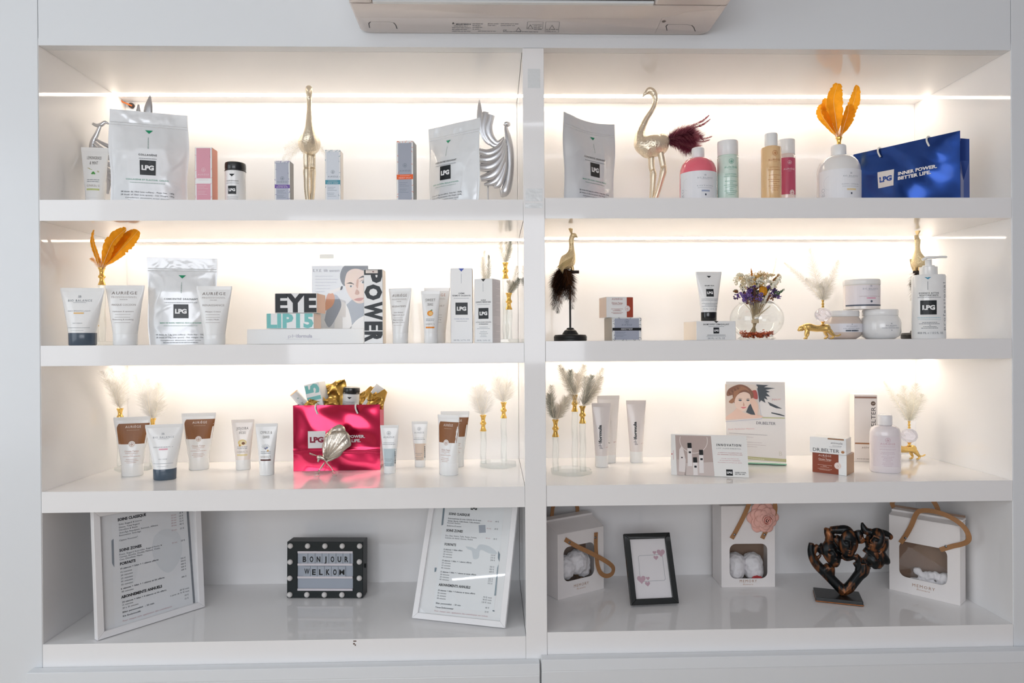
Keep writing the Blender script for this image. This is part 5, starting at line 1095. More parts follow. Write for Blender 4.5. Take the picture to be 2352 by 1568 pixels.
# --- vases of the third shelf
WF = ['#fbf7f0', '#f8f1e6', '#fdfaf4']
def white_vase(label, lc, cols, tips, flab, group, seed, rz=0., base=.056, wd=.031):
    vase(label, lc, cols, base=base, rz=rz)
    for (x, y, h), tp in zip(cols, tips):
        b0 = V(lc)+V((x, y, h+.042)); fan(b0, [at(*q) for q in tp], [wd*1.3]*len(tp), WF, flab[cols.index((x, y, h))], group, 190, .0006, .45, seed, bow=.004); seed += 10
pb = at(300, 1060, .29); lc = V((pb.x+.012, .29, zb3))
white_vase('crystal vase with white feathers behind the slanting brown tube', lc, [colat(276, 975, .29, lc), colat(351, 998, .28, lc)], [[(232, 852, .20), (256, 845, .23), (285, 855, .28), (264, 880, .25), (246, 872, .22)], [(340, 870, .27), (365, 880, .29), (352, 895, .3), (330, 905, .28), (362, 925, .27), (310, 860, .3)]], ['white feather in the gold neck just behind the slanting brown tube', 'white feather in the gold neck behind the slate capped tube on the third shelf'], 'white feathers behind the brown tubes', 500, base=.052)
lc = V((1.108, .285, zb3))
white_vase('crystal vase with white feathers beside the brown tube twins', lc, [colat(1110, 990, .265, lc), colat(1157, 960, .30, lc)], [[(1090, 890, .26), (1106, 885, .27), (1120, 900, .25), (1098, 915, .28)], [(1128, 842, .3), (1146, 838, .31), (1165, 845, .29), (1140, 870, .28), (1168, 880, .3)]], ['white feather in the lower gold neck beside the brown tube twins', 'white feather in the higher gold neck close to the divider, third shelf'], 'white feathers beside the brown tube twins', 530)
z3 = FZ['3r']+.0003; lc = V((at(1312, 1085, .16).x, .16, z3))
grey_vase('three-column crystal vase with grey feathers beside the white tubes', lc, [colat(1276, 1003, .135, lc), colat(1338, 972, .13, lc), colat(1320, 945, .20, lc)],
          [[(1267, 885, .13), (1300, 912, .12), (1262, 905, .14), (1285, 930, .12), (1312, 905, .15)], [(1290, 845, .12), (1385, 845, .12), (1360, 862, .13), (1375, 890, .14), (1345, 865, .12), (1382, 865, .13)], [(1285, 838, .2), (1342, 838, .2), (1310, 850, .22), (1325, 858, .19)]],
          ['mottled grey feather in the lowest gold neck beside the divider, third shelf', 'mottled grey feather in the front gold neck nearest the slim white tubes', 'mottled grey feather in the rear, highest gold neck near the slim white tubes'], 'grey feathers on the third shelf', seed=560, base=.058, wd=.028, N=90)
# --- white tubes with vertical lettering
def phf(P, W, H):
    P.text('pH', -W*.02, H*.295, H*.050, '#55555a', rot=90, al='l', w=H*.085); P.text('formula', -W*.02, H*.385, H*.046, '#1f2022', bold=.045, rot=90, al='l', w=H*.275)
    P.line([(W*.06, H*.295), (W*.06, H*.66)], .0003, '#b7b0b0', 1); P.tiny(W*.13, H*.295, H*.34, .0009, '#bdb6b6', al='l', rot=90); P.rect(W*.20, H*.30, W*.32, H*.32, '#cfb8b6', 1)
tube('slim white tube with vertical black lettering beside the crystal vase', 1359, 1402, 925, .245, '3r', phf, cw=.68, ch=.18, body='#e9e2e0', group='slim white tubes')
tube('larger white tube half hidden behind the slim lettered tube', 1371, 1422, 908, .315, '3r', phf, cw=.66, ch=.12, body='#f1ece8', group='slim white tubes')
tube('slim white tube with vertical black lettering standing by itself', 1438, 1483, 919, .31, '3r', phf, cw=.66, ch=.18, body='#e9e2e0', group='slim white tubes')
# --- tent card
cdT = thing('tent_card', 'folded promotional card with four bottles pictured on it', 'card', (1.66, .09, z3+.0006), rad(-14), rx=rad(-28)); Wc, Hc = .196, .114
B().box(-Wc/2, Wc/2, 0, .0007, 0, Hc).build('card_front', CARD, cdT)
bk = B(); bk.T = Matrix.Translation((0, .0007, Hc)) @ Matrix.Rotation(rad(58), 4, 'X') @ Matrix.Translation((0, 0, -Hc)); bk.box(-Wc/2, Wc/2, 0, .0007, .004, Hc).build('card_back', CARD, cdT)
P = Print(cdT, front(0)); c2 = lambda x, y: (lambda q: (q.x, q.z))(lp(cdT, 1500+x/5.809, 850+y/5.809))
P.poly([c2(295, 865), c2(770, 878), c2(820, 1412), c2(320, 1398)], '#b9a8a2', 0)
P.poly([c2(420, 1240), c2(800, 1225), c2(818, 1408), c2(420, 1400)], '#d2c5c0', 1); P.poly([c2(320, 1190), c2(440, 1180), c2(440, 1400), c2(322, 1396)], '#cbbdb8', 1)
o = c2(540, 935); P.ring(o[0], o[1], .036, .0014, '#ebe4e0', 1, 28, 164, 376)
for x, y, tall in ((485, 970, 1), (640, 1062, 1), (560, 1162, 1)):
    P.poly([c2(x-28, y+62), c2(x+30, y+62), c2(x+38, y+310 if y < 1100 else 1400), c2(x-22, y+310 if y < 1100 else 1400)], '#eae4e2', 2); P.poly([c2(x-27, y), c2(x+25, y), c2(x+30, y+70), c2(x-25, y+70)], '#17191b', 3); q = c2(x+6, y+125); P.rect(q[0]-.003, q[1]-.0027, q[0]+.003, q[1]+.0027, '#202326', 3)
P.poly([c2(350, 1060), c2(380, 1010), c2(405, 1060), c2(435, 1200), c2(430, 1360), c2(345, 1350)], '#e6dedb', 2); q = c2(385, 1165); P.rect(q[0]-.002, q[1]-.002, q[0]+.002, q[1]+.002, '#50484a', 3)
P.poly([c2(246, 1105), c2(246, 1130), c2(263, 1118)], '#b5303f', 1); a, b_ = c2(275, 1190); P.tiny(a, b_, .025, .0012, '#c47a82', al='l', rot=90)
q = c2(1010, 1015); P.text('INNOVATION', q[0], q[1], .0066, '#26282b', bold=.02, w=.062, spc=.2); q = c2(1010, 1053); P.text('LIFT FUNDAMENTAL', q[0], q[1], .0030, '#6b6d72', w=.062, spc=.25)
for i, (y, w_, cc) in enumerate(((1108, .060, '#b8404e'), (1132, .063, '#b8404e'), (1185, .044, '#d8a4a8'), (1210, .052, '#d08c92'), (1238, .060, '#d08c92'))): q = c2(1025, y); P.text(('LA SCIENCE DU COLLAGÈNE POUR UNE', 'PEAU REDENSIFIÉE, RESCULPTÉE & LISSÉE', 'THE SCIENCE', 'OF COLLAGEN FOR A REDENSIFIED,', 'PLUMPED & LIFTED-UP SKIN')[i], q[0], q[1], .0019, cc, w=w_)
q = c2(1020, 1365); P.lpg(q[0], q[1], .0165); q = c2(1095, 1370); P.text('INNER POWER.', q[0], q[1], .0026, '#3a3c40', al='l', w=.028, bold=.02); q = c2(1095, 1392); P.text('BETTER LIFE.', q[0], q[1], .0026, '#3a3c40', al='l', w=.025, bold=.02); P.done()
# --- poster with the model wearing a braid
pT = thing('poster_stand', 'acrylic stand with mascara poster of a model wearing a braid', 'stand', (1.844, .25, z3+.0052), rad(-16), 'poster stands', rx=rad(-5)); Wp, Hp = .161, .231
B().box(-Wp/2, Wp/2, .001, .003, .003, Hp).build('poster', mat('#e9e4e0', .35), pT)
B().box(-Wp/2-.001, Wp/2+.001, .0032, .0052, .0005, Hp+.001).build('acrylic_panel', CLEAR, pT, bev=.0003)
B().box(-Wp/2-.001, Wp/2+.001, -.0022, .022, -.003, .0004).build('acrylic_foot', mat('#9fdcc0', .05, trans=.5), pT, bev=.0003)
P = Print(pT, front(.0008)); c2 = lambda x, y: (lambda q: (q.x, q.z))(lp(pT, 1500+x/5.809, 850+y/5.809, .0008))
PX = lambda pts, c, l=1, n=4: P.poly(spline([c2(*p) for p in pts+[pts[0]]], n)[:-1], c, l)
P.poly([c2(960, 180), c2(1372, 190), c2(1448, 645), c2(968, 685)], '#efe6e0', 1)
P.poly([c2(962, 190), c2(1366, 198), c2(1436, 632), c2(970, 668)], '#e3d3c6', 2)
PX([(985, 190), (1360, 198), (1366, 260), (1200, 210), (1000, 300)], '#e9ddd2', 3); PX([(1300, 280), (1375, 270), (1395, 380), (1340, 370)], '#b84a3e', 3); PX([(1240, 560), (1300, 450), (1380, 560), (1340, 600)], '#3b4148', 3)
PX([(1060, 330), (985, 340), (1000, 260), (1080, 210), (1170, 190), (1260, 220), (1330, 290), (1340, 360), (1300, 400), (1290, 320), (1200, 290), (1110, 360), (1080, 440)], '#8a5738', 4)
PX([(1075, 360), (1085, 260), (1170, 215), (1260, 250), (1310, 330), (1300, 300), (1230, 260), (1150, 290), (1100, 380), (1060, 440), (1010, 420)], '#a9714a', 5)
PX([(970, 660), (975, 620), (1060, 560), (1130, 500), (1200, 560), (1300, 590), (1430, 600), (1432, 634)], '#ecc8b4', 5)
PX([(1085, 420), (1110, 350), (1170, 300), (1250, 300), (1300, 350), (1295, 430), (1250, 510), (1205, 548), (1160, 530), (1105, 490)], '#f3d6c4', 6)
PX([(1290, 400), (1330, 370), (1390, 440), (1400, 520), (1380, 620), (1350, 560), (1310, 470)], '#eec9b4', 7)
for p_ in ([(1135, 398), (1160, 388), (1185, 400), (1160, 412)], [(1240, 398), (1265, 390), (1288, 400), (1265, 412)]): PX(p_, '#46505a', 7)
PX([(1125, 385), (1160, 372), (1195, 386), (1160, 379)], '#7a5540', 7); PX([(1235, 385), (1268, 374), (1296, 388), (1268, 381)], '#7a5540', 7); PX([(1205, 420), (1222, 470), (1200, 474)], '#dba88f', 7); PX([(1165, 492), (1205, 488), (1245, 492), (1205, 512)], '#d9767a', 7)
for k in range(9): o = c2(1000+k*19, 320-abs(k)*14+k*k*.4); P.disc(o[0], o[1], .0035, '#7b4c30' if k % 2 else '#9a6743', 7, 8)
P.line([c2(968, 686), c2(1450, 648)], .0008, '#9fa4c4', 3); P.line([c2(1372, 192), c2(1450, 648)], .0007, '#b0b3ca', 3)
P.poly([c2(*p) for p in ((1378, 190), (1540, 200), (1480, 225), (1630, 240), (1500, 262), (1560, 290), (1510, 300), (1562, 352), (1500, 345), (1530, 395), (1480, 375), (1500, 435), (1440, 400), (1420, 430), (1400, 300))], '#3a4148', 2)
P.poly([c2(*p) for p in ((1528, 420), (1640, 470), (1725, 515), (1640, 505), (1560, 470))], '#42484e', 2); P.poly([c2(*p) for p in ((1575, 560), (1680, 580), (1757, 605), (1750, 615), (1660, 595), (1580, 575))], '#2f353a', 2)
q = c2(1645, 400); P.text('New', q[0], q[1], .0056, '#e0a8a0', sh=.35, rot=6, w=.024)
P.poly([c2(1452, 625), c2(1757, 632), c2(1757, 645), c2(1455, 640)], '#c2c08a', 2)
q = c2(1505, 725); P.text('DR.BELTER', q[0], q[1], .0078, '#55565e', w=.052, sx=1, rot=-1); q = c2(1000, 795); P.text('Nude Perfection Mascara', q[0], q[1], .0040, '#e3aaa6', al='l', w=.072, rot=3, sh=.3)
for i, (y, w_, cc) in enumerate(((840, .104, '#a0979b'), (878, .066, '#c8babb'), (910, .05, '#c8babb'), (945, .09, '#c9bcbc'), (975, .10, '#c9bcbc'), (1002, .077, '#c9bcbc'), (1040, .045, '#c9bcbc'))): q = c2(1015, y); P.tiny(q[0], q[1], w_, .0016, cc, al='l', rot=-2, l=3)
P.poly([c2(960, 1125), c2(1778, 1185), c2(1778, 1225), c2(960, 1165)], '#bcb98a', 2); q = c2(1360, 1180); P.tiny(q[0], q[1], .05, .002, '#e3e0c8', rot=-4, l=3); q = c2(1700, 1140); P.text('B', q[0], q[1], .012, '#d6d2c6'); P.done()
# --- square cartons, tall carton, bottle
def corner_box(label, corner, rz, W, d, H, z, pr, c=WHT, **kw):
    rz_ = rad(rz); ctr = V((corner[0], corner[1], z))+V((-math.cos(rz_)*W/2-math.sin(rz_)*d/2, -math.sin(rz_)*W/2+math.cos(rz_)*d/2, 0))
    return carton(label, 0, 100, 0, .1, '3r', d, pr, rz=rz, c=c, W=W, H=H, loc=ctr, **kw)
def brown_sq(P, W, H):
    P.rect(-W/2+.0004, .0004, W*.27, H-.001, '#8c3f24'); P.disc(W*.25, H*.44, .0088, '#eee3de', 1); P.emblem(W*.25, H*.44, .0066, '#d9b8ac', 2)
    P.text('AURIÈGE', -W*.13, H*.83, .0050, '#e9d6cc', w=W*.38, spc=.1); P.tiny(-W*.13, H*.79, W*.14, .0009, '#d9b8a8'); P.text('Chrono Temps', -W*.13, H*.655, .0044, '#ead8ce', bold=.01, w=W*.38); P.tiny(-W*.13, H*.61, W*.36, .0012, '#d9b8a8')
    for i, q in enumerate((.42, .1, .26, .42, .32)): P.tiny(-W*.13, H*(.40-.05*i-(.04 if i > 2 else 0)), W*q, .0013, '#d9b8a8')
zc = z3; Hs = .054
corner_box('brick brown square carton under the white carton', (2.016, .076), -43, .086, .066, Hs, zc, brown_sq, sidec='#b58a62', group='square cream cartons', topc='#9a5a3a')
def belter_sq(P, W, H):
    P.rect(-W*.0, H*.90, W*.44, H*.985, '#9a6f4d'); P.text('stimula', W*.24, H*.64, .0052, '#6c6a6e', sh=.3, w=W*.32); P.tiny(W*.26, H*.50, W*.26, .0018, '#9a999e'); P.tiny(W*.2, H*.43, W*.32, .0012, '#b0afb4')
    P.text('DR.BELTER', -W*.05, H*.10, .0088, '#2e3136', w=W*.72, sx=1); P.disc(W*.41, H*.17, .0042, '#b0794c', 1, 10, .0036)
corner_box('white square carton with serif lettering stacked on the brown carton', (2.012, .070), -40, .090, .054, .042, zc+Hs+.0008, belter_sq, group='square cream cartons')
def belter_tall(P, W, H):
    P.rect(-W*.48, H*.945, W*.48, H*.972, '#a07d6d'); P.rect(-W*.48, H*.262, W*.49, H*.284, '#a5714a'); P.text('stimula', W*.12, H*.20, .0062, '#8d7a70', sh=.3, w=W*.62); P.tiny(0, H*.04, W*.8, .0022, '#a79b97')
    P.text('DR.BELTER', W*.43, H*.30, .0120, '#4b4744', rot=90, al='l', w=H*.52); P.disc(W*.33, H*.87, .0064, '#6b5648', 1); P.line([(W*.28, H*.865), (W*.39, H*.875)], .0012, '#d9c7bd', 2)
p = fl(1963, 1060, FZ['3r']); Wt = .0605
carton('tall white carton with vertical serif lettering behind the white bottle', 1963, 2013, 906, .275, '3r', .055, belter_tall, rz=-14, W=Wt, c='#eee6e1', sidec='#f4efe8')
p = fl(2046, 1087, FZ['3r']); r = 33*sp(p.y+.02); Hw = at(2046, 952, p.y+.026).z-z3; wbT = thing('bottle', 'plain white bottle with rounded shoulders beside the tall carton', 'bottle', (p.x, p.y+.026, z3), rad(-16)); PW2 = mat('#ece4e6', .22, coat=.35)
sec = [(.93, 0), (1, .02), (1, .62), (.98, .70), (.90, .765), (.72, .80), (.5, .815), (.44, .82)]
B().sup([(a*r, a*r*.72, b_*Hw) for a, b_ in sec], 40, 2.2).build('bottle_body', PW2, wbT, smooth=45); B().lathe([(.45*r, .822*Hw), (.47*r, .83*Hw), (.47*r, .97*Hw), (.43*r, 1*Hw)], 28, sy=.95).build('cap', mat('#f0eef0', .25, coat=.3), wbT, smooth=40)
P = Print(wbT, lambda u, v, l: (u, -r*.72*(max(.01, 1-abs(u/r)**2.2))**(1/2.2)-l-.0002, v)); P.rect(-r*.86, Hw*.11, r*.86, Hw*.64, '#e6dce0', 0, 20); P.emblem(0, Hw*.575, .0058, '#c79aa6', 1); P.text('AURIÈGE', 0, Hw*.495, .0048, '#c79aa6', w=r*.95, spc=.1); P.text('PROFESSIONNEL', 0, Hw*.455, .0026, '#d7bcc4', w=r*1.0)
for i, q in enumerate((1.0, .0, .8, .9, .1, .8, .5, .6, .3, .65, .7, .5)): P.tiny(0, Hw*(.41-.026*i), r*q+.001, .0014, '#cbb4be')
P.done()
pl = fl(2080, 1057, FZ['3r'])
leopard('gold leopard carrying a crystal ball and pale feathers in the shelf corner', V((pl.x, .295, z3)), rad(8), sp(.295)*.88, 'pale feather above the leopard in the shelf corner', 'pale feathers over the corner leopard', [(2030, 875, .29, .02), (2075, 885, .3, .03), (2105, 880, .31, .03), (2118, 905, .3, .028), (2092, 900, .27, .026), (2060, 905, .3, .022)], '3r', 620, fc='#f3ecdf')
# ------------------------------------------------------------------ bottom shelves
z4, z4r = FZ['4']+.0003, FZ['4r']+.0003
def frame_thing(label, loc, rz, lean, W, H, bw, c, dep=.018, cat='picture frame', group=None, paper='#dfe1e4', glass=True):
    T = thing('picture_frame', label, cat, V(loc)+V((0, 0, dep*math.sin(rad(lean))+.0004)), rad(rz), group, rx=rad(-lean)); m = mat(c, .3, coat=.2)
    o = [(-W/2, 0), (W/2, 0), (W/2, H), (-W/2, H)]; i = [(-W/2+bw, bw), (W/2-bw, bw), (W/2-bw, H-bw), (-W/2+bw, H-bw)]
    for k in range(4):                       # four mitred mouldings
        a, b_ = k, (k+1) % 4; q = B(); q.prism([o[a], o[b_], i[b_], i[a]], 0, dep); q.build('moulding', m, T, bev=.0012)
    B().box(-W/2+bw*.8, W/2-bw*.8, dep*.55, dep*.8, bw*.8, H-bw*.8).build('backing_sheet', mat(paper, .5), T)
    if glass: B().box(-W/2+bw*.9, W/2-bw*.9, dep*.30, dep*.38, bw*.9, H-bw*.9).build('glass_pane', CLEAR, T)
    s = B(); s.T = Matrix.Translation((0, dep, H*.62)) @ Matrix.Rotation(rad(lean+16), 4, 'X'); s.box(-W*.12, W*.12, 0, .002, -H*.58, 0)
    s.build('easel_leg', mat('#3a3a3a', .5), T)
    return T
def price(P, T, rows, yl, k):
    """rows: (pixel x, pixel y, words, cap height in px, align, weight, colour)"""
    for px, py, t, h, al, bo, c in rows:
        a = lp(T, px, py, yl); P.text(t, a.x, a.z, h*k, c, bold=bo, al=al, l=1)
DK, MD, PK = '#2a2e33', '#5d636b', '#c9a3a8'
fL = frame_thing('white framed price list turned towards the marquee light box', V((.2115, .1165, z4)), 50, 4, .272, .314, .0165, '#f0eff0', group='framed price lists', paper='#eceef0')
P = Print(fL, front(.0095)); YL = .0095; kk = .00135
c2 = lambda x, y: (lambda q: (q.x, q.z))(lp(fL, 180+x/4.6125, 1150+y/4.6125, YL))
P.poly([c2(350, 130), c2(1165, 110), c2(1238, 1105), c2(385, 1345)], '#eef1f4', 0)
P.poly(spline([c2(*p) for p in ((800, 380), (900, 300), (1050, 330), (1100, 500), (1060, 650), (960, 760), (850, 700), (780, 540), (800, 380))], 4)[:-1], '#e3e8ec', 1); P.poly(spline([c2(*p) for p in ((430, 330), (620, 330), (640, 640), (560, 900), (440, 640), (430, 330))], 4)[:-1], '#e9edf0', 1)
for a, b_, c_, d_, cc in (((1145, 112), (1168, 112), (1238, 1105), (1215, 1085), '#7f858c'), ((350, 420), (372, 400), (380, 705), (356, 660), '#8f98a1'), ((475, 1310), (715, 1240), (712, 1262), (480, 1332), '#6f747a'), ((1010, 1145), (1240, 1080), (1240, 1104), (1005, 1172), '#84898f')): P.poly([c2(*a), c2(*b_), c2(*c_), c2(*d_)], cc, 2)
def prow(x, y, t, h, bo=0., cc=DK, w=None, al='l'):
    a = c2(x, y); P.text(t, a[0], a[1], h*kk, cc, bold=bo, al=al, w=w, l=3)
for x, y, t, w_ in ((415, 215, 'SOINS CLASSIQUE', 300), (433, 540, 'SOINS ZONES', 235), (440, 682, 'FORFAITS', 165), (452, 1035, 'ABONNEMENTS ANNUELS', 435)):
    a, b_ = c2(x, y), c2(x+w_, y-w_*.24); P.text(t, a[0], a[1], .0066, DK, bold=.045, al='l', w=math.hypot(b_[0]-a[0], b_[1]-a[1]), l=3)
for x, y, t, w_, bo in ((428, 258, 'Eclat, Regard & Lèvres', 240, 0), (430, 290, 'Détox, Total Regard', 215, 0), (430, 318, 'Décolleté & Buste', 195, 0), (432, 348, 'Anti-Âge Repulpant, Fermeté, Affinant', 410, 0), (433, 376, 'Renovateur Anti-Age', 228, 0), (433, 428, 'Option Premium*', 195, 0), (434, 578, 'Front, Regard Anti-rides, Regard Poche &', 450, 0), (436, 605, 'Cernes, Bouche, Double Menton, Ovale,', 430, 0), (437, 632, 'Cou, Décolleté, Mains', 240, 0),
                      (443, 728, '10 séances + bilan + 1 séance offerte', 405, .02), (445, 765, '15 minutes', 122, 0), (447, 798, '20 minutes', 128, 0), (449, 832, '25 minutes', 126, 0), (450, 864, '30 minutes', 126, 0), (452, 897, '35 minutes', 124, 0), (450, 940, '6 séances + bilan + 1 séance et kit offerts', 460, .02), (455, 972, '40 minutes', 128, 0), (462, 1082, '24 séances + bilan + 4 séances et kit offerts', 470, .02), (464, 1112, '15 minutes', 115, 0), (466, 1145, '20 à 35 minutes', 170, 0), (467, 1188, 'Bilan personnalisé  - 30 min', 335, .02), (470, 1230, 'Kit Endermolift', 190, .02), (470, 1280, 'Pour chaque soin, application des cosmétiques', 520, 0)):
    a, b_ = c2(x, y), c2(x+w_, y-w_*.235); P.text(t, a[0], a[1], .0040, MD if y < 1270 else PK, bold=bo, al='l', w=math.hypot(b_[0]-a[0], b_[1]-a[1]), l=3)
for x, y, t in ((1110, 128, '50 €'), (1110, 160, '60 €'), (1112, 188, '55 €'), (1114, 215, '55 €'), (1116, 245, '80 €'), (1118, 292, '25 €'), (1128, 420, '25 €'), (1135, 605, '250 €'), (1136, 635, '300 €'), (1138, 665, '400 €'), (1140, 695, '500 €'), (1142, 725, '600 €'), (1145, 800, '480 €'), (1172, 925, '60 €/ mois'), (1174, 955, 'à partir de 70 €/ mois'), (1168, 995, '60 €'), (1168, 1032, '25 €')): prow(x, y, t, 2.9, 0, MD, al='r')
for x, y in ((1035, 150), (1037, 178), (1038, 205), (1038, 232), (1040, 260), (1042, 308), (1045, 440)): prow(x, y, '20 min', 2.6, 0, PK, al='r')
P.done()
fR = frame_thing('white framed price list leaning beside the divider', V((1.0, .073, z4)), -17, 25, .254, .325, .0150, '#f0eff0', dep=.012, group='framed price lists', paper='#eef0f1')
YL = .0064; P = Print(fR, front(YL)); c2 = lambda x, y: (lambda q: (q.x, q.z))(lp(fR, 920+x/4.9, 1140+y/4.9, YL)); kk = .00118
P.poly([c2(490, 120), c2(1165, 120), c2(1050, 1300), c2(370, 1240)], '#eef2f4', 0)
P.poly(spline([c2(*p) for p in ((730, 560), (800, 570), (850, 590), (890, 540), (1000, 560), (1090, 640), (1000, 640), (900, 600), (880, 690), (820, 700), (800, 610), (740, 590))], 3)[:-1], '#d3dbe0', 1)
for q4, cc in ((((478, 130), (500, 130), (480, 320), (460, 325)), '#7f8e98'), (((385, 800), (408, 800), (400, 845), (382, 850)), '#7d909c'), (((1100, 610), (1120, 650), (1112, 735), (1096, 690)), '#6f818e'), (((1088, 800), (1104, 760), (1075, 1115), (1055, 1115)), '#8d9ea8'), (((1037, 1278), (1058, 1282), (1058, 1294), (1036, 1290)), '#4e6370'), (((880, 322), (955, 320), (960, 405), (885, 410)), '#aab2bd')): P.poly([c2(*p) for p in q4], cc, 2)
sl = .06
for x, y, t, w_ in ((543, 205, 'SOINS CLASSIQUE', 235), (514, 392, 'SOINS ZONES', 185), (495, 548, 'FORFAITS', 130), (428, 1003, 'ABONNEMENTS ANNUELS', 358)):
    a, b_ = c2(x, y), c2(x+w_, y+w_*.075); P.text(t, a[0], a[1], .0062, DK, bold=.03, al='l', w=math.hypot(b_[0]-a[0], b_[1]-a[1]), l=3)
for x, y, t, w_, bo in ((535, 252, 'Endermospherique du corps, Cylindrée dos du corps', 370, .01), (532, 280, 'Global, Shorty, Cellu-lissant, Cellu-drainant,', 362, .01), (528, 302, 'Fermeté Gainant', 145, 0), (524, 335, 'Endermo-Drainant', 160, 0), (506, 445, 'Dos, Bras, Ventre, Taille, Fesses, Cuisses,', 352, 0), (502, 470, 'Culottes de cheval, Genoux, Mollets', 312, 0),
                      (486, 600, '6 séances + bilan offert', 212, .02), (484, 626, '20 minutes', 100, 0), (480, 654, '25 minutes', 100, 0), (475, 682, '40 minutes', 104, 0), (468, 725, '10 séances + bilan + 1 séance offerte', 330, .02), (465, 752, '20 minutes', 100, 0), (461, 780, '25 minutes', 100, 0), (457, 808, '40 minutes', 102, 0), (450, 852, '15 séances + bilan + 1 séance et tenue offerts', 400, .02), (446, 882, '20 minutes', 102, 0), (442, 910, '25 minutes', 102, 0), (438, 938, '40 minutes', 104, 0),
                      (420, 1060, '24 séances + bilan + 4 séances et tenue offerts', 420, .02), (416, 1090, '20 minutes', 98, 0), (412, 1120, '25 minutes', 98, 0), (408, 1150, '40 minutes', 100, 0), (398, 1205, 'Bilan personnalisé  - 30 min', 278, .02), (392, 1250, 'Tenue Endermowear', 205, .02), (382, 1292, 'Pour chaque soin, application des cosmétiques est incluse', 600, 0)):
    a, b_ = c2(x, y), c2(x+w_, y+w_*.085); P.text(t, a[0], a[1], .0037, MD if y < 1290 else PK, bold=bo, al='l', w=math.hypot(b_[0]-a[0], b_[1]-a[1]), l=3)
for x, y, t in ((1108, 292, '60 €'), (1098, 375, '40 €'), (1086, 488, '35 €'), (1068, 672, '210 €'), (1066, 700, '275 €'), (1064, 728, '390 €'), (1056, 802, '350 €'), (1053, 830, '450 €'), (1050, 858, '600 €'), (1040, 938, '525 €'), (1038, 962, '675 €'), (1035, 990, '975 €'), (1027, 1148, '70 €/ mois'), (1024, 1176, '90 €/ mois'), (1020, 1206, '120 €/ mois'), (998, 1262, '60 €'), (990, 1308, '35 €')):
    a = c2(x, y); P.text(t, a[0], a[1], .0037, MD, al='r', l=3)
for x, y in ((1030, 286), (1020, 368), (1010, 478)): a = c2(x, y); P.text('40 min', a[0], a[1], .0032, PK, al='r', l=3)
a = c2(825, 148); P.text('LPG', a[0], a[1], .0085, '#1d2125', bold=.055, w=.018, spc=-.03, l=2); P.done()
# --- marquee light box
lx = thing('marquee_light_box', 'black cinema light box with white bulbs and letter tiles', 'light box', V((.614, .272, z4+.002)), rad(-3), rx=rad(-2)); W, H, d = .218, .158, .052
LB = mat('#101a1c', .45, bump=.05, scale=80); px0, px1, pz0, pz1 = -W*.365, W*.365, H*.125, H*.83
B().frame([(-W/2, 0), (W/2, 0), (W/2, H), (-W/2, H)], [(px0, pz0), (px1, pz0), (px1, pz1), (px0, pz1)], 0, d).build('casing', LB, lx, bev=.0015)
B().box(px0, px1, .004, .008, pz0, pz1).build('light_panel', mat('#a4abb6', .35), lx)
for z in (pz0, pz0+(pz1-pz0)*.31, pz0+(pz1-pz0)*.635, pz1-.006): B().box(px0+.0005, px1-.0005, -.0005, .004, z, z+.006).build('letter_rail', mat('#d8d2d6', .4), lx, bev=.0008)
for u, v in [(-.455+.2275*i, .925) for i in range(5)]+[(-.457, .64), (.452, .645), (-.46, .35), (.452, .355), (-.46, .058), (-.235, .058), (-.005, .058), (.225, .058), (.452, .058)]:
    B().ball((u*W, -.001, v*H), (.0078, .0068, .0078), 18, 11).build('bulb', mat('#d9d5d2', .35, coat=.2), lx, smooth=180)
rowz = (pz0+(pz1-pz0)*.635+.006, pz0+(pz1-pz0)*.31+.006); th_ = (pz1-pz0)*.325-.008
for r_, (wd_, x0) in enumerate((('BONJOUR', -.059), ('WELKOM', -.052))):
    for i, ch in enumerate(wd_):
        xx = x0+i*.0200; dz = .0022 if ch == 'W' else 0
        t_ = B().box(xx-.0095, xx+.0095, .0012, .0020, rowz[r_]-.001, rowz[r_]+th_).build('letter_tile', mat('#a9b0ba', .2), lx)
        P = Print(t_, front(.0012)); P.text(ch, xx, rowz[r_]+.0045+dz, .0150, '#14171a', bold=.018 if ch in 'MW' else .032, w=(.0150 if ch in 'MW' else .006 if ch == 'J' else .0105)); P.done()
B().box(W/2-.0002, W/2+.004, .020, .028, H*.50, H*.57).build('switch_knob', LB, lx, bev=.001)
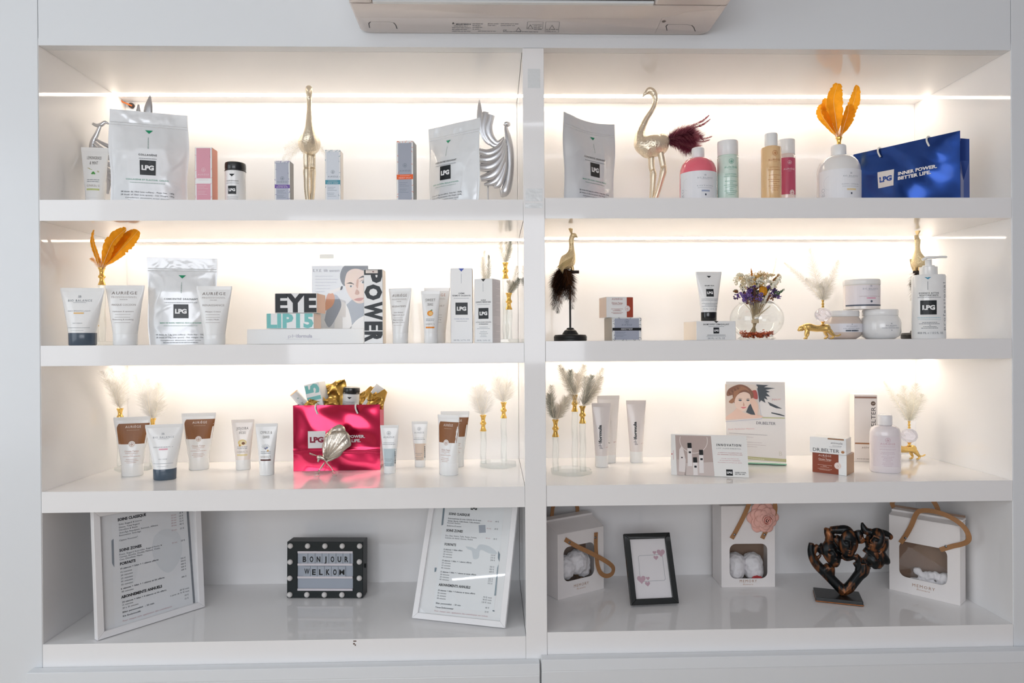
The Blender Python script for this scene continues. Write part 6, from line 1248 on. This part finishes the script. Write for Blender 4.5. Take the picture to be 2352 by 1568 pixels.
# --- gift boxes with windows
KRAFT = '#a97b52'; GB = mat('#f1ecea', .4, noise_=.02, scale=30)
def gift(label, loc, rz, W, H, d, win, lean=0., roof=None):
    T = thing('gift_box', label, 'gift box', loc, rad(rz), 'windowed gift boxes', rx=rad(-lean)); n = 5
    B().frame(rrect(-W/2, W/2, 0, H, .0008, n), rrect(*win, .018, n), -d/2, -d/2+.001).build('front_panel', GB, T)
    for sg in (-1, 1):
        q = B(); q.T = Matrix.Rotation(PI/2, 4, 'Z'); ro_ = roof or 0.
        q.prism([(-d/2+.0011, .0005), (d/2-.0011, .0005), (d/2-.0011, H-.0014+ro_), (d/2-.03, H-.0014+ro_), (-d/2+.0011, H-.0014)], *sorted((-sg*W/2, -sg*(W/2-.001)))); q.build('side_panel', GB, T)
    B().box(-W/2, W/2, d/2-.001, d/2, 0, H+(.018 if roof else 0)).build('back_panel', mat('#9a7f6d', .6), T); B().box(-W/2+.0011, W/2-.0011, -d/2+.0011, d/2-.0011, 0, .001).build('bottom_panel', GB, T)
    B().prism(rrect(win[0]-.004, win[1]+.004, win[2]-.004, win[3]+.004, .02, n), -d/2+.0013, -d/2+.0016).build('window_film', CLEAR, T)
    if roof:
        B().add([(-W/2, -d/2, H), (W/2, -d/2, H), (W/2, d/2-.03, H+roof), (-W/2, d/2-.03, H+roof), (-W/2, -d/2, H-.001), (W/2, -d/2, H-.001), (W/2, d/2-.03, H+roof-.001), (-W/2, d/2-.03, H+roof-.001)], [(0, 1, 2, 3), (7, 6, 5, 4), (0, 4, 5, 1), (1, 5, 6, 2), (2, 6, 7, 3), (3, 7, 4, 0)]).build('lid', GB, T)
        B().box(-W/2-.001, W/2+.001, d/2-.032, d/2+.001, H+roof, H+roof+.006).build('lid_ridge', GB, T, bev=.001)
    else: B().box(-W/2, W/2, -d/2+.002, d/2-.002, H-.002, H-.001).build('lid', GB, T)
    P = Print(T, front(-d/2)); z = win[2]/2
    P.text('MEMORY', 0, z+.0015, .0080, '#b08a70', spc=.16, w=W*.32); P.text('flowers', -W*.01, z-.0065, .0048, '#cbb09c', sh=.35, w=W*.19); P.done()
    return T
def strap(T, pts, rivs, yl, wd=.0062, back=False):
    """kraft paper handle through pixel points, pushed off the panel by dy"""
    P_ = []
    for px, py, dy in pts: q = lp(T, px, py, yl); P_.append((q.x, yl-dy, min(q.z, .292)))
    P_ = spline(P_, 7); s = B(); up = V((0, 1, 0)); rs = []; m = len(P_)
    for i, p in enumerate(P_):
        t = (V(P_[min(i+1, m-1)])-V(P_[max(i-1, 0)])).normalized(); a = t.cross(up); a = a.normalized() if a.length > .05 else V((1, 0, 0)); b_ = t.cross(a)
        rs.append([tuple(V(p)+a*wd*x+b_*.0008*y) for x, y in ((-1, -1), (1, -1), (1, 1), (-1, 1))])
    s.rings(rs).build('strap', mat(KRAFT, .6, noise_=.12, scale=200), T)
    for px, py in rivs:
        q = lp(T, px, py, yl-.002); B().ball((q.x, yl-.0035, q.z), (.0036, .0018, .0036), 12, 7).build('rivet', mat('#8f8f90', .2, 1.), T, smooth=180)
M_ = V((1.342, .252, z4r)); rz = 31; dg = .083; n_ = V((-math.sin(rad(rz)), math.cos(rad(rz)), 0))
g1 = gift('white windowed gift box with looped kraft strap beside the divider', M_+n_*dg/2, rz, .165, .182, dg, (-.062, .048, .045, .142), roof=.022)
strap(g1, [(1297, 1238, .002), (1320, 1252, .003), (1345, 1264, .005), (1368, 1276, .010), (1388, 1288, .016), (1400, 1300, .016), (1399, 1314, .013), (1388, 1320, .010), (1376, 1314, .008), (1370, 1298, .006), (1368, 1275, .004), (1367, 1250, .003), (1368, 1222, .002)], [(1307, 1245), (1367, 1234)], -dg/2)
strap(g1, [(1266, 1200, 0), (1268, 1180, 0), (1272, 1160, 0), (1290, 1148, 0), (1315, 1148, 0), (1326, 1165, 0), (1324, 1192, 0)], [], dg/2+.0012)
M_ = V((1.834, .287, z4r)); rz = -1; dg = .088
g2 = gift('tall white windowed gift box with pink rose and kraft straps', M_+V((0, dg/2, 0)), rz, .156, .236, dg, (-.054, .056, .025, .126))
strap(g2, [(1680, 1236, .002), (1690, 1218, .003), (1702, 1195, .004), (1714, 1168, .006), (1724, 1142, .008), (1745, 1128, .009), (1768, 1135, .009), (1778, 1160, .008), (1775, 1185, .006), (1765, 1205, .004), (1750, 1236, .002)], [(1687, 1227), (1756, 1227)], -dg/2)
M_ = V((2.289, .188, z4r)); rz = -48; dg = .055; n_ = V((-math.sin(rad(rz)), math.cos(rad(rz)), 0))
g3 = gift('white windowed gift box with curved kraft strap in the shelf corner', M_+n_*dg/2, rz, .176, .215, dg, (-.062, .058, .045, .145), lean=0, roof=.006)
strap(g3, [(2069, 1246, .002), (2082, 1228, .003), (2095, 1205, .006), (2108, 1178, .012), (2122, 1170, .016), (2150, 1171, .020), (2180, 1180, .022), (2205, 1194, .022), (2222, 1210, .022), (2230, 1228, .020), (2226, 1240, .016), (2210, 1248, .009), (2190, 1253, .004), (2160, 1262, .002)], [(2080, 1235), (2173, 1254)], -dg/2, .0062)
strap(g3, [(2056, 1170, 0), (2050, 1152, 0), (2080, 1140, 0), (2130, 1142, 0), (2150, 1160, 0), (2158, 1188, 0)], [], dg/2+.0012)
FLUFF = mat('#f1eef0', .95, bump=.6, scale=220, sheen=.4)
def fluffy(name, label, cat, T, blobs, m, group=None, voxel=.003):
    """soft things inside a box, given in the box's own frame"""
    b_ = B(); c0 = sum((V(q[0]) for q in blobs), V())/len(blobs)
    for c, r in blobs: b_.ball(V(c)-c0, r, 16, 10)
    o = fused(b_, name, m, None, voxel, 6)
    nn = [v.normal.copy() for v in o.data.vertices]
    for v, q_ in zip(o.data.vertices, nn): v.co += q_*.0035*noise.noise(v.co*95)
    o.location = Mt(T) @ c0; o.rotation_euler = T.rotation_euler; return tag(o, label, cat, group)
fluffy('plush_toy', 'white fluffy plush lying in the box beside the divider', 'plush', g1, [((-.03, -.005, .072), (.032, .03, .034)), ((.01, -.008, .082), (.034, .03, .036)), ((.035, 0, .07), (.022, .03, .04))], FLUFF)
st = thing('straw_filling', 'brown paper straw filling under the fluffy plush', 'filling', g1.location); st.rotation_euler = g1.rotation_euler; st['kind'] = 'stuff'; rr = random.Random(4); b_ = B()
for i in range(60):
    x, y, z = rr.uniform(-.06, .05), rr.uniform(-.035, .02), rr.uniform(.005, .036)
    b_.tube(spline([(x, y, z), (x+rr.uniform(-.02, .02), y+rr.uniform(-.005, .005), max(.004, z+rr.uniform(-.008, .01))), (max(-.07, min(.07, x+rr.uniform(-.035, .035))), y, max(.004, z+rr.uniform(-.004, .012)))], 4), .0009, 5)
b_.build('straw_stuff', mat('#8f6f50', .8, noise_=.3), st)['kind'] = 'stuff'
for i, x in enumerate((-.027, .029)):
    fluffy('rolled_towel', 'white rolled towel behind the window of the tall rose box', 'towel', g2, [((x*(1-.04*k), -.002, .034+.014*k), (.0285, .034, .026)) for k in range(3)], FLUFF, 'rolled towels in the rose box')
fluffy('red_heart', 'small red felt piece at the foot of the rolled towels', 'felt piece', g2, [((.028, -.037, .020), (.015, .003, .012)), ((.036, -.037, .022), (.011, .003, .009))], mat('#b8282c', .8), voxel=.0015)
rr = random.Random(8)
fluffy('cotton_wool', 'clump of white cotton wool in the corner gift box', 'cotton', g3, [((-.022+.0115*k, -.004+rr.uniform(-.004, .004), .050+rr.uniform(0, .014)), rr.uniform(.010, .0145)) for k in range(8)]+[((-.03+.012*k, -.002, .026), .0165) for k in range(8)], FLUFF)
# --- rose
ro = lp(g2, 1746, 1184, -dg/2); rc = Mt(g2) @ V((ro.x, -.088/2-.017, ro.z)); rT = thing('artificial_rose', 'pale pink foam rose fixed to the tall gift box', 'flower', rc); RM = mat('#f2bbae', .7, sss=.15, noise_=.06, scale=60)
kR = 37*sp(.27)
def petal(r0, r1, a, wide, lift, curl):
    b_ = B(); vs = []; nu, nv = 10, 8
    for j in range(nv+1):
        t = j/nv
        for i in range(nu+1):
            s = -1+2*i/nu; ww = wide*math.sin(PI*(.12+.80*t))**.7; ang = a+s*ww; r = r0+(r1-r0)*t**1.1-(abs(s)**2.5)*r1*.10*t; y = -lift*(1-t)**1.3*1.0-curl*(.012*t*t if t > .6 else 0)+.003*abs(s)**2
            vs.append((r*math.cos(ang), y, r*math.sin(ang)))
    b_.add(vs, [(j*(nu+1)+i, j*(nu+1)+i+1, (j+1)*(nu+1)+i+1, (j+1)*(nu+1)+i) for j in range(nv) for i in range(nu)])
    o = b_.build('petal', RM, rT, smooth=180); md = o.modifiers.new('t', 'SOLIDIFY'); md.thickness = .0010
for ring, (n, r0, r1, y0, wide, lift) in enumerate(((6, .3, 1.02, .012, .75, .010), (6, .25, .88, .006, .72, .012), (5, .2, .72, .000, .80, .014), (5, .15, .55, -.005, .85, .014), (4, .1, .40, -.010, .95, .012))):
    for i in range(n):
        a = 2*PI*i/n+ring*.6; petal(kR*r0, kR*r1, a, wide, lift, 0)
        o = rT.children[-1]
        for v in o.data.vertices: v.co.y += y0+.0012*i/n
b_ = B(); sp_ = [(kR*.30*(1-i/40)*math.cos(i*.45), -.014-.004*i/40, kR*.30*(1-i/40)*math.sin(i*.45)) for i in range(40)]
rs = [[(x, y, z), (x*1.12, y-.012, z*1.12)] for x, y, z in sp_]; b_.rings(rs, closed=False, cap0=False, cap1=False); o = b_.build('heart_petal', RM, rT, smooth=180); md = o.modifiers.new('t', 'SOLIDIFY'); md.thickness = .0010
b_ = B(); b_.lathe([(.001, 0), (.012, .001), (.010, .008), (.003, .0175)], 12); q = B(); q.v = [(x, .017-z*1., y) for x, y, z in b_.v]; q.f = b_.f; q.build('calyx', mat('#3d5a3a', .7), rT)
# --- black frame with hearts
fB = frame_thing('small black photo frame with printed pink hearts', V((1.53, .152, z4r)), 4, 24, .132, .188, .0155, '#14191a', dep=.014, paper='#efecee')
YB = .0074; P = Print(fB, front(YB)); c2 = lambda x, y: (lambda q: (q.x, q.z))(lp(fB, 1240+x/5.6, 1140+y/5.6, YB))
def heart(x, y, r):
    o = c2(x, y); k = r*.00117/5.6*1.15; P.poly([(o[0]+k*16*math.sin(t)**3/16, o[1]+k*(13*math.cos(t)-5*math.cos(2*t)-2*math.cos(3*t)-math.cos(4*t))/16) for t in [2*PI*i/26 for i in range(26)]], '#c9a7b4', 2)
for x, y, r in ((1555, 722, 48), (1473, 720, 22), (1492, 786, 28), (1305, 1065, 50), (1388, 1052, 22), (1385, 1122, 30)): heart(x, y, r)
a, b_ = c2(1265, 760), c2(1612, 1082); rp_ = [c2(*p) for p in ((1265, 775), (1280, 760), (1560, 745), (1575, 758), (1612, 1062), (1598, 1078), (1310, 1092), (1294, 1080), (1265, 775))]; P.line(rp_, .0006, '#6b7480', 1); P.done()
# --- bronze sculpture of faces held by hands
def bronze():
    m = bpy.data.materials.new('m_bronze'); m.use_nodes = True; nt = m.node_tree; b_ = nt.nodes['Principled BSDF']; g = nt.nodes.new('ShaderNodeNewGeometry'); r = nt.nodes.new('ShaderNodeValToRGB'); n = nt.nodes.new('ShaderNodeTexNoise'); tc = nt.nodes.new('ShaderNodeTexCoord'); mp = nt.nodes.new('ShaderNodeMapping')
    mp.inputs['Scale'].default_value = (60, 60, 22); nt.links.new(tc.outputs['Object'], mp.inputs[0]); nt.links.new(mp.outputs[0], n.inputs['Vector']); n.inputs['Scale'].default_value = 1.
    ad = nt.nodes.new('ShaderNodeMath'); ad.operation = 'MULTIPLY_ADD'; ad.inputs[1].default_value = .30; nt.links.new(n.outputs['Fac'], ad.inputs[0]); nt.links.new(g.outputs['Pointiness'], ad.inputs[2])
    r.color_ramp.elements[0].position = .655; r.color_ramp.elements[0].color = lin('#14181a'); r.color_ramp.elements[1].position = .74; r.color_ramp.elements[1].color = lin('#a8683a')
    nt.links.new(ad.outputs[0], r.inputs[0]); nt.links.new(r.outputs[0], b_.inputs['Base Color']); b_.inputs['Metallic'].default_value = .55; b_.inputs['Roughness'].default_value = .34; return m
BZM = bronze()
ms = thing('face_sculpture', 'black and bronze sculpture of three faces held by hands', 'sculpture', V((2.045, .185, z4r)), rad(-20)); Wm, dm = .118, .082
B().box(-Wm/2, Wm/2, -dm/2, dm/2, 0, .013).build('plinth', mat('#14181a', .4, coat=.3, bump=.2, scale=60), ms, bev=.0015)
B().box(-Wm/2-.0006, Wm/2+.0006, -dm/2-.0006, dm/2+.0006, .0015, .0042).build('plinth_trim', mat('#9a5f36', .4, .6, noise_=.5, scale=50), ms)
c3 = lambda x, y, dy=0.: (lambda q: V((q.x, dy, q.z)))(lp(ms, 1830+x/6.272, 1170+y/6.272)); e = sp(.185)/6.272; b_ = B()
def limb(pts, rr_): P_ = [tuple(c3(*p)) for p in pts]; P_ = spline(P_, 5); r_ = spline([(v,) for v in rr_], 5); b_.tube(P_, [v[0]*e*1.18 for v in r_], 14)
limb([(690, 1180), (600, 1100), (500, 1000), (400, 900), (300, 800), (235, 700), (205, 590), (210, 480)], [70, 62, 60, 60, 58, 52, 42, 30])
limb([(230, 640), (290, 540), (310, 510)], [30, 34, 26]); limb([(250, 760), (300, 700), (345, 650)], [26, 22, 16]); limb([(420, 880), (470, 840), (500, 960)], [60, 64, 40])
limb([(640, 1180), (740, 1130), (820, 1040), (890, 950), (960, 870), (960, 760)], [60, 66, 64, 66, 72, 60]); limb([(880, 960), (890, 850), (900, 740), (840, 660)], [44, 40, 42, 40])
limb([(900, 740), (870, 800), (830, 760)], [40, 34, 24])
def face(cx, cy, w, h, roll, yaw, dy):
    Q = Matrix.Translation(c3(cx, cy, dy)) @ Matrix.Rotation(rad(roll), 4, 'Y') @ Matrix.Rotation(rad(yaw), 4, 'Z'); n = 34; vs = []; f = B()
    for s in (0, 1):
        for j in range(n+1):
            for i in range(n+1):
                a, c = -1+2*i/n, -1+2*j/n; r_ = max(abs(a), abs(c)); L = math.hypot(a, c) or 1; k = r_/L; a, c = a*k, c*k; g = lambda x0, z0, sx, sz: math.exp(-((a-x0)/sx)**2-((c-z0)/sz)**2)
                y = -math.sqrt(max(0, 1-.95*(a*a+c*c)))*.62
                y += -.34*g(0, -.05, .10, .16)-.16*g(0, .18, .08, .22)-.10*g(0, .38, .55, .08)+.22*g(.36, .20, .18, .11)+.22*g(-.36, .20, .18, .11)-.08*g(.36, .2, .10, .05)-.08*g(-.36, .2, .10, .05)-.14*g(0, -.36, .20, .045)-.13*g(0, -.47, .16, .05)+.10*g(0, -.415, .22, .022)-.14*g(0, -.70, .2, .12)+.06*g(0, -.26, .2, .05)
                vs.append(tuple(Q @ V((a*w*e*(1-.22*max(0, -c)), y*w*e if s == 0 else .12*w*e, c*h*e))))
    m = (n+1)**2; fs = []
    for j in range(n):
        for i in range(n): q = j*(n+1)+i; fs += [(q, q+1, q+n+2, q+n+1), (m+q+n+1, m+q+n+2, m+q+1, m+q)]
    for i in range(n):
        for a_, c_ in ((i, i+1), ((i+1)*(n+1)-1+0, (i+2)*(n+1)-1), (n*(n+1)+i+1, n*(n+1)+i), ((i+1)*(n+1), i*(n+1))): fs.append((a_, m+a_, m+c_, c_))
    b_.add(vs, fs)
face(500, 620, 135, 205, -18, 28, -.006); face(735, 480, 130, 205, 4, 8, -.012); face(1120, 440, 130, 190, 22, -38, -.004)
limb([(400, 265), (440, 310), (480, 400), (440, 480)], [14, 46, 60, 40]); limb([(480, 290), (600, 290), (720, 290), (800, 360)], [40, 52, 52, 40]); limb([(400, 500), (380, 560), (360, 640)], [50, 55, 40])
limb([(940, 185), (960, 250), (1000, 310), (1080, 320)], [12, 34, 44, 40]); limb([(880, 300), (900, 380), (920, 480)], [36, 50, 40]); limb([(1200, 330), (1290, 345), (1360, 390), (1340, 430)], [46, 34, 24, 14]); limb([(1240, 420), (1240, 520), (1200, 600)], [60, 60, 50])
limb([(1000, 660), (1060, 700), (1120, 760), (1140, 850)], [60, 80, 80, 30]); limb([(1180, 600), (1230, 680), (1290, 740), (1330, 780)], [60, 62, 50, 20]); limb([(1180, 700), (1180, 800), (1200, 850)], [56, 60, 20]); limb([(1000, 700), (1010, 800), (1050, 860)], [50, 44, 16]); limb([(1080, 620), (1040, 560), (1000, 620)], [50, 40, 50])
limb([(540, 400), (610, 470), (620, 600)], [50, 66, 44]); limb([(830, 340), (900, 430), (960, 400)], [50, 50, 50]); limb([(1040, 540), (1120, 640), (1080, 740)], [60, 74, 60]); limb([(640, 640), (720, 690), (840, 660)], [36, 44, 40])
fused(b_, 'faces_and_hands', BZM, ms, .0014, 2)
# ------------------------------------------------------------------ air conditioner over the shelves
za = at(1235, 79, 0).z; xa, xb = at(831, 62, 0).x, at(1624, 66, 0).x; ac = thing('air_conditioner', 'white split air conditioner mounted on the wall above the shelves', 'air conditioner', ((xa+xb)/2, -.0008, za)); hw = (xb-xa)/2
AP = mat('#e4dcd9', .24, coat=.25); yo = fl(1180, 11, za).y; dep = -.255
def plan(z, in_, y1): return [(x, y, z) for x, y in [(-hw+in_, y1), (hw-in_, y1), (hw-in_, -.02-in_)]+[(hw-in_-.025*(1-math.cos(a)), -.02-in_+.02*math.sin(a)) for a in (.4, .8, 1.2, PI/2)]+[(-hw+in_+.025*(1-math.cos(a)), -.02-in_+.02*math.sin(a)) for a in (PI/2, 1.2, .8, .4)]+[(-hw+in_, -.02-in_)]]
ob = B().rings([plan(0, .004, yo+.001), plan(.003, 0, yo+.001), plan(.30, 0, yo+.001)]).build('rear_casing', AP, ac, smooth=35)
x0, x1 = at(857, 5, yo).x-ac.location.x, at(1500, 8, yo).x-ac.location.x
B().box(x0, x1, yo-.012, yo+.0008, -.001, .006).build('outlet_lip', mat('#eceff0', .3), ac, bev=.002)
B().box(x0, x1, yo-.085, yo-.012, .014, .02).build('air_outlet', mat('#15171a', .5), ac)
B().add([(x0, yo-.080, .010), (x1, yo-.080, .010), (x1, yo-.020, .004), (x0, yo-.020, .004), (x0, yo-.080, .013), (x1, yo-.080, .013), (x1, yo-.020, .007), (x0, yo-.020, .007)], [(3, 2, 1, 0), (4, 5, 6, 7), (0, 1, 5, 4), (2, 3, 7, 6), (1, 2, 6, 5), (3, 0, 4, 7)]).build('louver', mat('#2a2d31', .4), ac)
B().box(-hw, x0-.0005, yo-.09, yo+.0008, 0, .30).build('end_cap', AP, ac, bev=.006); B().box(x1+.0005, hw, yo-.09, yo+.0008, 0, .30).build('end_cap', AP, ac, bev=.006)
B().box(x0, x1, yo-.11, yo-.086, .03, .30).build('front_panel', AP, ac, bev=.004); B().box(x0, x1, yo-.085, yo+.0008, .022, .30).build('inner_casing', AP, ac)
P = Print(ac, lambda u, v, l: (u, v, -l)); a2 = lambda px, py: (lambda q: (q.x-ac.location.x, q.y-ac.location.y))(fl(px, py, za)); pl_ = lambda pts, wd, c, l=0: P.line([a2(*p) for p in pts], wd, c, l)
kx = sp(0.)
for x0_, y0_, x1_, fl_ in ((846, 62, 912, 1), (1529, 68, 1597, -1)):
    w_ = x1_-x0_; pl_([(x0_+3, y0_+2), (x0_+1, y0_-8), (x0_+5, y0_-12)], .0022, '#3a3a3c'); pl_([(x0_+5, y0_-12), (x0_+w_*.7, y0_-12), (x0_+w_*.88, y0_-10)], .0008, '#6c6a6b'); pl_([(x0_+w_*.88, y0_-10), (x0_+w_*.95, y0_-5), (x0_+w_, y0_+4)], .0022, '#3a3a3c')
pl_([(815, 40), (1000, 40), (1235, 42), (1500, 42)], .0006, '#d3cbc6'); pl_([(1520, 42), (1595, 24), (1640, 23), (1658, 12)], .0010, '#f2efec'); pl_([(1520, 42), (1504, 78)], .0006, '#9c9795')
q = a2(1525, 49); P.disc(q[0], q[1], .0050, '#8b7f78', 1, 14, .006); P.disc(q[0], q[1]+.001, .0028, '#5b5350', 2, 10, .0034)
# the underside print is read from the front of the room: letters run along x, upright towards the viewer's bottom edge
PT = Print(ac, lambda u, v, l: (u, -v, -l)); t2 = lambda px, py: (lambda q: (q[0], -q[1]))(a2(px, py))
def tx(px, py, s, w_px, hpx, c='#5f6064', bold=0.):
    o = t2(px, py); PT.text(s, o[0], o[1], hpx*kx*2.3, c, al='l', w=w_px*kx, bold=bold)
PT2 = None
P2 = Print(ac, lambda u, v, l: (u, v, -l))
def mark(px, py, wpx, rows, c='#77777b', step=4.):
    for i in range(rows): o = a2(px, py+i*step); P2.tiny(o[0], o[1], wpx*kx*(1 if i % 2 == 0 else .8), .0034, c, al='l')
o = a2(1046, 54); tx_ = lambda px, py, s, wpx, hm, c, b__=0.: P2.text(s, a2(px, py)[0], a2(px, py)[1], hm, c, al='l', w=wpx*kx, bold=b__)
tx_(1047, 54, 'MITSUBISHI', 33, .0062, '#47484c', .03); P2.poly([a2(1038, 55), a2(1041, 50), a2(1044, 55)], '#47484c', 1)
mark(1042, 59, 31, 1); mark(1038, 63, 42, 3); mark(1085, 54, 23, 4); mark(1120, 54, 24, 2); mark(1150, 54, 40, 2); mark(1155, 72, 80, 1); mark(1098, 71, 40, 1)
for x_, w_ in ((1210, 38), (1252, 33)):
    pl_([(x_+2, 50), (x_+w_, 50), (x_+w_-2, 74 if x_ > 1240 else 66), (x_, 74 if x_ > 1240 else 66), (x_+2, 50)], .0010, '#8b8a8d')
tx_(1222, 55, 'WARNING', 22, .0045, '#77777b'); mark(1226, 59, 18, 3); mark(1254, 67, 28, 2)
for x_, y_ in ((1218, 62), (1268, 63), (1191, 68)): pl_([(x_-6, y_+4), (x_, y_-5), (x_+6, y_+4), (x_-6, y_+4)], .0012, '#77777b', 1)
tx_(1155, 68, 'CE', 9, .0062, '#6a6a6e'); P.done(); P2.done()
